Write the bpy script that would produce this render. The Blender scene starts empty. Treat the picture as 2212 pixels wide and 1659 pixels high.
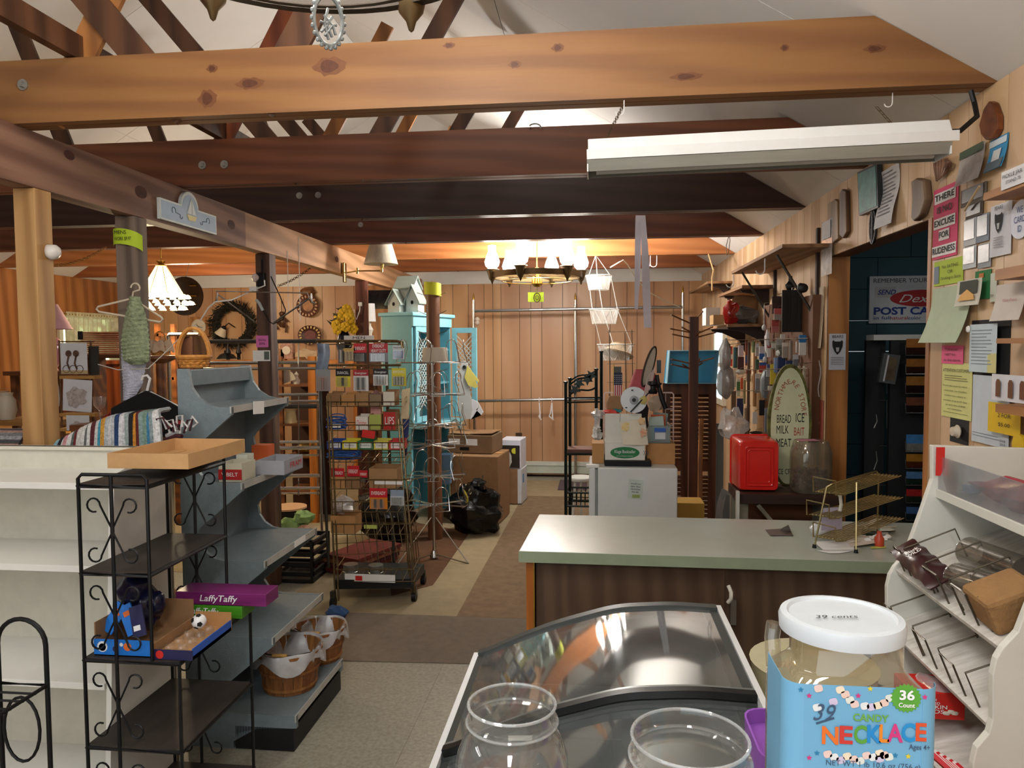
import bpy,math,random
from math import sin,cos,pi,radians
from mathutils import Vector as V,Matrix
C = bpy.context.scene.collection
SC = bpy.context.scene
R = random.Random(7)
# ------------------------------------------------------------------ camera, world, big lights, exposure
H = 1.65                                            # eye height
AX = V((0.99380,-0.00045,0.11116)); AY = V((0.11103,0.05241,-0.99243)); AZ = V((-0.00538,0.99863,0.05214))
FPX = 1600.0
cam = bpy.data.objects.new('camera',bpy.data.cameras.new('camera')); C.objects.link(cam)
cam.data.sensor_width = 36; cam.data.lens = FPX / 2212 * 36; cam.data.clip_start = .02
m3 = Matrix((AX,AY,AZ)).to_4x4(); m3.translation = V((0,0,H)); cam.matrix_world = m3
SC.camera = cam
SC.view_settings.view_transform = 'Standard'; SC.view_settings.look = 'None'
SC.view_settings.gamma = 1; SC.view_settings.use_curve_mapping = False; SC.view_settings.exposure = 0.35
wd = bpy.data.worlds.new('daylight'); SC.world = wd; wd.use_nodes = True
wd.node_tree.nodes['Background'].inputs[0].default_value = (.86,.93,1,1); wd.node_tree.nodes['Background'].inputs[1].default_value = .50
def lamp(name,kind,loc,power,col,size=.05,rot=None,sy=None):
    d = bpy.data.lights.new(name,kind); d.energy = power; d.color = col
    if kind == 'POINT': d.shadow_soft_size = size
    if kind == 'AREA':
        d.size = size
        if sy: d.shape = 'RECTANGLE'; d.size_y = sy
    o = bpy.data.objects.new(name,d); C.objects.link(o); o.location = loc
    if rot: o.rotation_euler = rot
    return o
# daylight from the shop front windows behind the camera, and from windows in the right and left walls
lamp('shop_front_daylight','AREA',(-1.6,-1.75,1.55),22,(.92,.97,1),4.4,(radians(84),0,0),1.6)
# added lamps standing in for unseen overhead fixtures (behind and above the camera)
lamp('front_overhead_fill','AREA',(-.1,-.8,2.42),34,(.97,.98,1),.25,(0,0,0),1.2)
lamp('left_overhead_fill','AREA',(-2.9,.6,2.42),14,(.97,.98,1),.25,(0,0,0),1.2)
lamp('roof_fill_light','POINT',(-1.2,.2,3.2),26,(1,.96,.9),.2)  # added lamp brightening the roof space, no fixture behind it

def P(px,py,x=None,y=None,z=None):              # a measured pixel, carried out to the plane it lies on
    c = V(((px - 1106) / FPX,-(py - 829.5) / FPX,-1))
    d = V((AX.dot(c),AY.dot(c),AZ.dot(c)))
    t = y / d.y if y is not None else x / d.x if x is not None else (z - H) / d.z
    return V((d.x * t,d.y * t,H + d.z * t))

# ------------------------------------------------------------------ materials
def lin(h):
    if not isinstance(h,str): return tuple(h) + (1,) if len(h) == 3 else h
    h = h.lstrip('#'); v = [int(h[i:i + 2],16) / 255 for i in (0,2,4)]
    return tuple(c / 12.92 if c <= .04045 else ((c + .055) / 1.055) ** 2.4 for c in v) + (1,)
_mc = {}
def mat(name,col='#888888',rough=.6,metal=0,var=.12,scale=12,bump=0,bscale=None,stretch=(1,1,1),col2=None,
        trans=0,alpha=1,emit=0,ecol=None,island=0,spec=.5,rings=0,ior=1.45,coat=0,bands=0):
    if name in _mc: return _mc[name]
    m = bpy.data.materials.new(name); m.use_nodes = True; nt = m.node_tree; b = nt.nodes['Principled BSDF']
    N = nt.nodes.new; L = nt.links.new
    c = lin(col); b.inputs['Roughness'].default_value = rough; b.inputs['Metallic'].default_value = metal
    b.inputs['Specular IOR Level'].default_value = spec; b.inputs['IOR'].default_value = ior
    if coat: b.inputs['Coat Weight'].default_value = coat; b.inputs['Coat Roughness'].default_value = .12
    tc = N('ShaderNodeTexCoord'); mp = N('ShaderNodeMapping'); L(tc.outputs['Object'],mp.inputs[0])
    mp.inputs['Scale'].default_value = stretch
    vec = mp.outputs[0]
    c2 = lin(col2) if col2 else tuple(max(0,x * (1 - 2.2 * var)) for x in c[:3]) + (1,)
    nz = N('ShaderNodeTexNoise'); nz.inputs['Scale'].default_value = scale; nz.inputs['Detail'].default_value = 6
    nz.inputs['Roughness'].default_value = .65; L(vec,nz.inputs[0])
    fac = nz.outputs[0]
    if rings:
        wv = N('ShaderNodeTexWave'); wv.wave_type = 'BANDS'; wv.bands_direction = 'DIAGONAL'
        wv.inputs['Scale'].default_value = rings; wv.inputs['Distortion'].default_value = 5; wv.inputs['Detail'].default_value = 3
        wv.inputs['Detail Scale'].default_value = 1.2; L(vec,wv.inputs[0])
        mx = N('ShaderNodeMath'); mx.operation = 'MULTIPLY_ADD'; mx.inputs[1].default_value = .45; L(wv.outputs['Fac'],mx.inputs[0])
        hf = N('ShaderNodeMath'); hf.operation = 'MULTIPLY'; hf.inputs[1].default_value = .6; L(nz.outputs[0],hf.inputs[0]); L(hf.outputs[0],mx.inputs[2]); fac = mx.outputs[0]
    rp = N('ShaderNodeValToRGB'); rp.color_ramp.elements[0].position = .3; rp.color_ramp.elements[1].position = .72
    rp.color_ramp.elements[0].color = c2; rp.color_ramp.elements[1].color = c
    L(fac,rp.inputs[0]); out = rp.outputs[0]
    if island:
        g = N('ShaderNodeNewGeometry'); hs = N('ShaderNodeHueSaturation'); mr = N('ShaderNodeMapRange')
        mr.inputs[3].default_value = 1 - island; mr.inputs[4].default_value = 1 + island * .6
        L(g.outputs['Random Per Island'],mr.inputs[0]); L(mr.outputs[0],hs.inputs['Value']); L(out,hs.inputs['Color'])
        m2 = N('ShaderNodeMapRange'); m2.inputs[3].default_value = .5 - island * .04; m2.inputs[4].default_value = .5 + island * .04
        L(g.outputs['Random Per Island'],m2.inputs[0]); L(m2.outputs[0],hs.inputs['Hue']); out = hs.outputs[0]
    L(out,b.inputs['Base Color'])
    if bump:
        bn = N('ShaderNodeTexNoise'); bn.inputs['Scale'].default_value = bscale or scale * 6; bn.inputs['Detail'].default_value = 4; L(vec,bn.inputs[0])
        bp = N('ShaderNodeBump'); bp.inputs['Strength'].default_value = bump; bp.inputs['Distance'].default_value = .01
        L(bn.outputs[0],bp.inputs['Height']); L(bp.outputs[0],b.inputs['Normal'])
    if trans: b.inputs['Transmission Weight'].default_value = trans
    if alpha < 1: b.inputs['Alpha'].default_value = alpha
    if emit: b.inputs['Emission Color'].default_value = lin(ecol or col); b.inputs['Emission Strength'].default_value = emit
    _mc[name] = m; return m
def wood(name,c='#7a4824',c2='#563018',ax='x',rough=.5,rings=3.5,sc=3,island=0,coat=0,bump=.05):
    s = {'x': (.12,1.6,1.6),'y': (1.6,.12,1.6),'z': (1.6,1.6,.12)}[ax]
    return mat(name,c,rough,0,.2,sc * 2,bump,60,s,c2,rings=rings,island=island,coat=coat)
def plain(h,rough=.6,**k): return mat('paint_' + h.lstrip('#') + '_%d' % (rough * 100) + ''.join('%s%s' % i for i in sorted(k.items())),h,rough,var=.06,**k)
def clearmat(name,tint='#ffffff',mix=.12,rough=.05,haze=0.0,hcol='#ffffff'):     # thin clear plastic / glass: see-through with a glossy skin
    if name in _mc: return _mc[name]
    m = bpy.data.materials.new(name); m.use_nodes = True; nt = m.node_tree; N = nt.nodes.new; L = nt.links.new
    nt.nodes.remove(nt.nodes['Principled BSDF']); out = nt.nodes['Material Output']
    t = N('ShaderNodeBsdfTransparent'); t.inputs[0].default_value = lin(tint)
    g = N('ShaderNodeBsdfGlossy'); g.inputs['Roughness'].default_value = rough; g.inputs[0].default_value = (1,1,1,1)
    fr = N('ShaderNodeLayerWeight'); fr.inputs[0].default_value = .5; pw = N('ShaderNodeMath'); pw.operation = 'POWER'; pw.inputs[1].default_value = 3.2; L(fr.outputs['Facing'],pw.inputs[0])
    ad = N('ShaderNodeMath'); ad.operation = 'MULTIPLY_ADD'; ad.inputs[1].default_value = .75; ad.inputs[2].default_value = mix; ad.use_clamp = True
    L(pw.outputs[0],ad.inputs[0])
    mx = N('ShaderNodeMixShader'); L(ad.outputs[0],mx.inputs[0]); L(t.outputs[0],mx.inputs[1]); L(g.outputs[0],mx.inputs[2]); last = mx.outputs[0]
    if haze:
        d = N('ShaderNodeBsdfDiffuse'); nz = N('ShaderNodeTexNoise'); nz.inputs['Scale'].default_value = 9; nz.inputs['Detail'].default_value = 4
        d.inputs[0].default_value = lin(hcol); tc = N('ShaderNodeTexCoord'); L(tc.outputs['Object'],nz.inputs[0])
        mr = N('ShaderNodeMapRange'); mr.inputs[1].default_value = .3; mr.inputs[2].default_value = .75; mr.inputs[3].default_value = haze * .5; mr.inputs[4].default_value = haze * 1.5
        L(nz.outputs[0],mr.inputs[0]); m2 = N('ShaderNodeMixShader'); L(mr.outputs[0],m2.inputs[0]); L(last,m2.inputs[1]); L(d.outputs[0],m2.inputs[2]); last = m2.outputs[0]
    L(last,out.inputs[0]); _mc[name] = m; return m

# ------------------------------------------------------------------ mesh building
class MB:
    def __init__(s): s.v = []; s.f = []; s.mi = []; s.sm = []
    def add(s,vs,fs,mi=0,sm=False):
        n = len(s.v); s.v += [V(p) for p in vs]
        for f in fs: s.f.append([i + n for i in f]); s.mi.append(mi); s.sm.append(sm)
        return s
    def fr(s,o,U,W,N,poly,a,b,mi=0):         # polygon in the plane o + u U + w W, thickened from a to b along N
        o,U,W,N = V(o),V(U),V(W),V(N); n = len(poly)
        vs = [o + U * p[0] + W * p[1] + N * a for p in poly] + [o + U * p[0] + W * p[1] + N * b for p in poly]
        fs = [list(range(n))[::-1],list(range(n,2 * n))] + [[i,(i + 1) % n,n + (i + 1) % n,n + i] for i in range(n)]
        return s.add(vs,fs,mi)
    def bx(s,x0,x1,y0,y1,z0,z1,mi=0):
        vs = [(x0,y0,z0),(x1,y0,z0),(x1,y1,z0),(x0,y1,z0),(x0,y0,z1),(x1,y0,z1),(x1,y1,z1),(x0,y1,z1)]
        return s.add(vs,[(3,2,1,0),(4,5,6,7),(0,1,5,4),(1,2,6,5),(2,3,7,6),(3,0,4,7)],mi)
    def box(s,c,d,rz=0,M=None,mi=0):
        M = M or Matrix.Rotation(rz,3,'Z'); c = V(c); n = len(s.v)
        s.bx(-d[0] / 2,d[0] / 2,-d[1] / 2,d[1] / 2,-d[2] / 2,d[2] / 2,mi)
        for i in range(n,len(s.v)): s.v[i] = c + M @ s.v[i]
        return s
    def bar(s,p0,p1,w,t,up=(0,0,1),mi=0):    # rectangular bar; w along side, t along up
        p0,p1 = V(p0),V(p1); d = (p1 - p0).normalized(); u = V(up); sd = d.cross(u).normalized(); u = sd.cross(d)
        vs = [p + sd * a * w / 2 + u * b * t / 2 for p in (p0,p1) for a,b in ((-1,-1),(1,-1),(1,1),(-1,1))]
        return s.add(vs,[(3,2,1,0),(4,5,6,7),(0,1,5,4),(1,2,6,5),(2,3,7,6),(3,0,4,7)],mi)
    def tube(s,pts,r,n=6,closed=False,mi=0):
        pts = [V(p) for p in pts]; k = len(pts); rs = r if isinstance(r,(list,tuple)) else [r] * k
        vs = []; prev = None
        for i,p in enumerate(pts):
            a = pts[i - 1] if (i or closed) else p; b = pts[(i + 1) % k] if (i < k - 1 or closed) else p
            d = (b - a); d = d.normalized() if d.length else V((0,0,1))
            if prev is None:
                u = d.cross(V((0,0,1)));
                if u.length < .05: u = d.cross(V((1,0,0)))
            else: u = prev - d * prev.dot(d)
            if u.length < 1e-6: u = d.orthogonal()
            u.normalize(); w = d.cross(u); prev = u
            vs += [p + (u * cos(2 * pi * j / n) + w * sin(2 * pi * j / n)) * rs[i] for j in range(n)]
        fs = []
        for i in range(k if closed else k - 1):
            q = (i + 1) % k
            fs += [(i * n + j,i * n + (j + 1) % n,q * n + (j + 1) % n,q * n + j) for j in range(n)]
        if not closed: fs += [tuple(range(n))[::-1],tuple(range((k - 1) * n,k * n))]
        return s.add(vs,fs,mi,True)
    def cyl(s,p0,p1,r0,r1=None,n=14,mi=0): return s.tube([p0,p1],[r0,r0 if r1 is None else r1],n,mi=mi)
    def lathe(s,c,prof,n=24,sq=None,mi=0,sx=1,sy=1,M=None,sup=0,rot=0):
        c = V(c); vs = []
        for r,z in prof:
            for j in range(n):
                a = 2 * pi * j / n + rot; k = 1
                if sup: k = 1 / max(abs(cos(a)) ** sup + abs(sin(a)) ** sup,1e-6) ** (1 / sup)
                p = V((r * k * cos(a) * sx,r * k * sin(a) * sy,z)); vs.append(c + (M @ p if M else p))
        fs = [(i * n + j,i * n + (j + 1) % n,(i + 1) * n + (j + 1) % n,(i + 1) * n + j) for i in range(len(prof) - 1) for j in range(n)]
        if prof[0][0] > 1e-5: pass
        return s.add(vs,fs,mi,True)
    def disc(s,c,r,n=24,mi=0,M=None,sup=0,sx=1,sy=1,t=.002):
        return s.lathe(c,[(.0001,0),(r,0),(r,t),(.0001,t)],n,mi=mi,M=M,sup=sup,sx=sx,sy=sy)
    def blob(s,c,r,n=14,amp=.12,seed=1,freq=2.2,mi=0,flat=None,M=None):
        rr = random.Random(seed); ph = [rr.uniform(0,6.3) for _ in range(9)]; c = V(c); vs = []
        k = n // 2 + 1
        for i in range(k + 1):
            th = pi * i / k
            for j in range(n):
                a = 2 * pi * j / n; d = V((sin(th) * cos(a),sin(th) * sin(a),cos(th)))
                g = 1 + amp * (sin(d.x * freq * 2 + ph[0]) * sin(d.y * freq * 2.3 + ph[1]) + .7 * sin(d.z * freq * 3 + ph[2] + d.x * 3) + .5 * sin(a * 3 * freq / 2 + ph[3]) * sin(th) )
                p = V((d.x * r[0] * g,d.y * r[1] * g,d.z * r[2] * g))
                if flat is not None: p.z = max(p.z,flat)
                vs.append(c + (M @ p if M else p))
        fs = [(i * n + j,i * n + (j + 1) % n,(i + 1) * n + (j + 1) % n,(i + 1) * n + j) for i in range(k) for j in range(n)]
        return s.add(vs,fs,mi,True)
    def sheet(s,fn,nu,nv,t=.0012,mi=0,mifn=None):   # fn(u,v)->point, given a small thickness
        g = [[V(fn(i / nu,j / nv)) for j in range(nv + 1)] for i in range(nu + 1)]; vs = []
        for sg in (0,1):
            for i in range(nu + 1):
                for j in range(nv + 1):
                    du = g[min(i + 1,nu)][j] - g[max(i - 1,0)][j]; dv = g[i][min(j + 1,nv)] - g[i][max(j - 1,0)]
                    nn = du.cross(dv); nn = nn.normalized() if nn.length > 1e-9 else V((0,0,1))
                    vs.append(g[i][j] + nn * (t if sg else 0))
        w = nv + 1; o = (nu + 1) * w; n0 = len(s.v); s.v += vs
        for i in range(nu):
            for j in range(nv):
                q = [i * w + j,(i + 1) * w + j,(i + 1) * w + j + 1,i * w + j + 1]; k = mifn((i + .5) / nu,(j + .5) / nv) if mifn else mi
                s.f += [[a + n0 for a in q][::-1],[a + o + n0 for a in q]]; s.mi += [k,k]; s.sm += [True,True]
        ed = [i * w for i in range(nu + 1)] + [nu * w + j for j in range(1,w)] + [i * w + nv for i in range(nu - 1,-1,-1)] + [j for j in range(nv - 1,0,-1)]
        for a,b in zip(ed,ed[1:] + ed[:1]): s.f.append([a + n0,b + n0,b + o + n0,a + o + n0][::1]); s.mi.append(mifn(.5,.5) if mifn else mi); s.sm.append(False)
        return s
    def build(s,name,m,parent=None,bevel=0,sub=0,label=None):
        me = bpy.data.meshes.new(name); o = bpy.data.objects.new(name,me); C.objects.link(o)
        if parent is not None:
            w = V(parent.get('_w',(0,0,0))); org = V(w); o.parent = parent; o.location = (0,0,0); o['_w'] = list(w)
        else:
            xs = [p.x for p in s.v]; ys = [p.y for p in s.v]; zs = [p.z for p in s.v]
            org = V(((min(xs) + max(xs)) / 2,(min(ys) + max(ys)) / 2,min(zs))); o.location = org; o['_w'] = list(org)
        me.from_pydata([p - org for p in s.v],[],s.f)
        for x in (m if isinstance(m,(list,tuple)) else [m]): me.materials.append(x)
        me.polygons.foreach_set('material_index',s.mi); me.polygons.foreach_set('use_smooth',s.sm)
        me.validate(); me.update()
        if any(s.sm): me.set_sharp_from_angle(angle=radians(42))
        if bevel:
            b = o.modifiers.new('bevel','BEVEL'); b.width = bevel; b.segments = 2; b.limit_method = 'ANGLE'
        if sub: d = o.modifiers.new('sub','SUBSURF'); d.levels = d.render_levels = sub
        if label: o['label'] = label
        return o
def tag(o,label,cat,group=None,kind=None):
    if label: o['label'] = label
    if cat: o['category'] = cat
    if group: o['group'] = group
    if kind: o['kind'] = kind
    return o
def T(name,label,cat,loc,group=None):             # an Empty at the thing's base
    o = bpy.data.objects.new(name,None); C.objects.link(o); o.location = loc; o['_w'] = list(loc); o.empty_display_size = .05
    return tag(o,label,cat,group)
def S(name,mb,m,label,cat,group=None,bevel=0,sub=0): return tag(mb.build(name,m,None,bevel,sub),label,cat,group)
def struct(name,mb,m,bevel=0): o = mb.build(name,m,None,bevel); o['kind'] = 'structure'; return o
def dup(o,loc,rz=0,label=None,group=None,parent=None):
    c = o.copy(); C.objects.link(c)
    if parent is None:
        c.location = loc; c.rotation_euler.z = rz
        if label: c['label'] = label
        if group: c['group'] = group
    else: c.parent = parent
    for k in [k for k in o.children]: dup(k,None,parent=c)
    return c
def text(parent,s,o,U,W,h,m,name='lettering',align='C',width=None,shear=0,bold=0,space=1):
    """lettering with its centre (or left end) at o, running along U with up W; h = cap height"""
    cu = bpy.data.curves.new('t','FONT'); cu.body = s; cu.size = 1; cu.align_x = {'C': 'CENTER','L': 'LEFT'}[align]; cu.align_y = 'CENTER'
    cu.shear = shear; cu.offset = bold; cu.extrude = 0; cu.resolution_u = 3; cu.space_line = space
    ob = bpy.data.objects.new('t',cu); me = bpy.data.meshes.new_from_object(ob); me.name = name
    xs = [v.co.x for v in me.vertices] or [0,1]; ln = s.count('\n') + 1
    k = h / .70; kx = k
    if width: kx = width / max(max(xs) - min(xs),1e-4)
    U = V(U).normalized(); W = V(W).normalized(); N = U.cross(W); w = V(parent.get('_w',(0,0,0))); o = V(o)
    for v in me.vertices: v.co = o + U * v.co.x * kx + W * v.co.y * k + N * .0007 - w
    me.materials.append(m); r = bpy.data.objects.new(name,me); C.objects.link(r); r.parent = parent; r['_w'] = list(w)
    bpy.data.objects.remove(ob); bpy.data.curves.remove(cu); return r
XA,YA,ZA = V((1,0,0)),V((0,1,0)),V((0,0,1))
def arc(c,r,a0,a1,n,U=XA,W=ZA,r2=None):
    return [V(c) + V(U) * r * cos(a0 + (a1 - a0) * i / n) + V(W) * (r2 or r) * sin(a0 + (a1 - a0) * i / n) for i in range(n + 1)]
# ================================================================== the setting
XR,XL,YB,YF,ZT = 1.30,-6.19,9.25,-2.0,2.49        # right wall, left wall, back wall, front wall, top of side walls
XM = (XR + XL) / 2; SL = .60; ZR = ZT + (XR - XM) * SL
panel = wood('honey_panelling','#c79e78','#bd9069','z',.32,1.2,1.5,island=.13)
panel2 = wood('orange_panelling','#a86c3c','#86502a','z',.4,2.2,2.2,island=.16)
pine = wood('pale_pine_boards','#cbac8b','#ba9871','z',.5,1.5,1.8,island=.10)
white_dry = mat('ceiling_drywall','#dcdad6',.85,var=.03,scale=1.5)
floor_m = mat('speckled_vinyl_tile','#a39a86',.45,var=.16,scale=55,bump=.03,col2='#8a7f69')
dark_gap = plain('#2a1a10',.8)
m = MB()
for i in range(13):
    for j in range(19):
        x = XL + .6 * i + .01; y = -2 + .61 * j
        m.bx(x,x + .599,y,y + .609,-.02,0)
floor = struct('floor',m,mat('speckled_vinyl_tile_i','#a6a293',.42,var=.2,scale=60,bump=.03,col2='#858070',island=.05))
struct('trim_1',MB().bx(XL,XR + 3,YF,YB,-.06,-.021),dark_gap)
def planks(m,o,U,W,N,length,z0,z1,rnd,lo=.10,hi=.26,gap=.005,ztop=None):
    x = 0
    while x < length - .01:
        w = min(rnd.uniform(lo,hi),length - x)
        m.fr(o,U,W,N,[(x,z0),(x + w - gap,z0),(x + w - gap,z1),(x,z1)],0,.012); x += w
rn = random.Random(3)
m = MB(); planks(m,(-2.26,YB,0),XA,ZA,-YA,XR + 2.26,.02,2.42,rn); planks(m,(XL,YB,0),XA,ZA,-YA,3.9,.02,2.42,rn)
struct('wall_back',m,panel)
struct('wall_back_core',MB().bx(XL,XR,YB + .001,YB + .1,0,ZT + 2.4),dark_gap)
# white strip and gable above the panelling
struct('trim_2',MB().fr((0,YB,0),XA,ZA,-YA,[(XL,2.42),(XR,2.42),(XR,ZT),(XM,ZR),(XL,ZT)],0,.02),white_dry)
m = MB(); planks(m,(XL,YB,0),-YA,ZA,XA,YB - YF,0,ZT,rn,.25,.5)
struct('wall_left',m,panel2)
struct('wall_left_core',MB().bx(XL - .1,XL - .001,YF,YB,0,ZT),dark_gap)
# right wall of pine boards with the opening to the dark back room
OY0,OY1,OZ = 3.06,4.30,2.13
m = MB()
for (a,b,z0,z1) in ((YB,OY1,0,ZT),(OY1,OY0,OZ,ZT),(OY0,YF,0,ZT)):
    planks(m,(XR,a,0),-YA,ZA,-XA,a - b,z0,z1,rn,.09,.2,.004)
struct('wall_right',m,pine)
m = MB().bx(XR + .001,XR + .1,OY1 + .016,YB,0,ZT).bx(XR + .001,XR + .1,OY0,OY1,OZ,ZT).bx(XR + .001,XR + .1,YF,OY0 - .031,0,ZT)
struct('wall_right_core',m,mat('brown_jamb','#6b4022',.6,var=.1,scale=8))
m = MB().bx(XR - .012,XR + .1,OY1,OY1 + .015,0,OZ).bx(XR - .016,XR + .1,OY0 - .03,OY0,0,OZ)
struct('trim_3',m,wood('jamb_wood','#b5793f','#8e5a2c','z'))
# front wall with the big shop windows (behind the camera)
m = MB().bx(XL,XR,YF - .1,YF,0,.75).bx(XL,-3.9,YF - .1,YF,.75,ZT).bx(.7,XR,YF - .1,YF,.75,ZT)
m.fr((0,YF,0),XA,ZA,-YA,[(XL,ZT - .1),(XR,ZT - .1),(XR,ZT),(XM,ZR),(XL,ZT)],0,.1)
struct('wall_front',m,panel)
# ceiling boards up both slopes
m = MB(); n = Matrix.Rotation
for k in range(10):
    y0 = YF + k * 1.22; y1 = min(y0 + 1.216,YB)
    for a,b in ((0,.5),(.5,1)):
        for sgn,xe in ((1,XR),(-1,XL)):
            q = lambda t: (xe + (XM - xe) * t,ZT + (ZR - ZT) * t)
            (xa,za),(xb,zb) = q(a),q(b - .0012)
            m.add([(xa,y0,za),(xb,y0,zb),(xb,y1,zb),(xa,y1,za),(xa,y0,za + .012),(xb,y0,zb + .012),(xb,y1,zb + .012),(xa,y1,za + .012)],
                  [(0,1,2,3),(7,6,5,4),(0,4,5,1),(1,5,6,2),(2,6,7,3),(3,7,4,0)])
struct('ceiling',m,white_dry)
m = MB()
for xe in (XR,XL): m.add([(xe,YF,ZT + .03),(XM,YF,ZR + .03),(XM,YB,ZR + .03),(xe,YB,ZT + .03)],[(0,1,2,3)])
struct('ceiling_core',m,dark_gap)
# back room seen through the opening
teal = mat('teal_block','#355a64',.7,var=.12,scale=5,bump=.1)
m = MB()
for r in range(13):
    for c in range(7):
        x = XR + .1 + c * .4 - (.2 if r % 2 else 0); m.bx(max(x,XR + .1),x + .396,5.0,5.1,r * .2,r * .2 + .196)
struct('wall_back_room',m,teal)
struct('wall_back_room_side',MB().bx(3.9,4.0,1.5,5.1,0,2.6).bx(XR + .1,4,1.4,1.5,0,2.6),plain('#39474b',.8))
struct('ceiling_back_room',MB().bx(XR + .1,4,1.4,5.1,2.5,2.6),plain('#3a3a3a',.9))
struct('floor_back_room',MB().bx(XR + .1,4,1.4,5.1,-.02,.0),plain('#55504a',.8))
# windows: left wall with a lace curtain, right wall far slit
glow = mat('daylight_outside','#dff0d8',.5,var=.25,scale=14,emit=1.6,ecol='#e4f2dc',col2='#7fa070')
def wnd(nm,o,U,w,z0,z1,N,gm=glow,sash=True):
    o = V(o); m = MB(); t = .06
    for a,b,c,d in ((-t,0,z0 - t,z1 + t),(w,w + t,z0 - t,z1 + t),(0,w,z0 - t,z0),(0,w,z1,z1 + t)) + (((0,w,(z0 + z1) / 2 - .02,(z0 + z1) / 2 + .02),) if sash else ()):
        m.fr(o,U,ZA,N,[(a,c),(b,c),(b,d),(a,d)],0,.035)
    f = m.build(nm,plain('#d9d3c0',.5)); f['kind'] = 'structure'
    g = MB().fr(o,U,ZA,N,[(0,z0),(w,z0),(w,z1),(0,z1)],.004,.008).build('pane',gm,f); return f
wnd('window_1',(XL + .013,8.95,0),-YA,.95,1.28,2.0,XA)
wnd('window_2',(XR - .013,8.02,0),-YA,.5,1.1,1.78,-XA,mat('bright_sky_outside','#d5ecf6',.5,var=.1,emit=2.2,ecol='#cfeaf5'))
# back door at the left of the back panelling with a dark transom box over it
d = MB().bx(-2.95,-2.27,YB - .035,YB - .013,.02,2.03).build('door_1',wood('door_wood','#a8703c','#8a5628','z',.4)); d['kind'] = 'structure'
MB().lathe((-2.33,YB - .07,1.0),[(.001,-.03),(.03,-.02),(.034,0),(.03,.02),(.001,.03)],12).build('knob',mat('brass','#c9a24a',.3,1),d)
m = MB()
for a,b,c,e in ((-3.04,-2.95,0,2.12),(-2.27,-2.18,0,2.42),(-2.95,-2.27,2.03,2.12),(-3.04,-2.27,2.36,2.42),(-3.04,-2.95,2.12,2.36)):
    m.bx(a,b,YB - .05,YB - .013,c,e)
struct('trim_4',m,wood('door_trim','#b57a45','#93602f','z',.4))
struct('window_3',MB().bx(-2.95,-2.27,YB - .02,YB - .0125,2.12,2.36),mat('dark_glass','#20222c',.1,var=.3,scale=9))
# ------------------------------------------------------------------ roof trusses, girder and posts
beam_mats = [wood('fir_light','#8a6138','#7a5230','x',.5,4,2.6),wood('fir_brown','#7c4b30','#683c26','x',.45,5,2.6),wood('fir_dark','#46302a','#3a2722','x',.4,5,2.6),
             wood('fir_brown_b','#6a4030','#573324','x',.45,5,2.6),wood('fir_red','#ae7040','#9c6033','x',.45,5,2.6),wood('fir_red_b','#96582f','#834a26','x',.45,5,2.6)]  # truss tones: stain differences, plus light and shade put into the colours
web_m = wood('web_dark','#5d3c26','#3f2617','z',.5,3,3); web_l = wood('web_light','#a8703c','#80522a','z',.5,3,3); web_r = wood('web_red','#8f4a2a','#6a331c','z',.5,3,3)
bolt_m = mat('zinc','#b8b8b4',.35,.9,var=.1)
ring_m = mat('knot_ring','#75492a',.5,var=.12,scale=60)
knot = mat('dark_knot','#5d3420',.5,var=.25,scale=70,col2='#4a2818')
TY = [2.60,3.69,4.79,5.93,7.10,8.25]; TWN = ['nearest','second','third, darkest','fourth','fifth','farthest']
TL = ['pale knotty timber roof truss nearest the camera, over the counter','brown roof truss just behind the hanging strip light','almost black roof truss over the middle of the shop',
      'dark brown roof truss in front of the lit chandelier','orange lit roof truss right behind the chandelier','reddish roof truss nearest the back wall']
CH = .235
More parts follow.
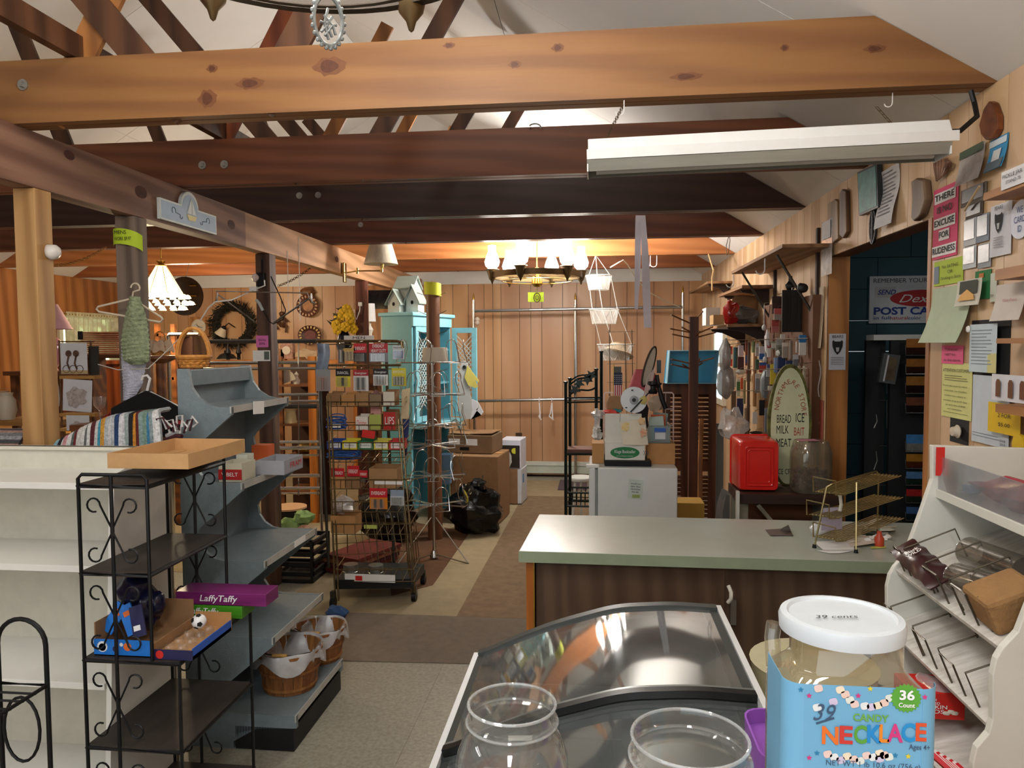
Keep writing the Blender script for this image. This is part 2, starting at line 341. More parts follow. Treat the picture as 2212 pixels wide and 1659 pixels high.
for i,y in enumerate(TY):
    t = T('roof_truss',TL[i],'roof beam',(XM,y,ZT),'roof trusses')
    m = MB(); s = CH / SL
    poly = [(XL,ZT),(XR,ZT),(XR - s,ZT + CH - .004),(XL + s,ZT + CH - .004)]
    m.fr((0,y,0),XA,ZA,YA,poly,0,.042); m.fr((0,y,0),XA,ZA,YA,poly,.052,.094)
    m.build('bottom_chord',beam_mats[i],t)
    for kw,(nm,xa,xb,zb,mm) in enumerate( (('web',-1.21,-.58,3.55,web_m),('web',-1.5,-2.36,3.52,web_m),('web',-2.06,-1.35,3.75,web_l if i != 1 else web_r),('web',-2.75,-3.3,3.9,web_m))):
        zb = min(zb,ZT + min(XR - xb,xb - XL) * SL - .02)
        yk = y + .018 + .02 * kw; MB().bar((xa,yk,ZT + .02),(xb,yk,zb),.09 if i else .11,.0185,(0,1,0)).build('web',mm,t)
    if i in (0,2):
        zc = 3.07 if i == 0 else 3.3; MB().bx(-2.6 if i == 0 else -1.6,-.62 if i == 0 else -.2,y + .059,y + .097,zc,zc + .14).build('collar_tie',web_m if i == 0 else web_l,t)
    for bx_ in ((-2.12,),(-2.02,-1.9),(-1.95,-1.82),(-1.9,),(),())[i]:
        zz = {0: ZT + .14,1: ZT + .1,2: ZT + .16,3: ZT + .15}.get(i)
        MB().cyl((bx_,y - .006,zz),(bx_,y,zz),.021,n=14).cyl((bx_,y - .016,zz),(bx_,y - .006,zz),.011,n=6).build('bolt',bolt_m,t)
    if i == 0:
        for px,py,a,b in ((540,180,.03,.014),(712,143,.034,.022),(448,213,.02,.022),(458,148,.012,.01),(1112,139,.013,.009),(1205,103,.012,.010),(1483,165,.03,.009),(1695,103,.008,.008),(970,98,.012,.007),(1890,105,.02,.009)):
            p = P(px,py,y=y - .001)
            MB().add([p + YA * .0004 + XA * a * 1.7 * cos(k * pi / 8) * (1 + .2 * sin(k * 1.7)) + ZA * b * 1.5 * sin(k * pi / 8) * (1 + .15 * cos(k * 2.3)) for k in range(16)],[tuple(range(16))]).build('knot_ring',ring_m,t)
            MB().add([p + XA * a * cos(k * pi / 8) + ZA * b * sin(k * pi / 8) * (1 - .3 * cos(k * pi / 8)) for k in range(16)],[tuple(range(16))]).build('knot',knot,t)
# dark braces lying lengthwise on the chords
for j,(x,lb) in enumerate(((-1.93,'dark lengthwise brace lying on the trusses, upper left'),(-3.2,'dark lengthwise brace lying on the trusses left of the girder'))):
    S('roof_brace',MB().bx(x - .02,x + .02,-.5,8.3,ZT + CH,ZT + CH + .09),web_m,lb,'beam')
GX = -2.17
grey_wood = wood('weathered_fir','#8d6a56','#6b4a3b','y',.65,4,3); tan_wood = wood('tan_fir','#b58a66','#98704e','y',.6,4,3)
g0 = T('girder','weathered lengthwise girder carrying the trusses along the left of the shop','beam',(GX,4,2.27))
MB().bx(GX - .09,GX,-1.2,4.46,2.275,ZT).build('girder_timber',grey_wood,g0)
MB().bx(GX - .09,GX - .003,4.463,YB - .02,2.275,ZT).build('girder_timber',tan_wood,g0,label='tan far length of the girder')
for px,py,r in ((305,415,.03),(500,485,.028),(150,335,.02),(728,560,.025)):
    p = P(px,py,x=GX + .0015); MB().add([p + YA * r * 1.6 * cos(k * pi / 6) + ZA * r * sin(k * pi / 6) for k in range(12)],[tuple(range(12))[::-1]]).build('knot',mat('stain','#5b2f22',.7,var=.3,scale=30),g0)
def post(px,w,lb,mt,x=GX):
    p = P(px,700,x=x); y = p.y
    return S('post',MB().bx(x - w,x,y,y + w,0,2.274),mt,lb,'post',bevel=.004),y
pA,yA = post(85,.092,'pale square timber post at the left edge behind the white shelves',wood('yellow_fir','#b78f5c','#9a7244','z',.5,4,3))
pB,yB = post(297,.10,'grey split timber post with a lime paper band',wood('grey_post','#7b6b5e','#584a40','z',.7,4,3))
pC,yC = post(585,.10,'dark brown square post behind the grey display shelves',wood('brown_post','#5d4233','#3f2a20','z',.6,4,3))
pD,yD = post(790,.10,'reddish brown post beside the yellow flowers',wood('red_post','#6b3a28','#4a2418','z',.6,4,3))
# ================================================================== left foreground
def PP(px,py,o,n):                                # measured pixel carried to the plane through o with normal n
    c = V(((px - 1106) / FPX,-(py - 829.5) / FPX,-1)); d = V((AX.dot(c),AY.dot(c),AZ.dot(c))); e = V((0,0,H))
    return e + d * ((V(o) - e).dot(V(n)) / d.dot(V(n)))
blk = mat('black_iron','#17181a',.45,.4,var=.2,scale=60,bump=.05)
blk2 = mat('dark_brown_board','#3a322c',.55,var=.25,scale=9,stretch=(3,.4,1))
wht = mat('white_shelf_paint','#e3e2da',.45,var=.04,scale=5)
crd = mat('cardboard','#b98a56',.8,var=.08,scale=14); crd2 = mat('cardboard_pale','#c39a68',.8,var=.08,scale=14)
crd3 = mat('cardboard_brown','#94704c',.85,var=.1,scale=12)
paper = mat('white_paper','#e8e8e6',.8,var=.03); ink = mat('black_ink','#161616',.7,var=.02)
chrome = mat('chrome','#c9cbcd',.18,1,var=.06); wire = mat('dull_wire','#8d8679',.35,.8,var=.15,scale=40)
clear = clearmat('clear_plastic','#f7f7f5',.07,.08,.06); film = clearmat('plastic_film','#f4f4f4',.12,.2,.35,'#e8e8ea')
# ---- white shelving
t = T('shelving_unit','long white wooden shelving unit with open shelves at the left edge','shelf',(-2.4,2.4,0))
yb = 2.58; ztop = P(100,964,y=yb).z
yf = lambda z: 2.20 + .085 * max(0,z - .2)
m = MB().bx(-3.3,-1.625,yb,yb + .02,.02,ztop); m.bx(-3.3,-1.625,yb - .012,yb + .03,ztop - .012,ztop); m.build('back_panel',plain('#d2cfc0',.5),t)  # white panel toned greige: the shade of the recess is in its colour
for py in (1047,1222,1463,1720):
    z = P(100,py,y=2.26).z; a = yf(z)
    MB().bx(-3.3,-1.612,a + .012,yb,z - .016,z).bx(-3.3,-1.612,a,a + .012,z - .02,z + .002).build('shelf',wht,t,bevel=.001)
for x in (-1.61,-3.32):
    MB().fr((x,0,0),YA,ZA,XA,[(yf(0),.0),(yb + .02,0),(yb + .02,ztop),(yb - .02,ztop),(2.30,P(100,1020,y=2.3).z),(yf(1.2),1.2)],0,.018).build('side_panel',wht,t)
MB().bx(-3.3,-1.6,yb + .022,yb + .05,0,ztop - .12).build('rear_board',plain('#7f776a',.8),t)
# ---- black wire etagere
yn,yr = 2.05,2.51; xl,xm_,xr,xw = [P(p,1300,y=yn).x for p in (178,248,325,383)]
t = T('etagere','black wrought iron etagere with scrolled ends holding candy boxes','shelf',(xl,yn,0))
zs = [P(250,py,y=yn).z for py in (1046,1236,1424,1613)] + [.12]; zt = P(250,1026,y=yn).z
for i,z in enumerate(zs):
    b = xr if i < 2 else xw
    MB().bx(xl,b,yn,yr,z - .014,z).build('shelf',blk2,t); 
    MB().tube([(xl,yn,z - .007),(b,yn,z - .007),(b,yr,z - .007),(xl,yr,z - .007)],.0075,6,True).build('rim',blk,t)
for y in (yn,yr):
    m = MB().tube([(xl,y,0),(xl,y,zt - .012),(xl + .012,y,zt),(xr - .012,y,zt),(xr,y,zt - .012),(xr,y,zs[2])],.0055,8); m.tube([(xm_,y,0),(xm_,y,zt)],.0055,6); m.tube([(xw,y,zs[2] - .01),(xw,y,0)],.0055,6)
    m.build('end_frame',blk,t)
    for i in range(4):
        a,b = zs[i + 1],zs[i] - .014; zc = (a + b) / 2; hh = (b - a) * .30; w = .058
        for sx in (-1,1):
            m = MB(); pts = []
            up = arc((xm_ + sx * w,y,zc + hh),.021,radians(290 if sx < 0 else -110),radians(0 if sx < 0 else 180),10)
            dn = arc((xm_ + sx * w,y,zc - hh),.021,radians(-290 if sx < 0 else 110),radians(0 if sx < 0 else -180),10)
            m.tube(up + [(xm_ + sx * .004,y,zc + .01),(xm_ + sx * .004,y,zc - .01)] + dn[::-1],.003,5)
            m.build('scroll',blk,t)
ET = zs
# tray on the etagere
z0 = zt + .003; z0 = ET[0] + .002; zb = zt + .006
a,b = P(232,1000,y=2.13).x,P(407,1000,y=2.13).x; h = .047; m = MB()
m.bx(a,b,2.13,2.5,zb,zb + .004)
for q in ((a,b,2.13,2.134),(a,b,2.496,2.5),(a,a + .004,2.134,2.496),(b - .004,b,2.134,2.496)): m.bx(*q,zb + .0041,zb + h)
m.bx(a + .0045,a + .05,2.4,2.4955,zb + .0042,zb + .006)
S('cardboard_tray',m,crd2,'shallow open cardboard tray lying on top of the black etagere','box')
# blue toy display, dark pouch, ring-pop style box and ball on the third shelf
z = ET[2] + .001; blu = plain('#1f78d6',.4); nav = plain('#23244e',.45); org = plain('#e2702c',.5); red = plain('#cf2a25',.45)
t = T('toy_display_box','bright blue open display box with orange and red print on the third shelf','box',(-1.3,2.2,z))
a,b = P(203,1400,y=2.07).x,P(330,1400,y=2.07).x
m = MB().bx(a,b,2.07,2.074,z,z + .05).bx(a,b,2.3,2.304,z,z + .10,1).bx(a,a + .004,2.074,2.3,z,z + .1,1).bx(b - .004,b,2.074,2.3,z,z + .04,1).bx(a,b,2.07,2.3,z,z + .003,1)
m.build('carton',[blu,crd3],t)
for cx,cz,r,mm in ((.028,.028,.017,plain('#e8eef4',.5)),(.028,.026,.012,red),(.11,.03,.013,org),(.07,.022,.009,nav),(.09,.036,.006,plain('#e8eef4',.5))):
    MB().lathe((a + cx,2.0695,z + cz),[(.0001,0),(r,0)],14,M=Matrix.Rotation(pi / 2,3,'X')).build('print',mm,t)
m = MB().blob((a + .055,2.19,z + .16),(.055,.05,.055),16,.12,3).blob((a + .09,2.2,z + .1),(.05,.05,.07),14,.1,8).blob((a + .13,2.19,z + .12),(.03,.03,.04),12,.1,9)
S('toy_bag',m,mat('navy_shiny_pouch','#171a3c',.22,var=.3,scale=20,col2='#0c0d1c'),'dark navy shiny toy bag stuffed in the blue display box','bag')
for k,(dx,rz,c) in enumerate(((.03,.5,blu),(.085,-.5,blu),(.12,-.3,nav))):
    t = T('toy_card',['blue toy card leaning left out of the display box','blue toy card leaning right in the display box','navy packet with a barcode leaning over the clear tray'][k],'toy card',(a + dx,2.13 - .01 * k,z + .05),'toy cards')
    Mx = Matrix.Rotation(-.25,3,'X') @ Matrix.Rotation(rz,3,'Y'); MB().box((a + dx,2.13 - .01 * k,z + .095),(.042,.006,.095),M=Mx).build('card',c,t)
    if k < 2: MB().box(V((a + dx,2.13 - .01 * k,z + .095)) + Mx @ V((0,-.0036,.02)),(.02,.001,.016),M=Mx).build('print',org,t)
    else: MB().box(V((a + dx,2.13 - .01 * k,z + .095)) + Mx @ V((-.004,-.0036,-.02)),(.022,.001,.016),M=Mx).build('barcode_sticker',paper,t)
t = T('bubble_ball_tray','navy carton tray of clear domes with a soccer ball on its corner','box',(-1.15,2.2,z))
a,b = P(331,1400,y=2.06).x,P(407,1400,y=2.06).x + .012
m = MB().bx(a,b,2.06,2.063,z,z + .03,0).bx(a,b,2.3,2.303,z,z + .06,1).bx(b - .003,b,2.063,2.3,z,z + .035,2).bx(a,b,2.063,2.3,z,z + .012,1); m.build('carton',[nav,crd,plain('#2f5fc0',.4)],t)
MB().lathe((a + .02,2.0592,z + .015),[(.0001,0),(.013,0)],14,M=Matrix.Rotation(pi / 2,3,'X')).build('print',red,t)
for i in range(2):
    for j in range(4):
        MB().lathe((a + .035 + .04 * i,2.09 + .052 * j,z + .0125),[(.017,0),(.017,.01),(.0125,.021),(.0001,.025)],12).build('dome',clear,t)
t = T('toy_soccer_ball','small white soccer ball with black patches on the third etagere shelf','ball',(a + .08,2.27,z + .035))
c = P(430,1342,y=2.2); rr = .023
MB().lathe(c - ZA * rr,[(max(.0001,rr * sin(pi * i / 10)),rr - rr * cos(pi * i / 10)) for i in range(11)],20).build('ball',plain('#e9e9e9',.3),t)
for d in ((-.55,-.75,.4),(.5,-.75,-.1),(-.1,-.75,-.75),(.1,-.3,.95)):
    d = V(d).normalized(); q = d.to_track_quat('Z','Y').to_matrix(); MB().lathe(c + d * rr * .955,[(.0001,.001),(.009,.001)],5,M=q).build('patch',ink,t)
for k,(px0,px1,py0,py1,colr,lb) in enumerate(((368,522,1303,1334,'#55a82c','lime green taffy candy box under the purple one'),(380,574,1262,1304,'#8a2f78','purple striped taffy candy box on top of the green one'))):
    yy = 2.4; p = P(px0,py1,y=yy); q = P(px1,py0,y=yy); hgt = q.z - p.z
    t = T('candy_box',lb,'candy box',p,'taffy boxes'); zz = z if k == 0 else z + .046
    MB().bx(p.x,q.x,yy,yy + .1,zz,zz + .044).build('carton',mat('taffy_' + colr,colr,.3,var=.28,scale=5,stretch=(.5,1,6)),t,bevel=.002)
    text(t,'LaffyTaffy',((p.x + q.x) / 2 - .01,yy - .001,zz + .023),XA,ZA,.022,plain('#f2f2f2',.4),width=(q.x - p.x) * .42,shear=.2,bold=.01)
# ---- small black iron stand, lower left corner
y = 1.72; xr_ = P(103,1500,y=y).x; w = .135; zsf = P(60,1478,y=y).z; za = P(47,1337,y=y).z
t = T('plant_stand','small black iron stand with an arched back in the lower left corner','stand',(xr_ - w / 2,y,0))
MB().tube([(xr_,y,0),(xr_,y,za - w / 2)] + arc((xr_ - w / 2,y,za - w / 2),w / 2,0,pi,12) + [(xr_ - w,y,za - w / 2),(xr_ - w,y,0)],.006,8).build('arch',blk,t)
MB().tube([(xr_,y,zsf),(xr_,y - .24,zsf),(xr_ - w,y - .24,zsf),(xr_ - w,y,zsf)],.005,6,True).build('shelf_frame',blk,t)
for k in range(1,6): MB().tube([(xr_ - .0,y - .04 * k,zsf - .004),(xr_ - w,y - .04 * k,zsf - .004)],.003,6).build('shelf_bar',blk,t)
for k in (0,1): MB().tube([(xr_ - w * k,y - .24,0),(xr_ - w * k,y - .24,zsf)],.005,6).build('leg',blk,t)
MB().tube(arc((xr_ - w / 2,y - .01,zsf - .115),.05,0,2 * pi,20,r2=.085)[:-1],.004,6,True).build('ring',blk,t)
# ---- grey gondola
N0 = P(640,1625,z=0); F0 = P(740,1490,z=0); D = (F0 - N0); GL = D.length; D.normalize(); E_ = V((D.y,-D.x,0))
tips = [PP(px,py,N0,D) for px,py in ((500,880),(523,1045),(573,1214),(590,1380),(640,1548))]
B0 = PP(385,900,N0,D); BK = (B0 - N0).dot(E_); ztp = PP(385,797,N0,D).z
te = [((p - N0).dot(E_) - BK,p.z) for p in tips]; o = N0 + E_ * BK; o.z = 0
gp = mat('grey_hammered_paint','#78868b',.42,var=.1,scale=30,bump=.15,bscale=160); gin = mat('grey_back_panel','#76858e',.45,var=.08,scale=20,bump=.1,bscale=150)
t = T('display_shelves','grey metal display shelves with scalloped end panels','shelf',o)
pr_ = [(0,0),(0,ztp),(.045,ztp)]; em = .05
for i,(e,z) in enumerate(te):
    r = min(.13,e - .06); zp = te[i - 1][1] - .03 if i else ztp
    if i:
        ei = te[i - 1][0]; k = .045 + .012 * i; pr_ += [(ei,zp + .01),(ei,zp),(k + .01,zp - (ei - k) * .8),(k,zp - (ei - k) * .8 - .02)]
    else: k = .05
    r = min(r,.17 if i == 0 else .11)
    pr_ += [(k,z + r)] + [(k + r - r * cos(a),z + r - r * sin(a)) for a in (.4,.8,1.2,1.5)] + [(e,z)]
e5 = te[-1][0]; pr_ += [(e5,te[-1][1] - .05),(.3,te[-1][1] - .06),(.2,.03),(.2,0)]
for off in (0,GL - .018): MB().fr(o + D * off,E_,ZA,D,pr_,0,.018).build('end_panel',gp,t)
MB().fr(o,D,ZA,E_,[(.018,0),(GL - .018,0),(GL - .018,ztp - .01),(.018,ztp - .01)],0,.02).build('back_panel',gin,t)
MB().fr(o,D,ZA,E_,[(.019,ztp - .07),(GL - .019,ztp - .07),(GL - .019,ztp - .004),(.019,ztp - .004)],.02,.05).build('header_rail',gin,t,bevel=.003)
for e,z in te:
    s = MB().fr(o,D,ZA,E_,[(.019,z - .018),(GL - .019,z - .018),(GL - .019,z),(.019,z)],.021,e - .006).build('shelf',gp,t,bevel=.002)
    MB().fr(o,D,ZA,E_,[(-.004,z - .024),(GL + .004,z - .024),(GL + .004,z + .004),(-.004,z + .004)],e - .005,e).build('price_rail',mat('pale_rail','#c9cbc8',.35,.3),s)
MB().fr(o,D,ZA,E_,[(.0,0.002),(GL,0.002),(GL,te[-1][1] - .052),(.0,te[-1][1] - .052)],.21,e5 - .012).build('kick_plate',mat('black_kick','#131313',.6,var=.2),t)
GO = lambda e,l,z: o + E_ * e + D * l + ZA * z
def gbox(name,e,l,z,d,mt,lb,cat,group=None,bevel=0):   # box squared to the gondola
    m = MB(); Mx = Matrix((E_,D,ZA)).transposed(); m.box(GO(e,l,z + d[2] / 2),d,M=Mx); return S(name,m,mt,lb,cat,group,bevel)
z2 = te[1][1] + .001
def box_with_flap(t,e,l,z,d,mt,mi): 
    Mx = Matrix((E_,D,ZA)).transposed(); m = MB(); c = GO(e,l,z); w = .003
    for ox,oy,oz,sx,sy,sz in ((0,0,w / 2,d[0],d[1],w),(-d[0] / 2 + w / 2,0,d[2] / 2,w,d[1],d[2]),(d[0] / 2 - w / 2,0,d[2] / 2,w,d[1],d[2]),(0,-d[1] / 2 + w / 2,d[2] / 2,d[0] - 2 * w - .001,w,d[2]),(0,d[1] / 2 - w / 2,d[2] / 2,d[0] - 2 * w - .001,w,d[2])):
        m.box(c + E_ * ox + D * oy + ZA * (oz + (0.0005 if oz > .01 else 0)),(sx,sy,sz),M=Mx)
    return m.build('carton',mt,t)
t = T('parts_box','small red and cream box on the second grey shelf beside the cardboard tray','box',GO(.2,.06,z2))
box_with_flap(t,.2,.09,z2,(.1,.12,.075),plain('#c4c2ae',.6),0); MB().box(GO(.2,.028,z2 + .03),(.1,.003,.042),M=Matrix((E_,D,ZA)).transposed()).build('red_band',plain('#a3201d',.5),t)
text(t,'V BELT',GO(.2,.0255,z2 + .03),E_,ZA,.016,paper,width=.07)
t = T('parts_box','open grey box with a red printed end on the second grey shelf','box',GO(.28,.3,z2))
box_with_flap(t,.29,.3,z2,(.13,.2,.06),plain('#9a9ca4',.6),0); text(t,'FRAM',GO(.356,.32,z2 + .032),D,ZA,.025,red,width=.12)
gbox('parts_box',.12,.5,z2,(.08,.07,.09),plain('#d4632f',.5),'small orange red carton at the back of the second grey shelf','box')
gbox('parts_box',.18,.2,z2 + .0,(.05,.06,.09),plain('#cfd2c4',.6),'pale carton with a dark opening between the other boxes','box')
c = GO(te[0][0] + .004,GL * .42,te[0][1] - .02); S('price_card',MB().box(c,(.002,.1,.055),M=Matrix((E_,D,ZA)).transposed() @ Matrix.Rotation(-.06,3,'X')),paper,'blank white card taped to the top grey shelf edge','card')
c = GO(te[2][0] + .004,GL * .62,te[2][1] - .005); S('price_card',MB().box(c,(.002,.12,.028),M=Matrix((E_,D,ZA)).transposed()),paper,'torn white label strip on the third grey shelf edge','card')
# half-bushel baskets with plastic liners on the bottom shelf
bsk = mat('splint_wood','#a06a38',.6,var=.2,scale=14,stretch=(3,3,.3),col2='#6d4320',island=.15); zb = te[-1][1] + .002
def bushel(px,py,yref,r,lb):
    c = P(px,py,z=zb); t = T('bushel_basket',lb,'basket',c,'bushel baskets'); h = r * 1.25; m = MB()
    for k in range(18):
        a0,a1 = 2 * pi * k / 18,2 * pi * (k + .93) / 18
        q = lambda a,rr,z: c + V((rr * cos(a),rr * sin(a),z))
        m.add([q(a0,r * .8,0),q(a1,r * .8,0),q(a1,r,h),q(a0,r,h),q(a0,r * .78,0),q(a1,r * .78,0),q(a1,r * .97,h),q(a0,r * .97,h)],[(0,1,2,3),(7,6,5,4),(0,4,5,1),(1,5,6,2),(2,6,7,3),(3,7,4,0)])
    m.build('staves',bsk,t)
    m = MB()
    for z in (.1 * h,.5 * h,.93 * h):
        rr = r * (.8 + .2 * z / h) + .002; m.lathe(c + ZA * z,[(rr,0),(rr + .003,0),(rr + .003,.012),(rr,.012)],24)
    m.build('hoop',bsk,t); MB().disc(c + ZA * .003,r * .78).build('bottom',bsk,t)
    l = S('bin_liner',MB().sheet(lambda u,v: c + V(((r * (.72 + .36 * sin(v * pi * .56)) + .01 * sin(u * 40 + v * 5)) * cos(u * 2 * pi),(r * (.72 + .36 * sin(v * pi * .56)) + .01 * sin(u * 33 + 2)) * sin(u * 2 * pi),h * (.35 + .75 * sin(min(v,.72) / .72 * pi / 2)) - max(0,v - .6) * h * (1.0 + .4 * sin(u * 25)))),40,12,.0008),film,
          'white plastic liner draped over the rim of ' + ('the nearer bushel basket' if 'near' in lb else 'the farther bushel basket'),'bag','plastic liners')
    a = c + V((-r * .9,-r * .3,h)); b = c + V((r * .85,-r * .35,h)); k = c + V((0,-r * .75,h * 1.02))
    MB().tube([a,a.lerp(k,.5) - YA * .02,k - XA * .02,k + XA * .02,b.lerp(k,.5) - YA * .02,b],.0022,6).build('bail',blk,t)
    MB().cyl(k - XA * .03 - YA * .002,k + XA * .035 - YA * .002,.008).build('grip',mat('pale_grip','#c79a58',.5),t)
bushel(627,1480,0,.14,'splint bushel basket near the front end of the bottom grey shelf')
bushel(692,1420,0,.122,'splint bushel basket at the far end of the bottom grey shelf')
c = P(727,1340,z=0); S('cloth_ball',MB().blob(c + ZA * .045,(.065,.05,.045),14,.14,5),mat('denim_blue','#3d5f92',.9,var=.25,scale=60,stretch=(1,1,6)),'crumpled blue cloth bundle on the floor by the rack wheel','cloth')
def wicker(name,c,r0,r1,h,mt,lb,hnd,rz=0,n=24):
    t = T(name,lb,'basket',c,'wicker baskets'); m = MB()
    for k in range(int(h / .012)):
        z = k * .012; r = r0 + (r1 - r0) * z / h
        m.tube([V(c) + V(((r + .003 * (-1) ** (j + k)) * cos(2 * pi * j / n),(r + .003 * (-1) ** (j + k)) * sin(2 * pi * j / n),z + .006)) for j in range(n)],.0068,5,True)
    m.disc(V(c) + ZA * .001,r0); m.build('woven_body',mt,t)
    MB().tube([V(c) + V((r1 * 1.03 * cos(2 * pi * j / n),r1 * 1.03 * sin(2 * pi * j / n),h)) for j in range(n)],.009,6,True).build('rim',mt,t)
    U = V((cos(rz),sin(rz),0))
    for s in (-.018,.018): MB().tube(arc(V(c) + ZA * h + V((-U.y,U.x,0)) * s,r1,0,pi,14,U,ZA,hnd),.007,6).build('handle',mt,t)
wick = mat('honey_wicker','#d6994c',.55,var=.2,scale=70,col2='#a86a28')
wicker('wicker_basket',GO(.0,.13,ztp + .002),.05,.063,.045,wick,'honey wicker basket with a tall handle on top of the grey shelves',.12,.3)
# ================================================================== lit lamps
brass = mat('brass','#c9a24a',.3,1); bronze = mat('antique_bronze','#6d5a3d',.4,.8,var=.15)
dkbr = mat('dark_bronze','#33281c',.5,.3,var=.15)
globe = mat('lit_glass','#ffffff',.3,emit=30,ecol='#fff6ea'); warm = mat('lit_capiz','#fff0c8',.4,emit=8,ecol='#ffdf9a',var=.25,scale=30); warm_dim = mat('lit_shade','#f6e3b4',.6,emit=2.2,ecol='#ffe2a8',var=.2,scale=8)
def chandelier(c,rad,lb,n=6,a0=.3,power=26,tagged=None):
    c = V(c); t = T('chandelier',lb,'chandelier',c,'wagon wheel chandeliers')
    rim = [(rad - .012,-.02),(rad + .012,-.02),(rad + .012,.03),(rad - .012,.03),(rad - .012,-.02)]
    MB().lathe(c,rim,48).build('wheel_rim',dkbr if c.y < 3 else bronze,t); MB().lathe(c - ZA * .05,[(rad * .8,0),(rad * .8 + .008,.004),(rad * .8,.008),(rad * .8 - .004,.004),(rad * .8,0)],40).build('lower_ring',dkbr if c.y < 3 else brass,t)
    MB().lathe(c - ZA * .07,[(.0001,-.03),(.03,-.025),(.035,-.01),(.05,0),(.045,.05),(.03,.09),(.02,.14),(.0001,.15)],20).build('hub',brass,t)
    for k in range(n):
        a = a0 + 2 * pi * k / n; d = V((cos(a),sin(a),0))
        MB().bar(c + d * .03,c + d * rad,.014,.02).build('spoke',bronze,t)
        p = c + d * (rad + .012)
        MB().lathe(p,[(.0001,-.075),(.006,-.07),(.012,-.05),(.028,-.03),(.034,-.005),(.05,.045),(.062,.05),(.058,.055),(.0001,.05)],16).build('lamp_cup',bronze,t)
        MB().lathe(p,[(.03,.056),(.058,.085),(.066,.12),(.05,.17),(.034,.21),(.034,.26),(.031,.26),(.031,.21),(.046,.17),(.061,.12),(.054,.085),(.028,.058)],16).build('hurricane_glass',globe,t)
    MB().cyl(c + ZA * .05,c + ZA * .6,.005).build('hanging_rod',brass,t)
    lamp('chandelier_light','POINT',c + ZA * .36,power,(1,.96,.91),.12)
    return t
p = P(1160,596,y=6.55); ch = chandelier(p,.385,'lit wagon wheel chandelier hanging in the middle of the shop',6,.25,105)
c = p - ZA * .13; MB().tube([c + ZA * .03,c - ZA * .01],.0025).build('pull_chain',bronze,ch)
m = MB().tube(arc(c - ZA * .06,.028,0,2 * pi,20,r2=.04)[:-1],.005,6,True).tube(arc(c - ZA * .06,.012,0,2 * pi,12,r2=.018)[:-1],.004,5,True); m.build('medallion',bronze,ch)
S('lime_note',MB().cyl((p.x - .02,6.6,p.z - .15),(p.x,6.55,p.z - .115),.002,n=5).bx(p.x - .085,p.x + .055,6.6,6.6012,p.z - .225,p.z - .14),plain('#b4d234',.7),'lime green note hanging under the lit wagon wheel chandelier','note')
ch2 = chandelier((-.53,1.28,2.44),.42,'wagon wheel chandelier above the camera, its dark rim cut by the top edge',6,.26,22)
c = P(709,45,y=1.2); t = T('hanging_medallion','pale grey oval filigree ornament hanging at the top of the picture','ornament',c - ZA * .05)
gs = mat('pale_pewter','#aab2b4',.4,.5,var=.25,scale=60); Ux = V((.75,.6,0)).normalized()
m = MB().tube(arc(c,.024,0,2 * pi,28,Ux,r2=.04)[:-1],.0035,6,True)
for k in range(22): a = 2 * pi * k / 22; m.blob(c + Ux * .027 * cos(a) + ZA * .044 * sin(a),(.004,.004,.004),6,0)
m.build('wreath_rim',gs,t); m = MB()
for k in range(5): m.tube([c + Ux * (-.014 + .007 * k) + ZA * (.02 - .012 * abs(k - 2)),c + Ux * (.008 * sin(k * 2)) - ZA * .006,c + Ux * (-.012 + .006 * k) - ZA * (.03 - .005 * abs(k - 2))],.0026,5)
m.build('filigree',gs,t); MB().cyl(c + ZA * .04,c + ZA * .25,.001).build('cord',wire,t)
# capiz pendant
c = P(350,640,y=5.97); t = T('pendant_lamp','lit cream shell pendant lamp hanging on the left','lamp',c)
k = 5.97 / 1600
MB().lathe(c,[(12 * k,68 * k),(46 * k,8 * k),(48 * k,0),(45 * k,0),(11 * k,66 * k)],8).build('upper_shade',warm_dim,t)
m = MB()
for ring,(rr,zz,nn) in enumerate(((54,-4,15),(62,-18,18),(46,-30,12))):
    for j in range(nn):
        a = 2 * pi * (j + .5 * ring) / nn; m.lathe(c + V((rr * k * cos(a),rr * k * sin(a),zz * k)),[(.0001,.03),(.018,.022),(.03,0),(.029,0),(.016,.02),(.0001,.027)],8)
m.build('shell_drops',warm,t)
m = MB()
for j in range(8): a = 2 * pi * j / 8; m.tube([c + V((12 * k * cos(a),12 * k * sin(a),68 * k)),c + V((47 * k * cos(a),47 * k * sin(a),5 * k))],.0025)
m.build('rib',brass,t)
MB().lathe(c + ZA * 66 * k,[(.02,0),(.05,.012),(.02,.03),(.04,.05),(.0001,.06)],16).build('cap',brass,t); MB().cyl(c + ZA * 80 * k,V((c.x,c.y,ZT)),.004).build('chain',brass,t)
lamp('pendant_light','POINT',c - ZA * .22,42,(1,.80,.52),.12)
lamp('left_back_fill','POINT',(-4.4,7.6,2.25),26,(1,.80,.55),.15)  # added fill for the back left corner, its fixture is unseen
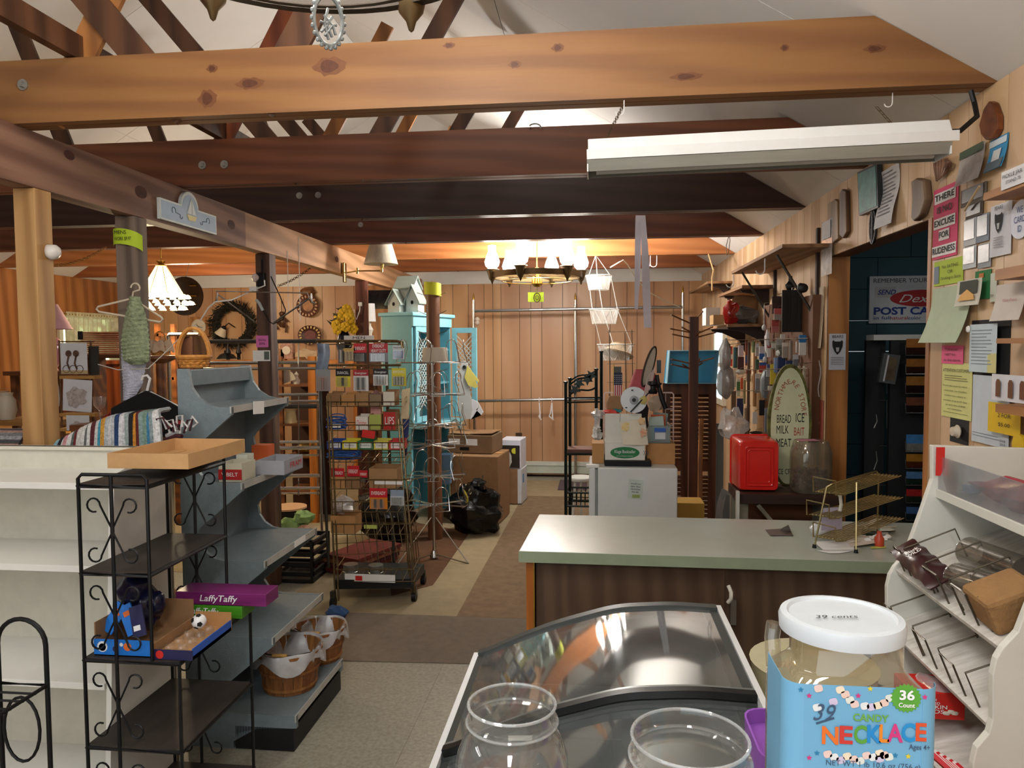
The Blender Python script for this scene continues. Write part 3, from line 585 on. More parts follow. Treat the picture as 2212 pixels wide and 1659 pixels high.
# unlit strip light on chains
fx = T('strip_light','unlit white fluorescent strip light hanging from the nearest truss','lamp',(.6,2.45,2.25))
q0,q1 = P(1268,345,y=2.5),P(2052,305,y=2.5); dv = (q1 - q0).normalized(); up = dv.cross(YA).normalized(); up = up if up.z > 0 else -up; cz = q0.lerp(q1,.5); L2 = (q1 - q0).length / 2
wl = mat('white_enamel','#dfe2e2',.35,var=.03)
fr_ = lambda pts,a,b,mi=0: MB().fr(cz,YA,up,dv,pts,a,b)
hs = fr_([(-.055,.018),(-.035,.058),(.035,.058),(.055,.018)],-L2 + .004,L2 - .016).build('housing',wl,fx,bevel=.003)
fr_([(-.063,-.014),(-.063,.0175),(.12,.0175),(.12,-.014),(.117,-.014),(.117,.0145),(-.06,.0145),(-.06,-.014)],-L2,L2).build('side_skirt',wl,fx)
fr_([(-.05,-.05),(-.062,-.016),(.06,-.016),(.05,-.05),(.047,-.05),(.055,-.02),(-.055,-.02),(-.047,-.05)],-L2,L2 - .02).build('reflector',mat('grey_reflector','#9a9c94',.3,.3,stretch=(.2,3,3),var=.12),fx)
MB().cyl(cz - dv * (L2 - .03) - up * .037,cz + dv * (L2 - .05) - up * .037,.014,n=12).build('fluorescent_tube',plain('#b9bab4',.3),fx)
for e in (-L2,L2 - .024): fr_([(-.058,-.052),(-.058,-.0145),(.058,-.0145),(.058,-.052)],e,e + .004).build('end_plate',wl,fx)
h0 = P(1346,228,y=2.6); b0 = q0 + dv * .06 + up * .02; b0.z = (q0 + dv * .06 + up * .058).z
cm = mat('rusty_chain','#6b5238',.6,.5,var=.3,scale=50); m = MB(); nn = 15
for i in range(nn):
    a,b = b0.lerp(h0,i / nn),b0.lerp(h0,(i + 1.15) / nn); sd = (b - a).cross(V((0,1,.01)) if i % 2 else V((1,0,.01))).normalized() * .004
    m.tube([a + sd,b + sd,b - sd,a - sd],.0012,4,True)
m.build('chain',cm,fx)
m = MB(); e0 = q1 - dv * .17 + up * .058
for i in range(5): a = e0 + V((-.03,.0,.035)) * (i * .33); m.tube([a + XA * .004,a + V((-.012,0,.014)) + XA * .004,a + V((-.012,0,.014)) - XA * .004,a - XA * .004],.0012,4,True)
m.build('chain',cm,fx)
a,b = q1 + up * .03,P(2097,195,y=2.58); MB().tube([a,a + dv * .03,a.lerp(b,.5) + V((.05,0,-.02)),b + V((.012,0,-.04)),b],.008,8).build('power_cord',blk,fx)
def hook(px,py,y,z,lb,s=1,mt=None,flip=1):
    p = P(px,py,y=y); p.z = z
    return S('cup_hook',MB().tube([p,p - ZA * .028 * s] + [p + V((-flip * .012 * s + flip * .012 * s * cos(a),0,-.03 * s - .012 * s * sin(a))) for a in (.3,.9,1.6,2.3,3.0)],.0018 * s,6),mt or paper,lb,'hook','cup hooks')
hook(1348,230,2.62,ZT - .001,'white cup hook holding the strip light chain',1.2); hook(1928,205,2.66,ZT - .001,'white cup hook under the right end of the nearest truss',1.1)
hook(1405,545,7.14,ZT - .001,'left of two white hooks under the fifth truss by the white ribbon',2.6); hook(1419,545,7.14,ZT - .001,'right of two white hooks under the fifth truss',2.6)
# white ribbons hanging from the black truss
for k,(x0,x1,x2,x3,y1,lb) in enumerate(((1373,1385,1371,1378,668,'shorter pointed white ribbon hanging from the fourth truss'),(1384,1394,1391,1407,708,'longer white ribbon strip hanging from the fourth truss'))):
    a,b = P(x0,465,y=5.9),P(x1,465,y=5.9); c,d = P(x2,y1,y=5.9),P(x3,y1,y=5.9)
    S('ribbon',MB().sheet(lambda u,v: (a.lerp(b,u)).lerp(c.lerp(d,u),v) + YA * (.012 * sin(v * 9 + k) - .01 * k) + XA * .012 * sin(v * pi) * (u - .3),3,14,.001),plain('#dcdcea',.6),lb,'ribbon','white ribbons')
# ================================================================== things on the girder and posts
# sailboat plaque
g = GX + .002; A,B,Cc,Dd = [P(*q,x=g) for q in ((338,418),(460,447),(460,515),(340,484))]
t = T('sailboat_plaque','pale blue carved plaque with a sailboat on the weathered girder','sign',(GX,(A.y + B.y) / 2,2.3)); ln = B.y - A.y; z0 = 2.29; hh = .105
pb = plain('#a9c3dc',.5); pw = plain('#dfe9ea',.5); nv = plain('#3c5470',.5)
pl = lambda ins,top: [(ins,ins),(ln - ins,ins),(ln - ins,hh - ins)] + [(ln / 2 + (.085 - ins) * cos(a),hh - ins + (.085 - ins) * .95 * sin(a)) for a in [pi * i / 12 for i in range(13)]] + [(ins,hh - ins)]
f0 = V((g,A.y,z0)); MB().fr(f0,YA,ZA,XA,pl(0,0),0,.018).build('board',pw,t); MB().fr(f0,YA,ZA,XA,pl(.009,0),.0181,.0195).build('blue_field',pb,t)
c0 = f0 + YA * (ln / 2 + .01) + ZA * (hh * .92) + XA * .0196
MB().fr(c0,YA,ZA,XA,[(-.045,-.035),(.045,-.035),(.03,-.062),(-.03,-.062)],0,.004).build('hull',plain('#e8dc9c',.5),t)
MB().fr(c0,YA,ZA,XA,[(-.003,-.03),(-.003,.055),(-.045,-.03)],0,.004).fr(c0,YA,ZA,XA,[(.003,-.03),(.003,.05),(.04,-.03)],0,.004).build('sail',pw,t)
for s in (-1,1):
    q = c0 + YA * s * .12 - ZA * .035; MB().tube(arc(q + YA * s * .05,.016,-1.0,3.6,8,YA * s,ZA) + [q + YA * s * .01 - ZA * .01] + arc(q - YA * s * .02 - ZA * .02,.012,pi,pi * 2.2,5,YA * s,ZA)[::-1],.0022,5).build('scroll',nv,t)
# paper band on post B
def band(pst,py0,py1,mt,lb,lines,drop=.02,rz=0):
    q = V(pst['_w']); h0 = P(285,py0,y=q.y - .04).z
    return q
q = V(pB['_w']); yy = q.y - .065; z1,z0 = P(268,492,y=yy).z,P(268,526,y=yy).z
t = T('price_band','lime paper band taped round the grey post under the girder','note',(q.x,q.y,z0))
MB().sheet(lambda u,v: (q.x + .075 * sin((u - .5) * 2.7),q.y - .015 - .05 * cos((u - .5) * 2.7),z0 + (z1 - z0) * v - .035 * (u - .3) ** 2 * 2),14,3).build('paper',plain('#b6d22c',.7),t)
text(t,'MENS',(q.x - .012,q.y - .068,z0 + .052),XA,ZA,.017,ink,width=.06); text(t,'WORK $9.97',(q.x + .0,q.y - .068,z0 + .022),XA,ZA,.017,ink,width=.085)
# bulb on post A
c = P(112,543,y=2.76); t = T('socket_lamp','white globe bulb in a black socket fixed to the pale left post','lamp',c)
dr = V((.8,0,-.55)).normalized(); Mq = dr.to_track_quat('Z','Y').to_matrix(); MB().lathe(c,[(.0001,-.055),(.016,-.05),(.018,-.028)],14,M=Mq).build('socket',blk,t)
MB().lathe(c,[(.0145,-.028),(.02,-.018),(.031,0),(.03,.015),(.02,.028),(.0001,.033)],18,M=Mq).build('bulb',plain('#dedbd6',.25),t)
# outlet box, bulb and cords on post C
q = V(pC['_w']); yC0 = q.y - .052; px3 = lambda px,py,d=.0: P(px,py,y=yC0 - d)
c = px3(566,605); t = T('outlet_box','black outlet box with a bulb and white cord on the dark brown post','outlet',c)
MB().box(c + YA * -.006,(.05,.04,.095)).build('box',blk,t,bevel=.003); MB().cyl(px3(566,560,-.002),px3(566,590),.006).build('cable',blk,t)
Mq = V((-1,-.3,0)).normalized().to_track_quat('Z','Y').to_matrix(); MB().lathe(px3(553,600,.02),[(.014,-.02),(.03,0),(.026,.018),(.0001,.03)],16,M=Mq).build('bulb',plain('#e3d3cf',.25),t)
MB().tube([px3(571,605,.03),px3(572,617,.03),px3(562,621,.035),px3(548,625,.05),px3(530,635,.1),px3(500,648,.2),px3(465,652,.3),px3(450,665,.3),px3(433,692,.3)],.0045,6).build('cord',paper,t)
MB().box(px3(548,624,.04),(.05,.025,.03)).build('plug',paper,t); MB().tube([px3(554,648,.01),px3(560,655,.015),px3(568,671,.01)],.011,8).build('tap',plain('#b9c0c0',.4),t)
MB().tube([px3(569,671,.012),px3(582,694,.012),px3(590,700,.012),px3(612,690),px3(617,670),px3(605,640),px3(585,597)],.004,6).build('cord',blk,t)
def card(name,px0,py0,px1,py1,y,mt,lb,cat='note',lines=(),group=None,tilt=0,inkm=None,th=.0012,curl=0.0,size=None):   # a sheet facing the camera side of the room
    a,b = P(px0,py0,y=y),P(px1,py1,y=y); w,h = b.x - a.x,a.z - b.z; c = (a + b) / 2
    t = T(name,lb,cat,V((c.x,y,b.z)),group); Mx = Matrix.Rotation(tilt,3,'Y'); U,W = Mx @ XA,Mx @ ZA
    MB().sheet(lambda u,v: c + U * (u - .5) * w + W * (v - .5) * h - YA * curl * (1 - v) ** 2,2,6,th).build('sheet',mt,t)
    for (s,v,hh,ww,mm) in lines: text(t,s,c + W * (v - .5) * h - YA * (th + .001 + curl * (1 - v) ** 2),U,W,hh * h,mm or inkm or ink,width=ww * w)
    return t
card('pink_tag',553,725,580,750,yC0,plain('#d873b4',.7),'pink tag stuck on the dark brown post','tag',[('Shirts',.62,.2,.6,None),('20%',.3,.2,.5,None)])
t = card('picture_card',546,757,584,780,yC0,paper,'small black and white card under the pink tag on the post','card'); MB().box(P(576,768,y=yC0 - .003),(.035,.001,.055)).build('printed_panel',plain('#5b645f',.6),t)
# strings over the girder
for k,(px,e,lb) in enumerate(((645,690,'thin white string looped over the tan end of the girder'),(620,675,'thin white string hanging left of the looped string'))):
    a = P(px,512,x=GX + .0015); a.z = a.z if k == 0 else 2.33; z = a.copy(); z.z = P(px,e,x=GX + .006).z; S('string',MB().tube([a,z],.0028,4),paper,lb,'string')
# swing arm lamp on the girder
b0 = P(742,589,x=GX + .01); t = T('swing_arm_lamp','brass swing arm wall lamp with a cream pleated shade on the girder','lamp',b0)
e = P(825,585,y=b0.y - .1); j = P(772,585,y=b0.y - .05); br = mat('polished_brass','#d6bf7c',.2,1)
MB().box(b0 + XA * .01,(.02,.06,.17)).build('wall_plate',br,t,bevel=.006); MB().tube([b0 + XA * .03,j,e],.006,8).cyl(j - ZA * .025,j + ZA * .025,.011).cyl(e - ZA * .01,e + ZA * .025,.011).build('swing_arm',br,t)
MB().cyl(e + ZA * .02,P(826,570,y=b0.y - .1),.014).build('lamp_socket',br,t)
c = P(823,571,y=b0.y - .1); r1 = 37 * 6.2 / 1600; ht = P(823,530,y=b0.y - .1).z - c.z + .03
MB().lathe(c,[(r1,0),(r1 * .62,ht),(r1 * .60,ht),(r1 * .98,.004)],60).build('lamp_shade',mat('pleated_cream','#e6dcc4',.8,var=.12,scale=3,stretch=(20,20,.1)),t)
# outlet and cord on post D
q = V(pD['_w']); yD0 = q.y - .03; c = P(775,650,y=yD0); t = T('extension_outlet','black outlet strip with a white plug on the reddish post','outlet',c)
MB().box(c,(.03,.03,.16)).box(c - ZA * .06,(.055,.035,.06)).build('strip',blk,t,bevel=.004); c2 = P(778,657,y=yD0 - .04); MB().box(c2,(.03,.03,.035)).build('plug',paper,t); MB().tube([c2,P(777,672,y=yD0 - .04),P(770,690,y=yD0 - .04),P(764,678,y=yD0 - .04),P(766,668,y=yD0 - .04)],.005,6).build('cord',paper,t)
# ================================================================== clutter behind the white shelves
def vbox(name,px0,py0,px1,py1,y,dep,mt,lb,cat,group=None,bevel=0,zbase=None):   # box whose front face fills a measured rectangle
    a,b = P(px0,py0,y=y),P(px1,py1,y=y); z0 = b.z if zbase is None else zbase
    return S(name,MB().bx(a.x,b.x,y,y + dep,z0,a.z),mt,lb,cat,group,bevel)
tz = 1.225
S('display_table',MB().bx(-2.16,-1.86,2.65,3.1,tz - .03,tz).bx(-2.14,-1.9,2.68,3.06,0,tz - .03),plain('#cfcabd',.6),'pale display table behind the white shelves, under the striped rug','table')
cols = ['#8fb7c4','#1c1c1e','#d9d9d6','#c98f94','#d9d9d6','#5f6a66','#6b2226','#cfcdc8','#d8d6d2','#6e7072','#d9d9d6','#5a2228','#cfcdc8','#3e8fa8','#d29a3a','#b9bfc2','#d6d6d8','#b9bfc2','#25406e','#e0e0e4','#cfcfd2','#9aa7a6','#1d1d20','#d4902e','#5e1f20','#8aa39e','#7e9a8a','#3f7fa6','#8fa0a4','#e6e6e6','#e6e6e6']
rm = [mat('rag_' + c[1:],c,.95,var=.25,scale=90,bump=.6,bscale=150) for c in cols]
a,b = P(138,955,y=2.72),P(352,955,y=2.72)
top = lambda u: tz + .035 + .055 * sin(min(u * 1.25,1) * pi * .62) + .05 * u
rugf = lambda u,v: (a.x + (b.x - a.x) * (u + .10 * (1 - v) * u + .0 * v),2.655 + .05 * v + .16 * max(0,v - .75) * 4 * .5,tz + .004 + (top(u) - tz) * (1.25 * sin(min(v,.8) / .8 * pi / 2)) + .004 * sin(u * 140))
S('rag_rug',MB().sheet(rugf,93,10,.012,mifn=lambda u,v: min(int(u * 31),30)),rm,'folded rag rug with many coloured stripes lying on the table behind the white shelves','rug')
c0 = P(385,930,y=2.70); m = MB()
for k in range(7): zz = tz + .012 + .017 * k; m.tube([(c0.x - .05 - .0 * k,2.68 + .006 * k,zz),(c0.x,2.675 + .006 * k,zz + .02),(c0.x + .055 - .012 * k,2.69,zz + .015)],.010,7,mi=k % 4)
for k in range(8): p0 = V((c0.x - .05 + .014 * k,2.68,tz + .1 + .01 * sin(k * 2))); m.tube([p0,p0 + V((-.02 + .007 * k,-.01,.05)),p0 + V((.01 + .006 * k,-.015,.055 - .03 * (k % 2))),p0 + V((.03,-.01,.01))],.004,5,mi=0 if k % 3 else 3)
S('rag_rug_end',m,[mat('rag_white','#dcdad8',.95,var=.2,scale=60),mat('rag_black','#161618',.95,var=.2),mat('rag_red','#a8383c',.95,var=.2),mat('rag_maroon','#4a2026',.95,var=.2)],'knotted fringe end of a black, white and red rag rug beside the grey shelves','rug')
S('rag_rug',MB().sheet(lambda u,v: (-2.165 + .16 * u,2.8 + .15 * v,tz + .004 + .075 * sin(pi * v * .8) * (.4 + .6 * u)),8,24,.012,mifn=lambda u,v: int(v * 12) % 4),[mat('rug_grey','#8d8f93',.95,var=.3,scale=80),mat('rug_dark','#4a4a52',.95,var=.3,scale=80),mat('rug_mid','#a9a4a4',.95,var=.3,scale=80),mat('rug_wine','#5b2e35',.95,var=.3,scale=80)],'grey and wine striped rug just right of the pale post','rug')
S('rag_rug',MB().sheet(lambda u,v: (-2.62 + .34 * u,2.68 + .15 * v,tz + .004 + .08 * sin(pi * v * .8)),8,24,.012,mifn=lambda u,v: int(v * 12) % 4),[mat('rug_g2','#7f7d80',.95,var=.3,scale=80),mat('rug_pk','#b08a7c',.95,var=.3,scale=80),mat('rug_dk2','#4b474c',.95,var=.3,scale=80),mat('rug_md2','#99979a',.95,var=.3,scale=80)],'grey and dusty pink striped rug left of the pale post','rug')
S('display_table',MB().bx(-2.8,-2.27,2.65,3.0,tz - .03,tz).bx(-2.78,-2.29,2.68,2.96,0,tz - .03),plain('#c9c4b8',.6),'pale display table left of the post behind the white shelves','table')
# hangers
def hanger(px0,py0,px1,py1,y,lb,mt,hook_top,neck,rr=.005,low=None):
    A,B = P(px0,py0,y=y),P(px1,py1,y=y); Nk = P(*neck,y=y); Tp = P(*hook_top,y=y)
    hk = [Nk,Nk + (Tp - Nk) * .45] + arc(Tp - ZA * .022,.022,-.4,pi * .98,8)
    lw = low or 0
    return MB().tube([Nk,A + ZA * .012,A + V((-.008,0,0)),A + V((.004,0,-.012)),B + V((-.004,0,-.012)),B + V((.008,0,0)),B + ZA * .012,Nk],rr,7).tube(hk,rr * .8,7)
t = T('scarf_hanger','cream wooden-look hanger slung on the grey post under the lime band','hanger',P(285,690,y=3.24))
hanger(212,668,348,690,3.24,'',None,(292,612),(285,645),.005).build('hanger_frame',plain('#d8cbb4',.5),t)
sc = mat('green_chenille','#a9b892',.95,var=.25,scale=60,bump=.9,bscale=90); lc = mat('white_lace','#c9cbdc',.9,var=.2,scale=80,bump=.6,bscale=120)
def strip(name,L,y,mt,lb,lumps=1.0):
    def f(u,v):
        k = v * (len(L) - 1); i = min(int(k),len(L) - 2); f_ = k - i; q = [L[i][j] + (L[i + 1][j] - L[i][j]) * f_ for j in range(3)]
        c = P(q[0] + (q[1] - q[0]) * u,q[2],y=y); return c + V((.003 * sin(v * 110) * (1 if u > .5 else -1) * lumps,-.025 * sin(u * pi) - .003 * sin(v * 120 + 5 * u) * lumps,0))
    return S(name,MB().sheet(f,8,60,.006),mt,lb,'scarf')
strip('scarf',[(280,302,641),(268,318,690),(261,323,740),(265,322,778),(280,312,786)],3.22,sc,'pale green chenille scarf hanging from the cream hanger')
strip('scarf',[(262,318,742),(262,316,785),(266,308,830),(266,288,864)],3.25,lc,'lilac white lace runner hanging below the green scarf',.4)
hy = 3.19; t = T('black_garment_hanger','white plastic hanger holding a black top behind the striped rug','hanger',P(317,900,y=hy))
Nk = P(316,850,y=hy); MB().tube([Nk + ZA * -.002,P(321,830,y=hy),P(324,818,y=hy),P(318,811,y=hy),P(309,813,y=hy),P(306,821,y=hy)],.006,8).tube([P(246,884,y=hy),P(308,848,y=hy),P(326,848,y=hy),P(386,878,y=hy)],.005,7).build('hanger_frame',plain('#e6e6e6',.35),t)
S('knit_sweater',MB().sheet(lambda u,v: P((240 + 150 * u),(848 - 4 + 38 * abs(2 * u - 1) ** 1.1) * (1 - v) + (945) * v,y=hy - .012) + YA * (.01 * sin(u * 11) * v),24,8,.02),mat('black_knit','#0c0c0d',.95,var=.2,scale=60),'black knit top draped over the white plastic hanger','clothing')
S('string',MB().tube([P(212,787,y=3.3),P(255,799,y=3.25),P(320,796,y=3.2),P(350,768,y=3.3),P(400,718,y=3.6),P(425,698,y=3.7)],.0025,5),plain('#c9c4ba',.6),'thin pale cord sagging between the post and the clock','string')
# print rack
ry = 4.1; t = T('print_rack','brown wire rack holding prints between the left posts','rack',P(165,960,y=ry)); m = MB()
for px in (128,196): m.tube([P(px,735,y=ry + .05),P(px + 6,930,y=ry + .05),V((P(px + 6,930,y=ry).x,ry + .05,0))],.006,6)
for py in (738,812,893,925): m.tube([P(126,py,y=ry + .05),P(204,py,y=ry + .05)],.004,5)
m.tube([P(128,745,y=ry + .05),P(100,743,y=4.05)],.003,5).tube([P(132,826,y=ry + .05),P(114,825,y=4.05)],.003,5); m.build('frame',mat('brown_wire','#6e4a2a',.5,.3),t)
for py in (812,893,925): a,b = P(128,py,y=ry - .02),P(204,py,y=ry - .02); MB().bx(a.x,b.x,ry - .02,ry + .05,a.z - .018,a.z).build('ledge',mat('tan_ledge','#b98a48',.6),t)
sk = mat('sepia','#7a5a48',.8,var=.4,scale=40)
def prnt(px0,py0,px1,py1,lb,tl=0):
    t = card('art_print',px0,py0,px1,py1,ry - .03,plain('#d9dbe0',.6),lb,'print',group='prints in the wire rack',tilt=tl)
    a,b = P(px0,py0,y=ry - .033),P(px1,py1,y=ry - .033); return t,a,b
t,a,b = prnt(130,741,190,808,'white art print of two figures on a bicycle, top of the wire rack'); w,h = b.x - a.x,a.z - b.z
for cx in (.3,.58):
    m = MB().lathe((a.x + w * cx,ry - .034,b.z + h * .66),[(.0001,0),(.02,.0),(.02,.0005),(.0001,.0005)],10,M=Matrix.Rotation(pi / 2,3,'X')); m.tube([(a.x + w * cx,ry - .034,b.z + h * .58),(a.x + w * (cx - .06),ry - .034,b.z + h * .35),(a.x + w * (cx + .02),ry - .034,b.z + h * .15)],.005,5); m.build('figure',sk,t)
m = MB()
for cx in (.2,.45,.7): m.tube(arc((a.x + w * cx,ry - .034,b.z + h * .16),.022,0,2 * pi,14)[:-1],.002,4,True)
m.build('wheels',sk,t); MB().bx(a.x,b.x,ry - .0345,ry - .0335,b.z,b.z + h * .12).build('ground',plain('#b8a178',.7),t)
t,a,b = prnt(135,820,200,889,'white art print with a brown sketch, middle of the wire rack',.06); MB().blob(((a.x + b.x) / 2 - .01,ry - .033,(a.z + b.z) / 2 - .01),(.055,.0012,.05),14,.3,4).build('sketch',mat('sketch','#8d7d74',.8,var=.3,scale=60,col2='#c9c6c6'),t)
t,a,b = prnt(143,897,194,930,'white art print with a faint sketch, lowest in the wire rack'); MB().blob(((a.x + b.x) / 2,ry - .033,b.z + .03),(.045,.0012,.02),12,.3,6).build('sketch',mat('sketch','#8d7d74'),t)
S('picture_backing',MB().bx(*sorted((P(191,760,y=ry).x,P(211,760,y=ry).x)),ry,ry + .012,P(191,810,y=ry).z,P(191,748,y=ry).z),plain('#2f2b26',.6),'dark board edge standing right of the bicycle print','board')
for k,(a,b,c_,d) in enumerate(((104,743,112,810),(118,825,124,878))):
    S('hanging_strap',MB().sheet(lambda u,v: P(a + (c_ - a) * u + 3 * v,b + (d - b) * v,y=4.05) + YA * .01 * sin(v * 3),2,6,.003),plain('#bdb7b2',.5),['pale strap hanging between the pale post and the bicycle print','pale strap hanging left of the middle print'][k],'strap')
# pink lamp
ly = 4.9; c = P(109,800,y=ly); k = ly / 1600; t = T('table_lamp','dusty pink ceramic table lamp with a pink shade behind the pale post','lamp',c)
pk = mat('pink_ceramic','#b5747e',.18,var=.1); hz = P(109,718,y=ly).z - c.z
MB().lathe(c,[(.0001,0),(.05,0),(.045,.02),(.07,.06),(.085,hz * .55),(.07,hz * .8),(.035,hz * .9),(.05,hz * .95),(.02,hz),(.0001,hz)],24).build('base',pk,t)
MB().cyl(c + ZA * hz,c + ZA * (hz + .03),.012).build('stem',bronze,t); zz = P(109,711,y=ly).z; zt_ = P(109,657,y=ly).z
MB().lathe((c.x,c.y,zz),[(.15,0),(.06,zt_ - zz),(.057,zt_ - zz),(.147,0)],28).build('lamp_shade',mat('pink_shade','#b98a90',.8),t)
S('lamp_table',MB().bx(c.x - .2,c.x + .2,ly - .2,ly + .3,c.z - .03,c.z - .001).bx(c.x - .18,c.x - .14,ly - .16,ly - .12,0,c.z - .03).bx(c.x + .14,c.x + .18,ly - .16,ly - .12,0,c.z - .03).bx(c.x - .18,c.x - .14,ly + .22,ly + .26,0,c.z - .03).bx(c.x + .14,c.x + .18,ly + .22,ly + .26,0,c.z - .03),wood('table_brown','#7a4824','#563018','x'),'brown table carrying the pink lamp','table')
# placemats on a shelf
py0,py1,my = 716,768,4.7; n = 11; a,b = P(172,766,y=my),P(258,766,y=my); z0,z1 = a.z,P(200,716,y=my).z; hh = (z1 - z0) / n
pm = mat('terracotta_cloth','#d08a60',.9,var=.15,scale=30)
proto = None
for i in range(n):
    x0 = a.x + .03 * max(0,5 - i) + (.012 * sin(i * 2.2)); z = z0 + hh * i
    if not proto:
        proto = S('placemat',MB().tube([(a.x,my + .1,z0 + hh / 2)] + [(a.x,my + .1,z0 + hh / 2)],.001,3) if 0 else MB().bx(a.x,b.x,my,my + .25,z0 + .0004,z0 + hh - .003),pm,'terracotta cloth placemat in the folded pile by the grey post','placemat','terracotta placemats',.003); q = proto
    else: q = dup(proto,proto.location + V((.01 * sin(i * 2.2),.0,hh * i)))
S('placemat_tag',MB().bx(a.x + .0,a.x + .035,my - .012,my - .008,z1 - .055,z1 + .002),[ink],'black and white tag on the corner of the placemat pile','tag')
S('placemat_shelf',MB().bx(a.x - .05,b.x + .05,my,my + .3,z0 - .025,z0).bx(a.x - .05,a.x - .02,my,my + .3,0,z0 - .025).bx(b.x + .02,b.x + .05,my,my + .3,0,z0 - .025),wood('table_brown','#7a4824','#563018','x'),'brown wooden stand under the placemat pile','stand')
# ruffled bread basket
by = 4.5; c = P(347,768,y=by); S('pedestal',MB().lathe((c.x,by,0),[(.0001,0),(.12,0),(.1,.03),(.03,.06),(.03,c.z - .05),(.1,c.z - .02),(.1,c.z - .001),(.0001,c.z - .001)],16),wood('table_brown'),'brown pedestal under the ruffled basket','stand'); t = T('bread_basket','small basket with a cream ruffled liner and hooped handle behind the green scarf','basket',c); cl = mat('cream_ruffle','#d2b79c',.9,var=.15)
MB().lathe(c,[(.0001,0),(.05,0),(.065,.06),(.06,.06),(.0001,.01)],20).build('bowl',wick,t); MB().sheet(lambda u,v: c + V(((.06 + .02 * v + .008 * sin(u * 60)) * cos(u * 2 * pi),(.06 + .02 * v + .008 * sin(u * 60)) * sin(u * 2 * pi),.095 - .07 * v + .008 * sin(u * 47))),60,4,.002).build('ruffle',cl,t)
MB().tube(arc(c + ZA * .07,.045,0,pi,14,XA,ZA,.085),.005,6).build('handle',wick,t)
# clothes rail and cabinet at far left, hutch
S('dark_cabinet',MB().bx(-5.1,-4.3,6.3,6.7,0,1.5).bx(-5.13,-4.27,6.27,6.72,1.5,1.53),wood('cabinet_red','#7d3f1e','#562711','z',.4),'reddish brown cabinet far behind the prints','cabinet')
t = T('hutch','dark brown hutch far behind the green scarf','cabinet',(-3.55,6.9,0)); m = MB()
for px in (337,372): q = P(px,700,y=6.4); m.bx(q.x - .02,q.x + .02,6.4,6.44,0,q.z)
m.build('upright',wood('table_brown','#7a4824'),t); q0,q1 = P(337,700,y=6.4),P(372,700,y=6.4)
for z in (1.75,1.35,.9,.45): MB().bx(q0.x,q1.x,6.4,6.7,z,z + .025).build('shelf',wood('table_brown','#7a4824'),t)
MB().bx(q0.x - .02,q1.x + .02,6.7,6.72,0,1.8).build('back_panel',plain('#3a1e12',.6),t)
a = P(388,722,y=6.0); b = P(362,722,y=6.0); S('chrome_rail',MB().tube([(b.x,6,0),(b.x,6,b.z - .02),b + XA * .02,P(430,722,y=6.0)],.016,8),chrome,'chrome tube rail behind the ruffled basket','rail')
m = MB()
for i in range(5): m.blob((-3.0 + .13 * i,7.9,.55 + .12 * (i % 3)),(.12,.1,.12),10,.15,i)
S('side_table',MB().bx(-5.6,-4.4,5.5,5.9,.93,.97).bx(-5.55,-5.5,5.55,5.6,0,.93).bx(-4.5,-4.45,5.55,5.6,0,.93).bx(-5.55,-5.5,5.8,5.85,0,.93).bx(-4.5,-4.45,5.8,5.85,0,.93),wood('table_tan','#b88a52','#8f6636','x'),'tan table far left behind the pale post','table')
# lace curtain in the left window
wa,wb = 8.98,8.0; lace = clearmat('lace_curtain','#eef0dc',.02,.6,.8,'#d9d8bd'); t = T('curtain','cream lace curtain with a gathered valance in the left window','curtain',(XL + .1,8.5,1.3))
MB().sheet(lambda u,v: (XL + .09 + .02 * sin(u * 75),wb + (wa - wb) * u,2.02 - .45 * v - .0 * u),60,6,.002).build('valance',lace,t)
for s in (0,.78): MB().sheet(lambda u,v: (XL + .07 + .015 * sin(u * 30),wb + (wa - wb) * (s + .22 * u),1.98 - .85 * v),20,6,.002).build('side_drape',lace,t)
MB().sheet(lambda u,v: (XL + .09 + .03 * sin(u * 120),wb + (wa - wb) * u,2.07 - .05 * v),80,2,.003).build('heading',plain('#cfc7a6',.8),t); MB().cyl((XL + .09,wb - .05,2.04),(XL + .09,wa + .05,2.04),.01).build('curtain_rod',brass,t)
# ================================================================== things on the back wall, left half
yw = YB - .02
c = P(503,702,y=yw - .08); k = (yw - .08) / 1600; t = T('wreath','dark evergreen wreath on the back wall with a small lantern inside','wreath',c)
rr = random.Random(5); m = MB(); Rw = 42 * k
for i in range(620):
    a = rr.uniform(0,2 * pi); b = rr.uniform(0,2 * pi); q = c + V((cos(a),0,sin(a))) * (Rw + .06 * cos(b)) + YA * (.055 * sin(b)); d = V((cos(a + rr.uniform(-1,1) + .6),-.3 + rr.uniform(-.4,.4),sin(a + rr.uniform(-1,1) + .6))).normalized() * rr.uniform(.05,.1)
    sd = d.cross(V((rr.random(),rr.random(),rr.random()))).normalized() * .012; m.add([q - sd,q + sd,q + d],[(0,1,2)])
m.build('needles',mat('dark_fir_needles','#2c2a1e',.8,var=.3,scale=30),t); MB().tube(arc(c,Rw,0,2 * pi,30)[:-1],.045,8,True).build('ring',plain('#1e1a14',.9),t)
c2 = P(480,715,y=yw - .12); t2 = T('wall_lamp','small pleated lamp with a dark cap hanging inside the wreath','lamp',c2)
Mq = V((.5,0,.8)).to_track_quat('Z','Y').to_matrix(); MB().lathe(c2,[(.075,-.06),(.035,.04),(.033,.04),(.072,-.06)],16,M=Mq).build('lamp_shade',plain('#cfc0a6',.7),t2); MB().lathe(c2,[(.04,.04),(.02,.07),(.0001,.075)],12,M=Mq).build('cap',blk,t2); MB().tube([c2 + Mq @ V((0,0,.07)),c2 + V((.09,0,.1)),c2 + V((.13,.08,.05))],.008,6).build('arm',blk,t2)
c = P(432,706,y=yw - .03); k = yw / 1600; t = T('wall_clock','square wooden wall clock with a round dial left of the wreath','clock',c - ZA * .13)
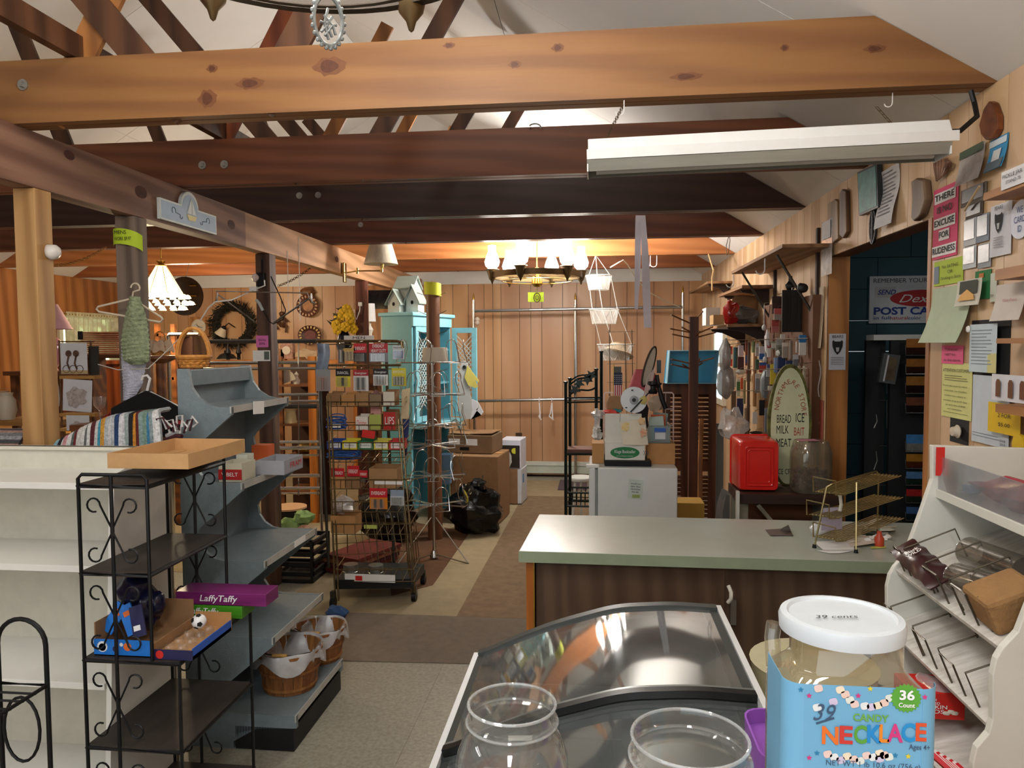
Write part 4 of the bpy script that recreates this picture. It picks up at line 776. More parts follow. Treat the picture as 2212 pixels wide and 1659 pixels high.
MB().box(c,(46 * k,.05,44 * k)).build('case',wood('clock_wood','#b9854f','#94643a','z'),t,bevel=.012)
MB().lathe(c - YA * .026,[(.0001,0),(15 * k,0),(17 * k,.004),(17 * k,.012),(15 * k,.014),(14.5 * k,.006),(.0001,.006)],28,M=Matrix.Rotation(pi / 2,3,'X')).build('dial',plain('#d6cfbf',.3),t)
MB().bar(c - YA * .036,c + V((.05,-.036,-.01)),.006,.002,YA).bar(c - YA * .036,c + V((-.03,-.036,.03)),.007,.002,YA).build('hands',blk,t)
S('wooden_post',MB().bx(c.x - 16 * k,c.x + 22 * k,yw - .1,yw - .06,0,c.z - 22 * k),wood('grey_brown','#6a4e3c','#4f382a','z'),'grey brown board standing under the square clock','board')
dk = mat('dark_tray','#2a1a0f',.35,var=.3,scale=14,col2='#120b07'); c = P(402,640,y=7.05); k = 7.05 / 1600; MBc = 1; t = T('hanging_tray','dark brown round tray with gold marks hanging behind the shell lamp','tray',c - ZA * .2)
MB().lathe(c,[(.0001,.02),(35 * k,.0),(44 * k,-.03),(44 * k,-.015),(35 * k,.02),(.0001,.04)],30,M=Matrix.Rotation(-pi / 2,3,'X') ).build('tray',dk,t)
MB().tube([c + ZA * 40 * k,V((c.x,7.12,ZT))],.003,5).build('cord',wire,t)
for dz in (.1,.0,-.08): MB().box(c + V((.1,-.045,dz)),(.07,.004,.01)).build('gold_mark',brass,t)
def plate(px,py,r,lb,c1,c2,sy=1,cen='#c98a55'):
    c = P(px,py,y=yw - .03); k = yw / 1600; t = T('wall_plate',lb,'plate',c - ZA * r * k,'carved wall plates'); Mx = Matrix.Rotation(pi / 2,3,'X')
    MB().lathe(c,[(.0001,0),(r * .6 * k,0),(r * k,.03),(r * k,.04),(r * .6 * k,.012),(.0001,.012)],26,M=Mx @ Matrix.Diagonal((1,sy,1))).build('plate',plain(c1,.4),t)
    for j in range(18): a = 2 * pi * j / 18; MB().box(c + V((cos(a) * r * .82 * k,-.034,sin(a) * r * .82 * k * sy)),(.03,.008,.02),M=Matrix.Rotation(-a,3,'Y')).build('rim_bead',plain(c2,.5),t)
    MB().lathe(c - YA * .0125,[(.0001,0),(r * .48 * k,0),(r * .48 * k,.004),(.0001,.004)],22,M=Mx @ Matrix.Diagonal((1,sy,1))).build('centre',mat('plate_c' + cen[1:],cen,.5,var=.3,scale=16),t); return t
plate(666,661,25,'brown carved wall plate under the little gilt crown','#5d2f1b','#c49a72'); plate(671,724,27,'dark oval wall plate with gold beads over the chrome rack','#4a2620','#c9a866',.8,'#7a3a34')
c = P(664,630,y=yw - .03); S('wall_ornament',MB().blob(c,(.09,.03,.05),12,.3,2).blob(c + V((-.05,0,.0)),(.04,.03,.04),8,.2,3).blob(c + V((.06,0,-.01)),(.04,.03,.05),8,.2,5),mat('gilt_brown','#8d5a2e',.4,.3,var=.3,scale=20),'gilt carved cluster above the brown wall plate','ornament')
c = P(609,695,y=yw - .03); S('monkey_ornament',MB().blob(c,(.05,.03,.07),10,.2,2).blob(c + V((.0,0,.1)),(.035,.03,.035),8,.1,3).tube([c,c + V((-.1,0,-.03)),c + V((-.05,0,-.1))],.014).tube([c,c + V((.06,0,-.06)),c + V((.05,0,-.14))],.014).tube([c + V((.02,0,.05)),c + V((.08,0,.0))],.013).tube([c + ZA * .1,c + ZA * .3],.004),mat('bronze_brown','#5a3a22',.4,.3),'small bronze climbing figure hanging beside the brown post','ornament')
# hanger on the wire between posts
t = T('trouser_hanger','thin chrome hanging frame on the dark brown post','hanger',P(560,700,y=4.6)); yq = 4.6
MB().tube([P(468,648,y=yq),P(468,629,y=yq),P(664,633,y=yq),P(672,654,y=yq)],.0045,6).tube([P(468,634,y=yq),P(550,695,y=yq)],.0045,6).tube([P(668,645,y=yq),P(590,698,y=yq)],.006,6).build('frame',chrome,t)
MB().tube([P(470,632,y=yq),P(468,648,y=yq),P(466,652,y=yq)],.007,6).build('end_hook',chrome,t)
MB().tube([P(671,634,y=yq),P(673,653,y=yq),P(680,655,y=yq)],.008,6).build('end_hook',chrome,t)
# flowers in a vase
fy = 6.9; c = P(744,770,y=fy); k = fy / 1600; t = T('flower_vase','yellow silk flowers in a navy vase beside the reddish post','flowers',c); hz = P(744,712,y=fy).z - c.z
MB().lathe(c,[(.0001,0),(.05,0),(.075,hz * .4),(.06,hz * .75),(.04,hz * .9),(.05,hz),(.045,hz),(.0001,hz * .9)],20).build('vase',mat('navy_glaze','#15162a',.2),t)
yl = mat('yellow_petal','#e0b51e',.7,var=.2,scale=30); m2 = MB()
for px,py in ((742,676),(754,679),(731,690),(726,702),(756,688),(729,712),(747,706),(763,711),(757,700),(737,684),(749,668)):
    q = P(px,py,y=fy - .06 + .02 * (px % 3)); m = MB()
    for j in range(8): a = 2 * pi * j / 8; m.blob(q + V((.027 * cos(a),-.005 * (j % 2),.027 * sin(a))),(.024,.014,.024),8,.1,j)
    m.blob(q - YA * .015,(.015,.012,.015),8,.05).build('flower',yl,t); m2.tube([q,q.lerp(c + ZA * hz,.5) + YA * .03,c + ZA * hz * .9],.004,5)
m2.build('stems',plain('#3a3418',.7),t); m = MB()
for i in range(26):
    q = c + ZA * hz + V((R.uniform(-.12,.1),R.uniform(-.05,.04),R.uniform(.02,.2))); d = V((R.uniform(-.06,.06),R.uniform(-.03,.03),R.uniform(.0,.06))); s_ = d.cross(YA).normalized() * .014; m.add([q - s_,q + s_,q + d],[(0,1,2)])
m.build('leaves',plain('#33311a',.7),t)
# white candlestick lamp behind
c = P(800,745,y=7.6); S('pedestal',MB().bx(c.x - .1,c.x + .1,7.5,7.7,0,c.z - .001),wood('table_brown'),'brown stand behind the blue cabinet under the candlestick lamp','stand'); k = 7.6 / 1600; t = T('candlestick_lamp','white candlestick lamp with a narrow shade beside the blue cabinet','lamp',c)
MB().lathe(c,[(.0001,0),(.05,0),(.02,.05),(.02,.12),(.035,.16),(.012,.2),(.012,.26),(.0001,.26)],16).build('base',plain('#d9d3c8',.4),t); z0 = P(800,695,y=7.6).z - c.z
MB().cyl(c + ZA * .2,c + ZA * z0,.008).build('stem',plain('#c9b48a',.5),t); MB().lathe(c,[(.062,z0),(.052,z0 + 40 * k),(.05,z0 + 40 * k),(.06,z0)],20).build('lamp_shade',plain('#d9d6d4',.8),t)
# ================================================================== floor coverings of the aisle
carpet = mat('brown_carpet','#8a7258',.95,var=.14,scale=14,bump=.5,bscale=400); beige_c = mat('beige_carpet','#a39374',.95,var=.1,scale=10,bump=.4,bscale=400); taupe = mat('taupe_mat','#7d7062',.95,var=.1,scale=20,bump=.4,bscale=400)
def floorpoly(name,pts,h,mt,lb,cat,b=.001): return S(name,MB().fr((0,0,0),XA,YA,ZA,[(p.x,p.y) for p in pts],b,h),mt,lb,cat)
F = lambda px,py: P(px,py,z=0)
floorpoly('beige_carpet',[V((-2.0,F(900,1336).y,0)),V((.9,F(900,1336).y,0)),V((.9,YB - .3,0)),V((-6.0,YB - .3,0)),V((-6.0,5.2,0)),V((-2.0,5.0,0))],.0025,beige_c,'beige carpet covering the floor of the back half of the shop','carpet')
a,b = F(985,1335),F(1090,1120)
floorpoly('carpet_runner',[a + YA * .02,V((.85,a.y + .02,0)),V((.85,8.0,0)),V((-.78,8.0,0))][:4],.0045,carpet,'brown carpet runner leading down the aisle to the back wall','carpet',.003)
floorpoly('floor_mat',[F(720,1428),V((.8,F(1140,1427).y,0)),V((.8,F(1100,1336).y - .005,0)),V((F(725,1338).x,F(1100,1336).y - .005,0))],.004,taupe,'taupe mat lying across the aisle in front of the carpets','mat')
floorpoly('doormat',[V((-.42,8.35,0)),V((.4,8.35,0)),V((.4,8.95,0)),V((-.42,8.95,0))],.014,mat('plum_mat','#5d4f58',.95,var=.12,scale=20),'dark plum mat in front of the baseboard heater','mat',.005)
floorpoly('brown_rug',[F(845,1288),F(935,1265),F(1015,1150),F(900,1130),F(830,1140)],.005,mat('dark_brown_rug','#66452c',.95,var=.15,scale=20),'dark brown rug under the chrome hat rack','rug',.003)
# ================================================================== battery rack
YR = lambda py: 4.50 + .26 * (1300 - py) / 560
BP = lambda px,py,d=0: P(px,py,y=YR(py) + d)
rw = mat('old_brass_wire','#8d7a58',.32,.85,var=.25,scale=30)
bl,br_ = F(716,1312),F(895,1299)
t = T('battery_rack','tall wheeled wire rack hung with batteries and small boxes','rack',(bl + br_) / 2)
m = MB()
for o_ in (0,.022): m.tube([BP(706,855) + XA * o_,BP(713,1000) + XA * o_,BP(721,1200) + XA * o_,P(724 + 0,1298,y=4.47) + XA * o_],.0065,8)
m.build('upright',rw,t); m = MB()
for o_ in (0,-.022): m.tube([BP(868,905) + XA * o_,BP(875,1010) + XA * o_,BP(889,1180) + XA * o_,P(896,1285,y=4.6) + XA * o_],.0065,8)
m.build('upright',rw,t)
for px in (690,834): MB().tube([P(px,735,y=4.98),P(px + 4,900,y=4.98),V((P(px + 10,1290,y=4.85).x,4.95,.1))],.011,8).build('rear_post',mat('gunmetal','#55534e',.35,.8),t)
m = MB().tube([P(683,737,y=4.95),P(858,737,y=4.85),P(868,740,y=4.8),P(870,752,y=4.8)],.010,8).tube([P(690,744,y=4.9),P(866,744,y=4.82)],.004,6).tube([P(685,789,y=4.92),P(866,789,y=4.82)],.008,8).tube([P(690,797,y=4.9),P(864,797,y=4.82)],.004,6)
m.build('hook_rails',rw,t)
def tray(py,xl,xr,dep=.17,h=14,n=7,back=True):
    m = MB(); y0 = YR(py); a,b = P(xl,py,y=y0),P(xr,py,y=y0); c,d = P(xl,py - h,y=y0),P(xr,py - h,y=y0); up = V((0,dep,.035))
    m.tube([a,b],.0032,5).tube([c,d],.0032,5).tube([a + up,b + up],.003,5).tube([a,a + up],.003,5).tube([b,b + up],.003,5).tube([c,c + up * 1.0],.003,5).tube([d,d + up],.003,5)
    for i in range(1,n): q = a.lerp(b,i / n); m.tube([c.lerp(d,i / n),q,q + up],.002,4)
    m.build('basket_shelf',rw,t); return (a.z,y0)
TR = {}
for i,(py,xl,xr,h) in enumerate(((878,704,868,10),(930,706,870,12),(972,708,873,16),(998,709,875,10),(1056,712,880,20),(1106,716,884,22),(1154,719,887,22),(1256,726,893,26))): TR[i] = tray(py,xl,xr,h=h)
m = MB()
for i in range(9): q0 = P(760 + 14 * i,1108,y=4.95); m.tube([q0,P(778 + 14 * i,1220,y=4.9)],.0025,4)
for py in (1130,1165,1190): m.tube([P(720,py + 10,y=4.92),P(890,py,y=4.92)],.0025,4)
for i in range(6): m.tube([P(872 + 5 * i,1120,y=4.75 + .04 * i),P(884 + 5 * i,1250,y=4.7 + .04 * i)],.003,5)
m.build('wire_grille',rw,t)
MB().fr((0,0,0),XA,YA,ZA,[(bl.x + .0,4.5),(br_.x - .01,4.57),(br_.x - .0,4.9),(bl.x + .02,4.9)],.10,.16).build('base_tray',mat('black_plastic','#131313',.5),t)
for q in (bl + XA * .012,br_,V((bl.x + .03,4.93,0)),V((br_.x - .02,4.95,0))):
    w = MB().cyl(q + V((-.014,0,.033)),q + V((.014,0,.033)),.033,n=16).build('caster',blk,t); MB().box(q + ZA * .075,(.03,.03,.06)).build('fork',mat('gunmetal','#55534e'),w)
S_ = lambda d: dict(d)
def pack(px0,py0,px1,py1,lb,head,body,word=None,hh=.32,cells=2,cellc='#b8bcc0',wc=None,group='battery packs on the rack',y=None):
    y = y or 4.80; a,b = P(px0,py0,y=y),P(px1,py1,y=y); w,h = b.x - a.x,a.z - b.z; c = V(((a.x + b.x) / 2,y,b.z))
    t = T('battery_pack',lb,'batteries',c,group)
    MB().bx(a.x,b.x,y,y + .002,b.z,a.z - h * hh).build('card',plain(body,.4),t); MB().bx(a.x,b.x,y - .0005,y + .002,a.z - h * hh,a.z).build('header',plain(head,.4),t)
    if word: text(t,word,(c.x,y - .001,a.z - h * hh * .55),XA,ZA,h * hh * .36,wc or paper,width=w * .8,bold=.01)
    for i in range(cells): x = a.x + w * (i + 1) / (cells + 1); MB().cyl((x,y - .009,b.z + h * .08),(x,y - .009,a.z - h * hh - h * .08),min(.0085,w / cells * .36),n=10).build('cell',mat('cell_' + cellc[1:],cellc,.25,.6),t)
    MB().bx(a.x + w * .12,b.x - w * .12,y - .02,y - .019,b.z + h * .04,a.z - h * hh - h * .04).build('blister',clear,t)
    MB().tube([(c.x,y - .002,a.z - .004),(c.x,y,a.z + .012),(c.x,y + .06,a.z + .016)],.002,5).build('peg',wire,t); return t
pack(764,742,792,782,'red topped battery card on the upper rail','#c8202a','#2a2a2a','EVEREADY',.5,2,'#303030')
pack(797,742,838,782,'wide red heavy duty battery card on the upper rail','#b71f2c','#8d8f96','EVEREADY\nHEAVY DUTY',.5,3,'#70737a'); pack(848,746,873,776,'blue cell battery pack at the right end of the upper rail','#d3d8dc','#cfd6da','Panasonic',.3,4,'#2a4d9e',ink)
pack(725,797,757,836,'black and yellow battery card on the lower rail','#161616','#d9cd3a','DURACELL',.4,1,'#2c2c2c'); pack(763,799,796,845,'white and red battery card with a dark strip below','#a8202a','#e3e3e3','Energizer',.28,2,'#7b7e84')
pack(806,797,838,833,'silver battery pack with a black header on the lower rail','#161616','#e3e3e3','Energizer',.34,4,'#d8dadc'); pack(846,795,877,834,'yellow battery card at the right end of the lower rail','#d9cf2e','#d3c62e','RAYOVAC',.4,4,'#c9cdc0')
pack(730,745,744,785,'narrow clear pack of silver cells on the upper rail','#4a4440','#5a554e',None,.2,1,'#cfd2d4'); pack(741,752,770,780,'tan card of wooden matches on the upper rail','#c9a35a','#d4b46e',None,.2,3,'#d9bd80')
pack(682,798,714,845,'clear blister with a pink insert left of the lower rail','#9aa0a4','#a49a9c',None,.3,1,'#d09aa0')
q = P(697,742,y=4.85); S('tube_bag',MB().sheet(lambda u,v: P(684 + 26 * u + 3 * sin(v * 5),742 + 66 * v,y=4.84) - YA * .02 * sin(u * pi),6,8,.003),clearmat('blue_film','#9fb4c8',.1,.2,.55,'#9fb4cc'),'pale blue bag of tubes hanging at the left end of the rack','bag')
def rbox(px0,py0,px1,py1,i,mt,lb,dep=.11,name='small_box',open_=True,word=None,front=None,wc=None,group='small boxes on the rack'):
    z,y = TR[i]; y += .008; a,b = P(px0,py0,y=y),P(px1,py1,y=y); zb = z + .006; w = .0025; a.z = max(a.z,zb + .02)
    t = T(name,lb,'box',V(((a.x + b.x) / 2,y,zb)),group); m = MB().bx(a.x,b.x,y,y + w,zb,a.z).bx(a.x,b.x,y + dep - w,y + dep,zb,a.z + .01).bx(a.x,a.x + w,y + w,y + dep - w,zb,a.z).bx(b.x - w,b.x,y + w,y + dep - w,zb,a.z).bx(a.x,b.x,y,y + dep,zb - .001,zb)
    m.build('carton',mt,t)
    if front: MB().bx(a.x + .002,b.x - .002,y - .0012,y - .0002,zb + .002,a.z - .001).build('printed_front',plain(front,.5),t)
    if word: text(t,word,((a.x + b.x) / 2,y - .0016,(zb + a.z) / 2),XA,ZA,(a.z - zb) * .42,wc or ink,width=(b.x - a.x) * .75)
    return t,a,b,y,zb
bt = [crd3,crd,mat('cardboard_tan2','#a9835a',.85,var=.1),mat('cardboard_grey','#8f7a62',.85,var=.1)]
for k,(x0,y0,x1,w_) in enumerate(((706,850,735,''),(737,852,766,''),(768,849,796,''),(798,852,824,''),(827,846,853,''))):
    rbox(x0,y0,x1,876,0,bt[k % 4],['small open carton at the left end of the top basket','second open carton from the left in the top basket','middle open carton in the top basket','fourth carton from the left in the top basket, pink paper in it','carton with a white label at the right end of the top basket'][k],word=None,front='#d9d4c4' if k == 4 else None)
S('pink_paper',MB().sheet(lambda u,v: P(798 + 28 * u,846 + 12 * v + 4 * sin(u * 9),y=4.74) + YA * .05 * v,6,4,.001),plain('#d8a9a0',.8),'crumpled pink paper sticking up from the top basket','paper')
rope = mat('blue_cord','#3f6fc0',.8,var=.25,scale=60)
def ropes(px0,py0,px1,py1,i,lb,tagged):
    z,y = TR[i]; a,b = P(px0,py0,y=y + .03),P(px1,py1,y=y + .03); t = T('cord_bundle',lb,'cord',V(((a.x + b.x) / 2,y + .06,z + .006)),'blue cord bundles'); m = MB(); rr = random.Random(i)
    for k in range(12):
        zc = z + .012 + rr.random() * (a.z - z) * .8; yy = y + .03 + rr.random() * .07; w = (b.x - a.x) / 2 * rr.uniform(.75,1); hh = rr.uniform(.008,.02)
        m.tube([V(((a.x + b.x) / 2 + w * cos(q),yy + .01 * sin(q * 2 + k),max(z + .008,zc + hh * sin(q)))) for q in [2 * pi * j / 14 for j in range(14)]],.004,5,True)
    m.build('cord',rope,t)
    if tagged: MB().box(((a.x + b.x) / 2 + .01,y + .012,z + .03),(.07,.002,.024)).build('paper_band',paper,t); text(t,'LOTMARK',((a.x + b.x) / 2 + .01,y + .0105,z + .033),XA,ZA,.009,ink,width=.06)
ropes(702,897,745,930,1,'blue cord bundle with a white band in the second basket',True); ropes(704,975,778,992,3,'wide heap of blue cord under the row of medicine boxes',False)
rbox(768,900,795,928,1,plain('#d8d3c8',.6),'small white and red box in the middle of the second basket',front='#e6e2da',word='Dristan',wc=red); rbox(797,895,824,928,1,bt[1],'carton with a lime band and pink cards in the second basket',front='#a9b65a')
S('pink_cards',MB().box(P(810,885,y=4.78),(.06,.004,.06)).box(P(815,890,y=4.76),(.05,.004,.04)),plain('#d9a39c',.8),'pink printed cards standing in the lime banded carton','card'); rbox(828,890,855,928,1,bt[0],'brown carton with a red label at the right of the second basket',front='#b3231f',word='LIPS',wc=paper)
for k,(x0,x1,c,wd,wc) in enumerate(((706,737,'#2f4f9e','Excedrin','#dfe3ea'),(739,771,'#d8cf3c','Excedrin','#e9e9e0'),(773,805,'#2f7d52','Excedrin','#e3ece4'),(807,838,'#d9d05a','Cepacol','#f0efe0'),(840,872,'#c43a34','Excedrin','#ecdcd8'))):
    t,a,b,y,zb = rbox(x0,953,x1,972,2,plain(c,.5),['blue','yellow','green','pale yellow','red'][k] + ' medicine display box in the row on the third basket',dep=.09,name='medicine_box',group='medicine boxes on the third basket')
    MB().bx(a.x + .012,b.x - .004,y - .0012,y - .0002,zb + .008,a.z - .006).build('label',plain(wc,.5),t); text(t,wd,((a.x + b.x) / 2,y - .0016,(zb + a.z) / 2),XA,ZA,.011,nav,width=(b.x - a.x) * .6)
S('red_battery_card',MB().box(P(796,938,y=4.60),(.085,.004,.05),M=Matrix.Rotation(.15,3,'Y')),red,'loose red card tilted over the medicine boxes','batteries')
for k,(x0,y0,x1,y1) in enumerate(((716,1011,744,1031),(750,1006,776,1031),(776,1016,794,1029))):
    pack(x0,y0,x1,y1 + 12,['red battery card, left of three over the middle basket','red battery card, middle of three over the middle basket','red battery card, right of three over the middle basket'][k],'#cc2530','#2a2426','EVEREADY',.62,2,'#3a3a3a',group='red cards over the middle basket',y=4.66)
rbox(713,1030,745,1054,4,bt[1],'carton under the left red card in the middle basket'); rbox(747,1030,777,1054,4,bt[0],'carton under the middle red card in the middle basket'); rbox(797,1012,858,1054,4,bt[2],'wide brown carton at the right of the middle basket',dep=.14)
S('shelf_labels',MB().box(P(840,1043,y=YR(1043) - .004),(.19,.002,.022)),paper,'white price strip on the middle basket wire','label')
pack(798,1054,837,1100,'orange and black battery box with a red card in the sixth basket','#cc2530','#d98420','EVEREADY',.45,2,'#2a2a2a',y=4.585); pack(843,1058,873,1092,'pack of eight silver cells at the right of the sixth basket','#8fa0b4','#c2c6cc',None,.4,6,'#e0e2e4',y=4.58)
z,y = TR[5]; S('clear_bag',MB().blob(P(742,1090,y=y + .08),(.07,.06,.05),14,.25,4),film,'crumpled clear bag in the left of the sixth basket','bag')
rbox(714,1114,768,1150,6,bt[1],'tan carton in the left of the seventh basket',dep=.13); S('price_tag',MB().box(P(801,1138,y=YR(1138) - .003),(.09,.002,.024)),plain('#b5c060',.6),'lime label on the seventh basket wire','tag')
for k,px in enumerate((758,812)):
    z,y = TR[7]; c = P(px,1244,y=y + .06); c.z = z + .008; t = T('tin_can',['left flat tin in the lowest basket','right flat tin in the lowest basket'][k],'tin',c,'tins in the lowest basket'); MB().lathe(c,[(.0001,0),(.05,0),(.05,.045),(.046,.048),(.046,.044),(.0001,.044)],20).lathe(c + ZA * .05,[(.0001,0),(.048,0),(.048,.04),(.0001,.042)],20).build('tin',mat('tin','#9a9c98',.3,.8),t)
S('shelf_labels',MB().box(P(799,1249,y=YR(1249) - .004),(.33,.002,.05)),paper,'row of white price labels along the lowest basket','label')
S('red_label',MB().box(P(775,1249,y=YR(1249) - .0062),(.045,.001,.03)),red,'red oval label in the row along the lowest basket','label')
# long tapered card holder on the right of the rack
for k,(pts,c,lb) in enumerate(((((868,842),(885,838),(882,905),(866,908)),'#d9c7a0','cream fan shaped sleeve at the right side of the battery rack'),(((866,905),(884,905),(878,985),(872,985)),'#2c3f7c','navy and cream card below the fan shaped sleeve'))):
    S('card_sleeve',MB().fr((0,4.82,0),XA,ZA,YA,[(P(*q,y=4.82).x,P(*q,y=4.82).z) for q in pts],0,.012),plain(c,.5),lb,'card')
# ================================================================== chrome spinner hat rack
sy = 5.5; c = F(937,1209); c.y = 5.55; zt2 = P(935,745,y=5.55).z; t = T('hat_rack','chrome revolving hat rack with wire loops in the aisle','rack',c)
MB().cyl(c + ZA * .05,V((c.x,c.y,zt2)),.011,n=10).build('pole',chrome,t); MB().lathe(c + ZA * .02,[(.0001,0),(.035,0),(.03,.02),(.016,.05),(.0001,.05)],14).build('foot_collar',chrome,t)
for a in (-.35,1.75,3.8): d = V((cos(a),sin(a),0)); MB().tube([c + d * .02 + ZA * .33,c + d * .30 + ZA * .012,c + d * .31 + ZA * .008,c + d * .28 + ZA * .008,c + d * .02 + ZA * .04],.0045,6).build('leg',wire,t)
for k,(py,rad,a0) in enumerate(((783,.27,.2),(852,.25,.6),(918,.26,.1),(960,.26,.9),(1028,.25,.4),(1090,.26,.7))):
    z = P(937,py,y=c.y).z; m = MB(); q0 = V((c.x,c.y,z))
    for j in range(7):
        a = a0 + j * 2 * pi / 7; d = V((cos(a),sin(a),0)); s = V((-d.y,d.x,0)); e = q0 + d * rad
        m.tube([q0 + s * .012,e + s * .012],.0028,5).tube([q0 - s * .012,e - s * .012],.0028,5); m.tube([e + s * .055 + d * .0] + [e + s * .055 * cos(b) + ZA * (.10 + .075 * sin(b)) - d * .03 for b in [pi * i / 10 for i in range(11)]] + [e - s * .055,e + s * .055],.0028,5)
    m.build('loop_tier',chrome,t); MB().cyl(q0 - ZA * .015,q0 + ZA * .015,.02,n=12).build('hub',chrome,t)
q = P(940,783,y=5.5); S('display_drum',MB().lathe(q + ZA * .008,[(.0001,0),(.098,0),(.098,.006),(.092,.1),(.088,.105),(.0001,.105)],28),plain('#c4bbab',.7),'pale grey drum shaped hat form on the top tier of the hat rack','hat form')
q = P(933,850,y=5.3); S('wire_hanger',MB().tube([P(910,838,y=5.35),P(926,829,y=5.35),P(954,842,y=5.35),P(955,848,y=5.35),P(908,848,y=5.35)],.003,6,True).tube([P(926,829,y=5.35),P(932,822,y=5.35),P(930,810,y=5.35),P(922,812,y=5.35)],.003,6),chrome,'wire clothes hanger hooked on the hat rack','hanger')
# ================================================================== log post with nails
y = 6.15; c = P(936,745,y=y); lw = .058; z1 = P(935,608,y=y).z; t = T('log_post','peeled log post with nails standing before the blue cabinet','post',(c.x,y,0))
MB().lathe((c.x,y,0),[(.0001,0),(lw * 1.1,0),(lw * 1.05,.8),(lw,1.5),(lw * .95,z1 - .01),(.0001,z1)],20).build('log',wood('log_bark','#7d5034','#5a3722','z',.5,2,3),t)
for k in range(9):
    z = z1 - .12 - .16 * k
    for s in (-1,1): MB().tube([(c.x + s * .05,y - .02,z),(c.x + s * .125,y - .04,z + .025 + .01 * (k % 2))],.003,5).build('nail',wire,t)
t = T('price_band','yellow paper band wrapped round the top of the log post','note',(c.x,y,z1 - .1)); MB().sheet(lambda u,v: (c.x + .072 * sin((u - .5) * 3.2),y - .072 * cos((u - .5) * 3.2),z1 + .0 - .105 * v - .02 * u),14,3).build('paper',plain('#d9e03a',.7),t)
# ================================================================== blue cabinet, birdhouses, pelican
bl1 = mat('sky_blue_paint','#6db4c4',.45,var=.06); bl2 = mat('pale_blue_paint','#8fd0de',.45,var=.06); bwall = plain('#c9d2d2',.6)
c = V((-1.64,6.55,0)); fd = V((.30,.954,0)); sd = V((-.92,.39,0)).normalized(); Lf,Ls = .72,.34; zt_ = P(885,674,y=6.55).z - .035; zc = .93
t = T('blue_cabinet','tall sky blue hutch cabinet with its lattice doors open','cabinet',c)
MB().fr(c,sd,ZA,fd,[(0,zc),(Ls,zc),(Ls,zt_),(0,zt_)],0,.02).build('side_panel',bl1,t); MB().fr(c + fd * (Lf - .02),sd,ZA,fd,[(0,zc),(Ls,zc),(Ls,zt_),(0,zt_)],0,.02).build('side_panel',bl1,t)
MB().fr(c + sd * Ls,fd,ZA,sd,[(0,zc),(Lf,zc),(Lf,zt_),(0,zt_)],0,.015).build('back_panel',bwall,t)
nf = -sd
m = MB().fr(c - sd * .04 - fd * .04,fd,sd,ZA,[(0,0),(Lf + .08,0),(Lf + .08,Ls + .06),(0,Ls + .06)],zt_ + .001,zt_ + .035); m.build('crown',bl2,t,bevel=.008)
MB().fr(c,fd,ZA,nf,[(0,zt_ - .09),(Lf,zt_ - .09),(Lf,zt_),(0,zt_)],0,.018).build('frieze',bl2,t)
for z in (1.28,1.6): MB().fr(c,fd,sd,ZA,[(.021,.01),(Lf - .021,.01),(Lf - .021,Ls - .001),(.021,Ls - .001)],z,z + .018).build('shelf',bl1,t)
def latdoor(hinge,d,w,nm):
    n_ = V((-d.y,d.x,0)); z0,z1 = zc + .02,zt_ - .095; f = 0.05; m = MB()
    for u0,u1,v0,v1 in ((0,f,z0,z1),(w - f,w,z0,z1),(f,w - f,z0,z0 + f),(f,w - f,z1 - f,z1)): m.fr(hinge,d,ZA,n_,[(u0,v0),(u1,v0),(u1,v1),(u0,v1)],0,.018)
    o_ = m.build('door',bl2,t); m = MB()
    for k in range(-16,30):
        for s in (1,-1):
            za = z0 + k * .045; L_ = w - 2 * f; p0 = (f,za if s > 0 else za + L_); p1 = (w - f,za + L_ if s > 0 else za)
            if min(p0[1],p1[1]) > z0 + f and max(p0[1],p1[1]) < z1 - f: m.bar(hinge + d * p0[0] + ZA * p0[1] + n_ * .009,hinge + d * p1[0] + ZA * p1[1] + n_ * .009,.007,.004,n_)
    m.build('lattice',plain('#cfdcda',.5),o_)
latdoor(c + nf * .02 + fd * .04,fd,.27,'door'); latdoor(c + fd * Lf + nf * .02,V((.62,-.20,0)).normalized(),.27,'door')
m = MB().fr(c - sd * .10,fd,sd,ZA,[(0,-.0),(Lf + .1,-.0),(Lf + .1,Ls + .1),(0,Ls + .1)],zc - .035,zc); m.build('counter_ledge',bl2,t,bevel=.006)
MB().fr(c + sd * .02,fd,sd,ZA,[(0,0),(.03,0),(.03,Ls),(0,Ls)],0.02,zc - .036).fr(c + sd * .02 + fd * (Lf - .03),fd,sd,ZA,[(0,0),(.03,0),(.03,Ls),(0,Ls)],0.02,zc - .036).fr(c + sd * Ls,fd,sd,ZA,[(.03,0),(Lf - .03,0),(Lf - .03,.02),(.03,.02)],.02,zc - .036).build('base',bl1,t)
m = MB().fr(c - sd * .09 + fd * (Lf + .04),fd,sd,ZA,[(0,0),(.03,0),(.03,.03),(0,.03)],.5,zc - .036); m.build('corner_bracket',bl2,t)
bz = zt_ + .037; rf = plain('#8f9c94',.6); wb_ = plain('#d5dcd4',.6)
c0 = c + sd * .16 + fd * .12; t = T('birdhouse','white birdhouse cluster with grey green roofs on the blue cabinet','birdhouse',V((c0.x,c0.y,bz)))
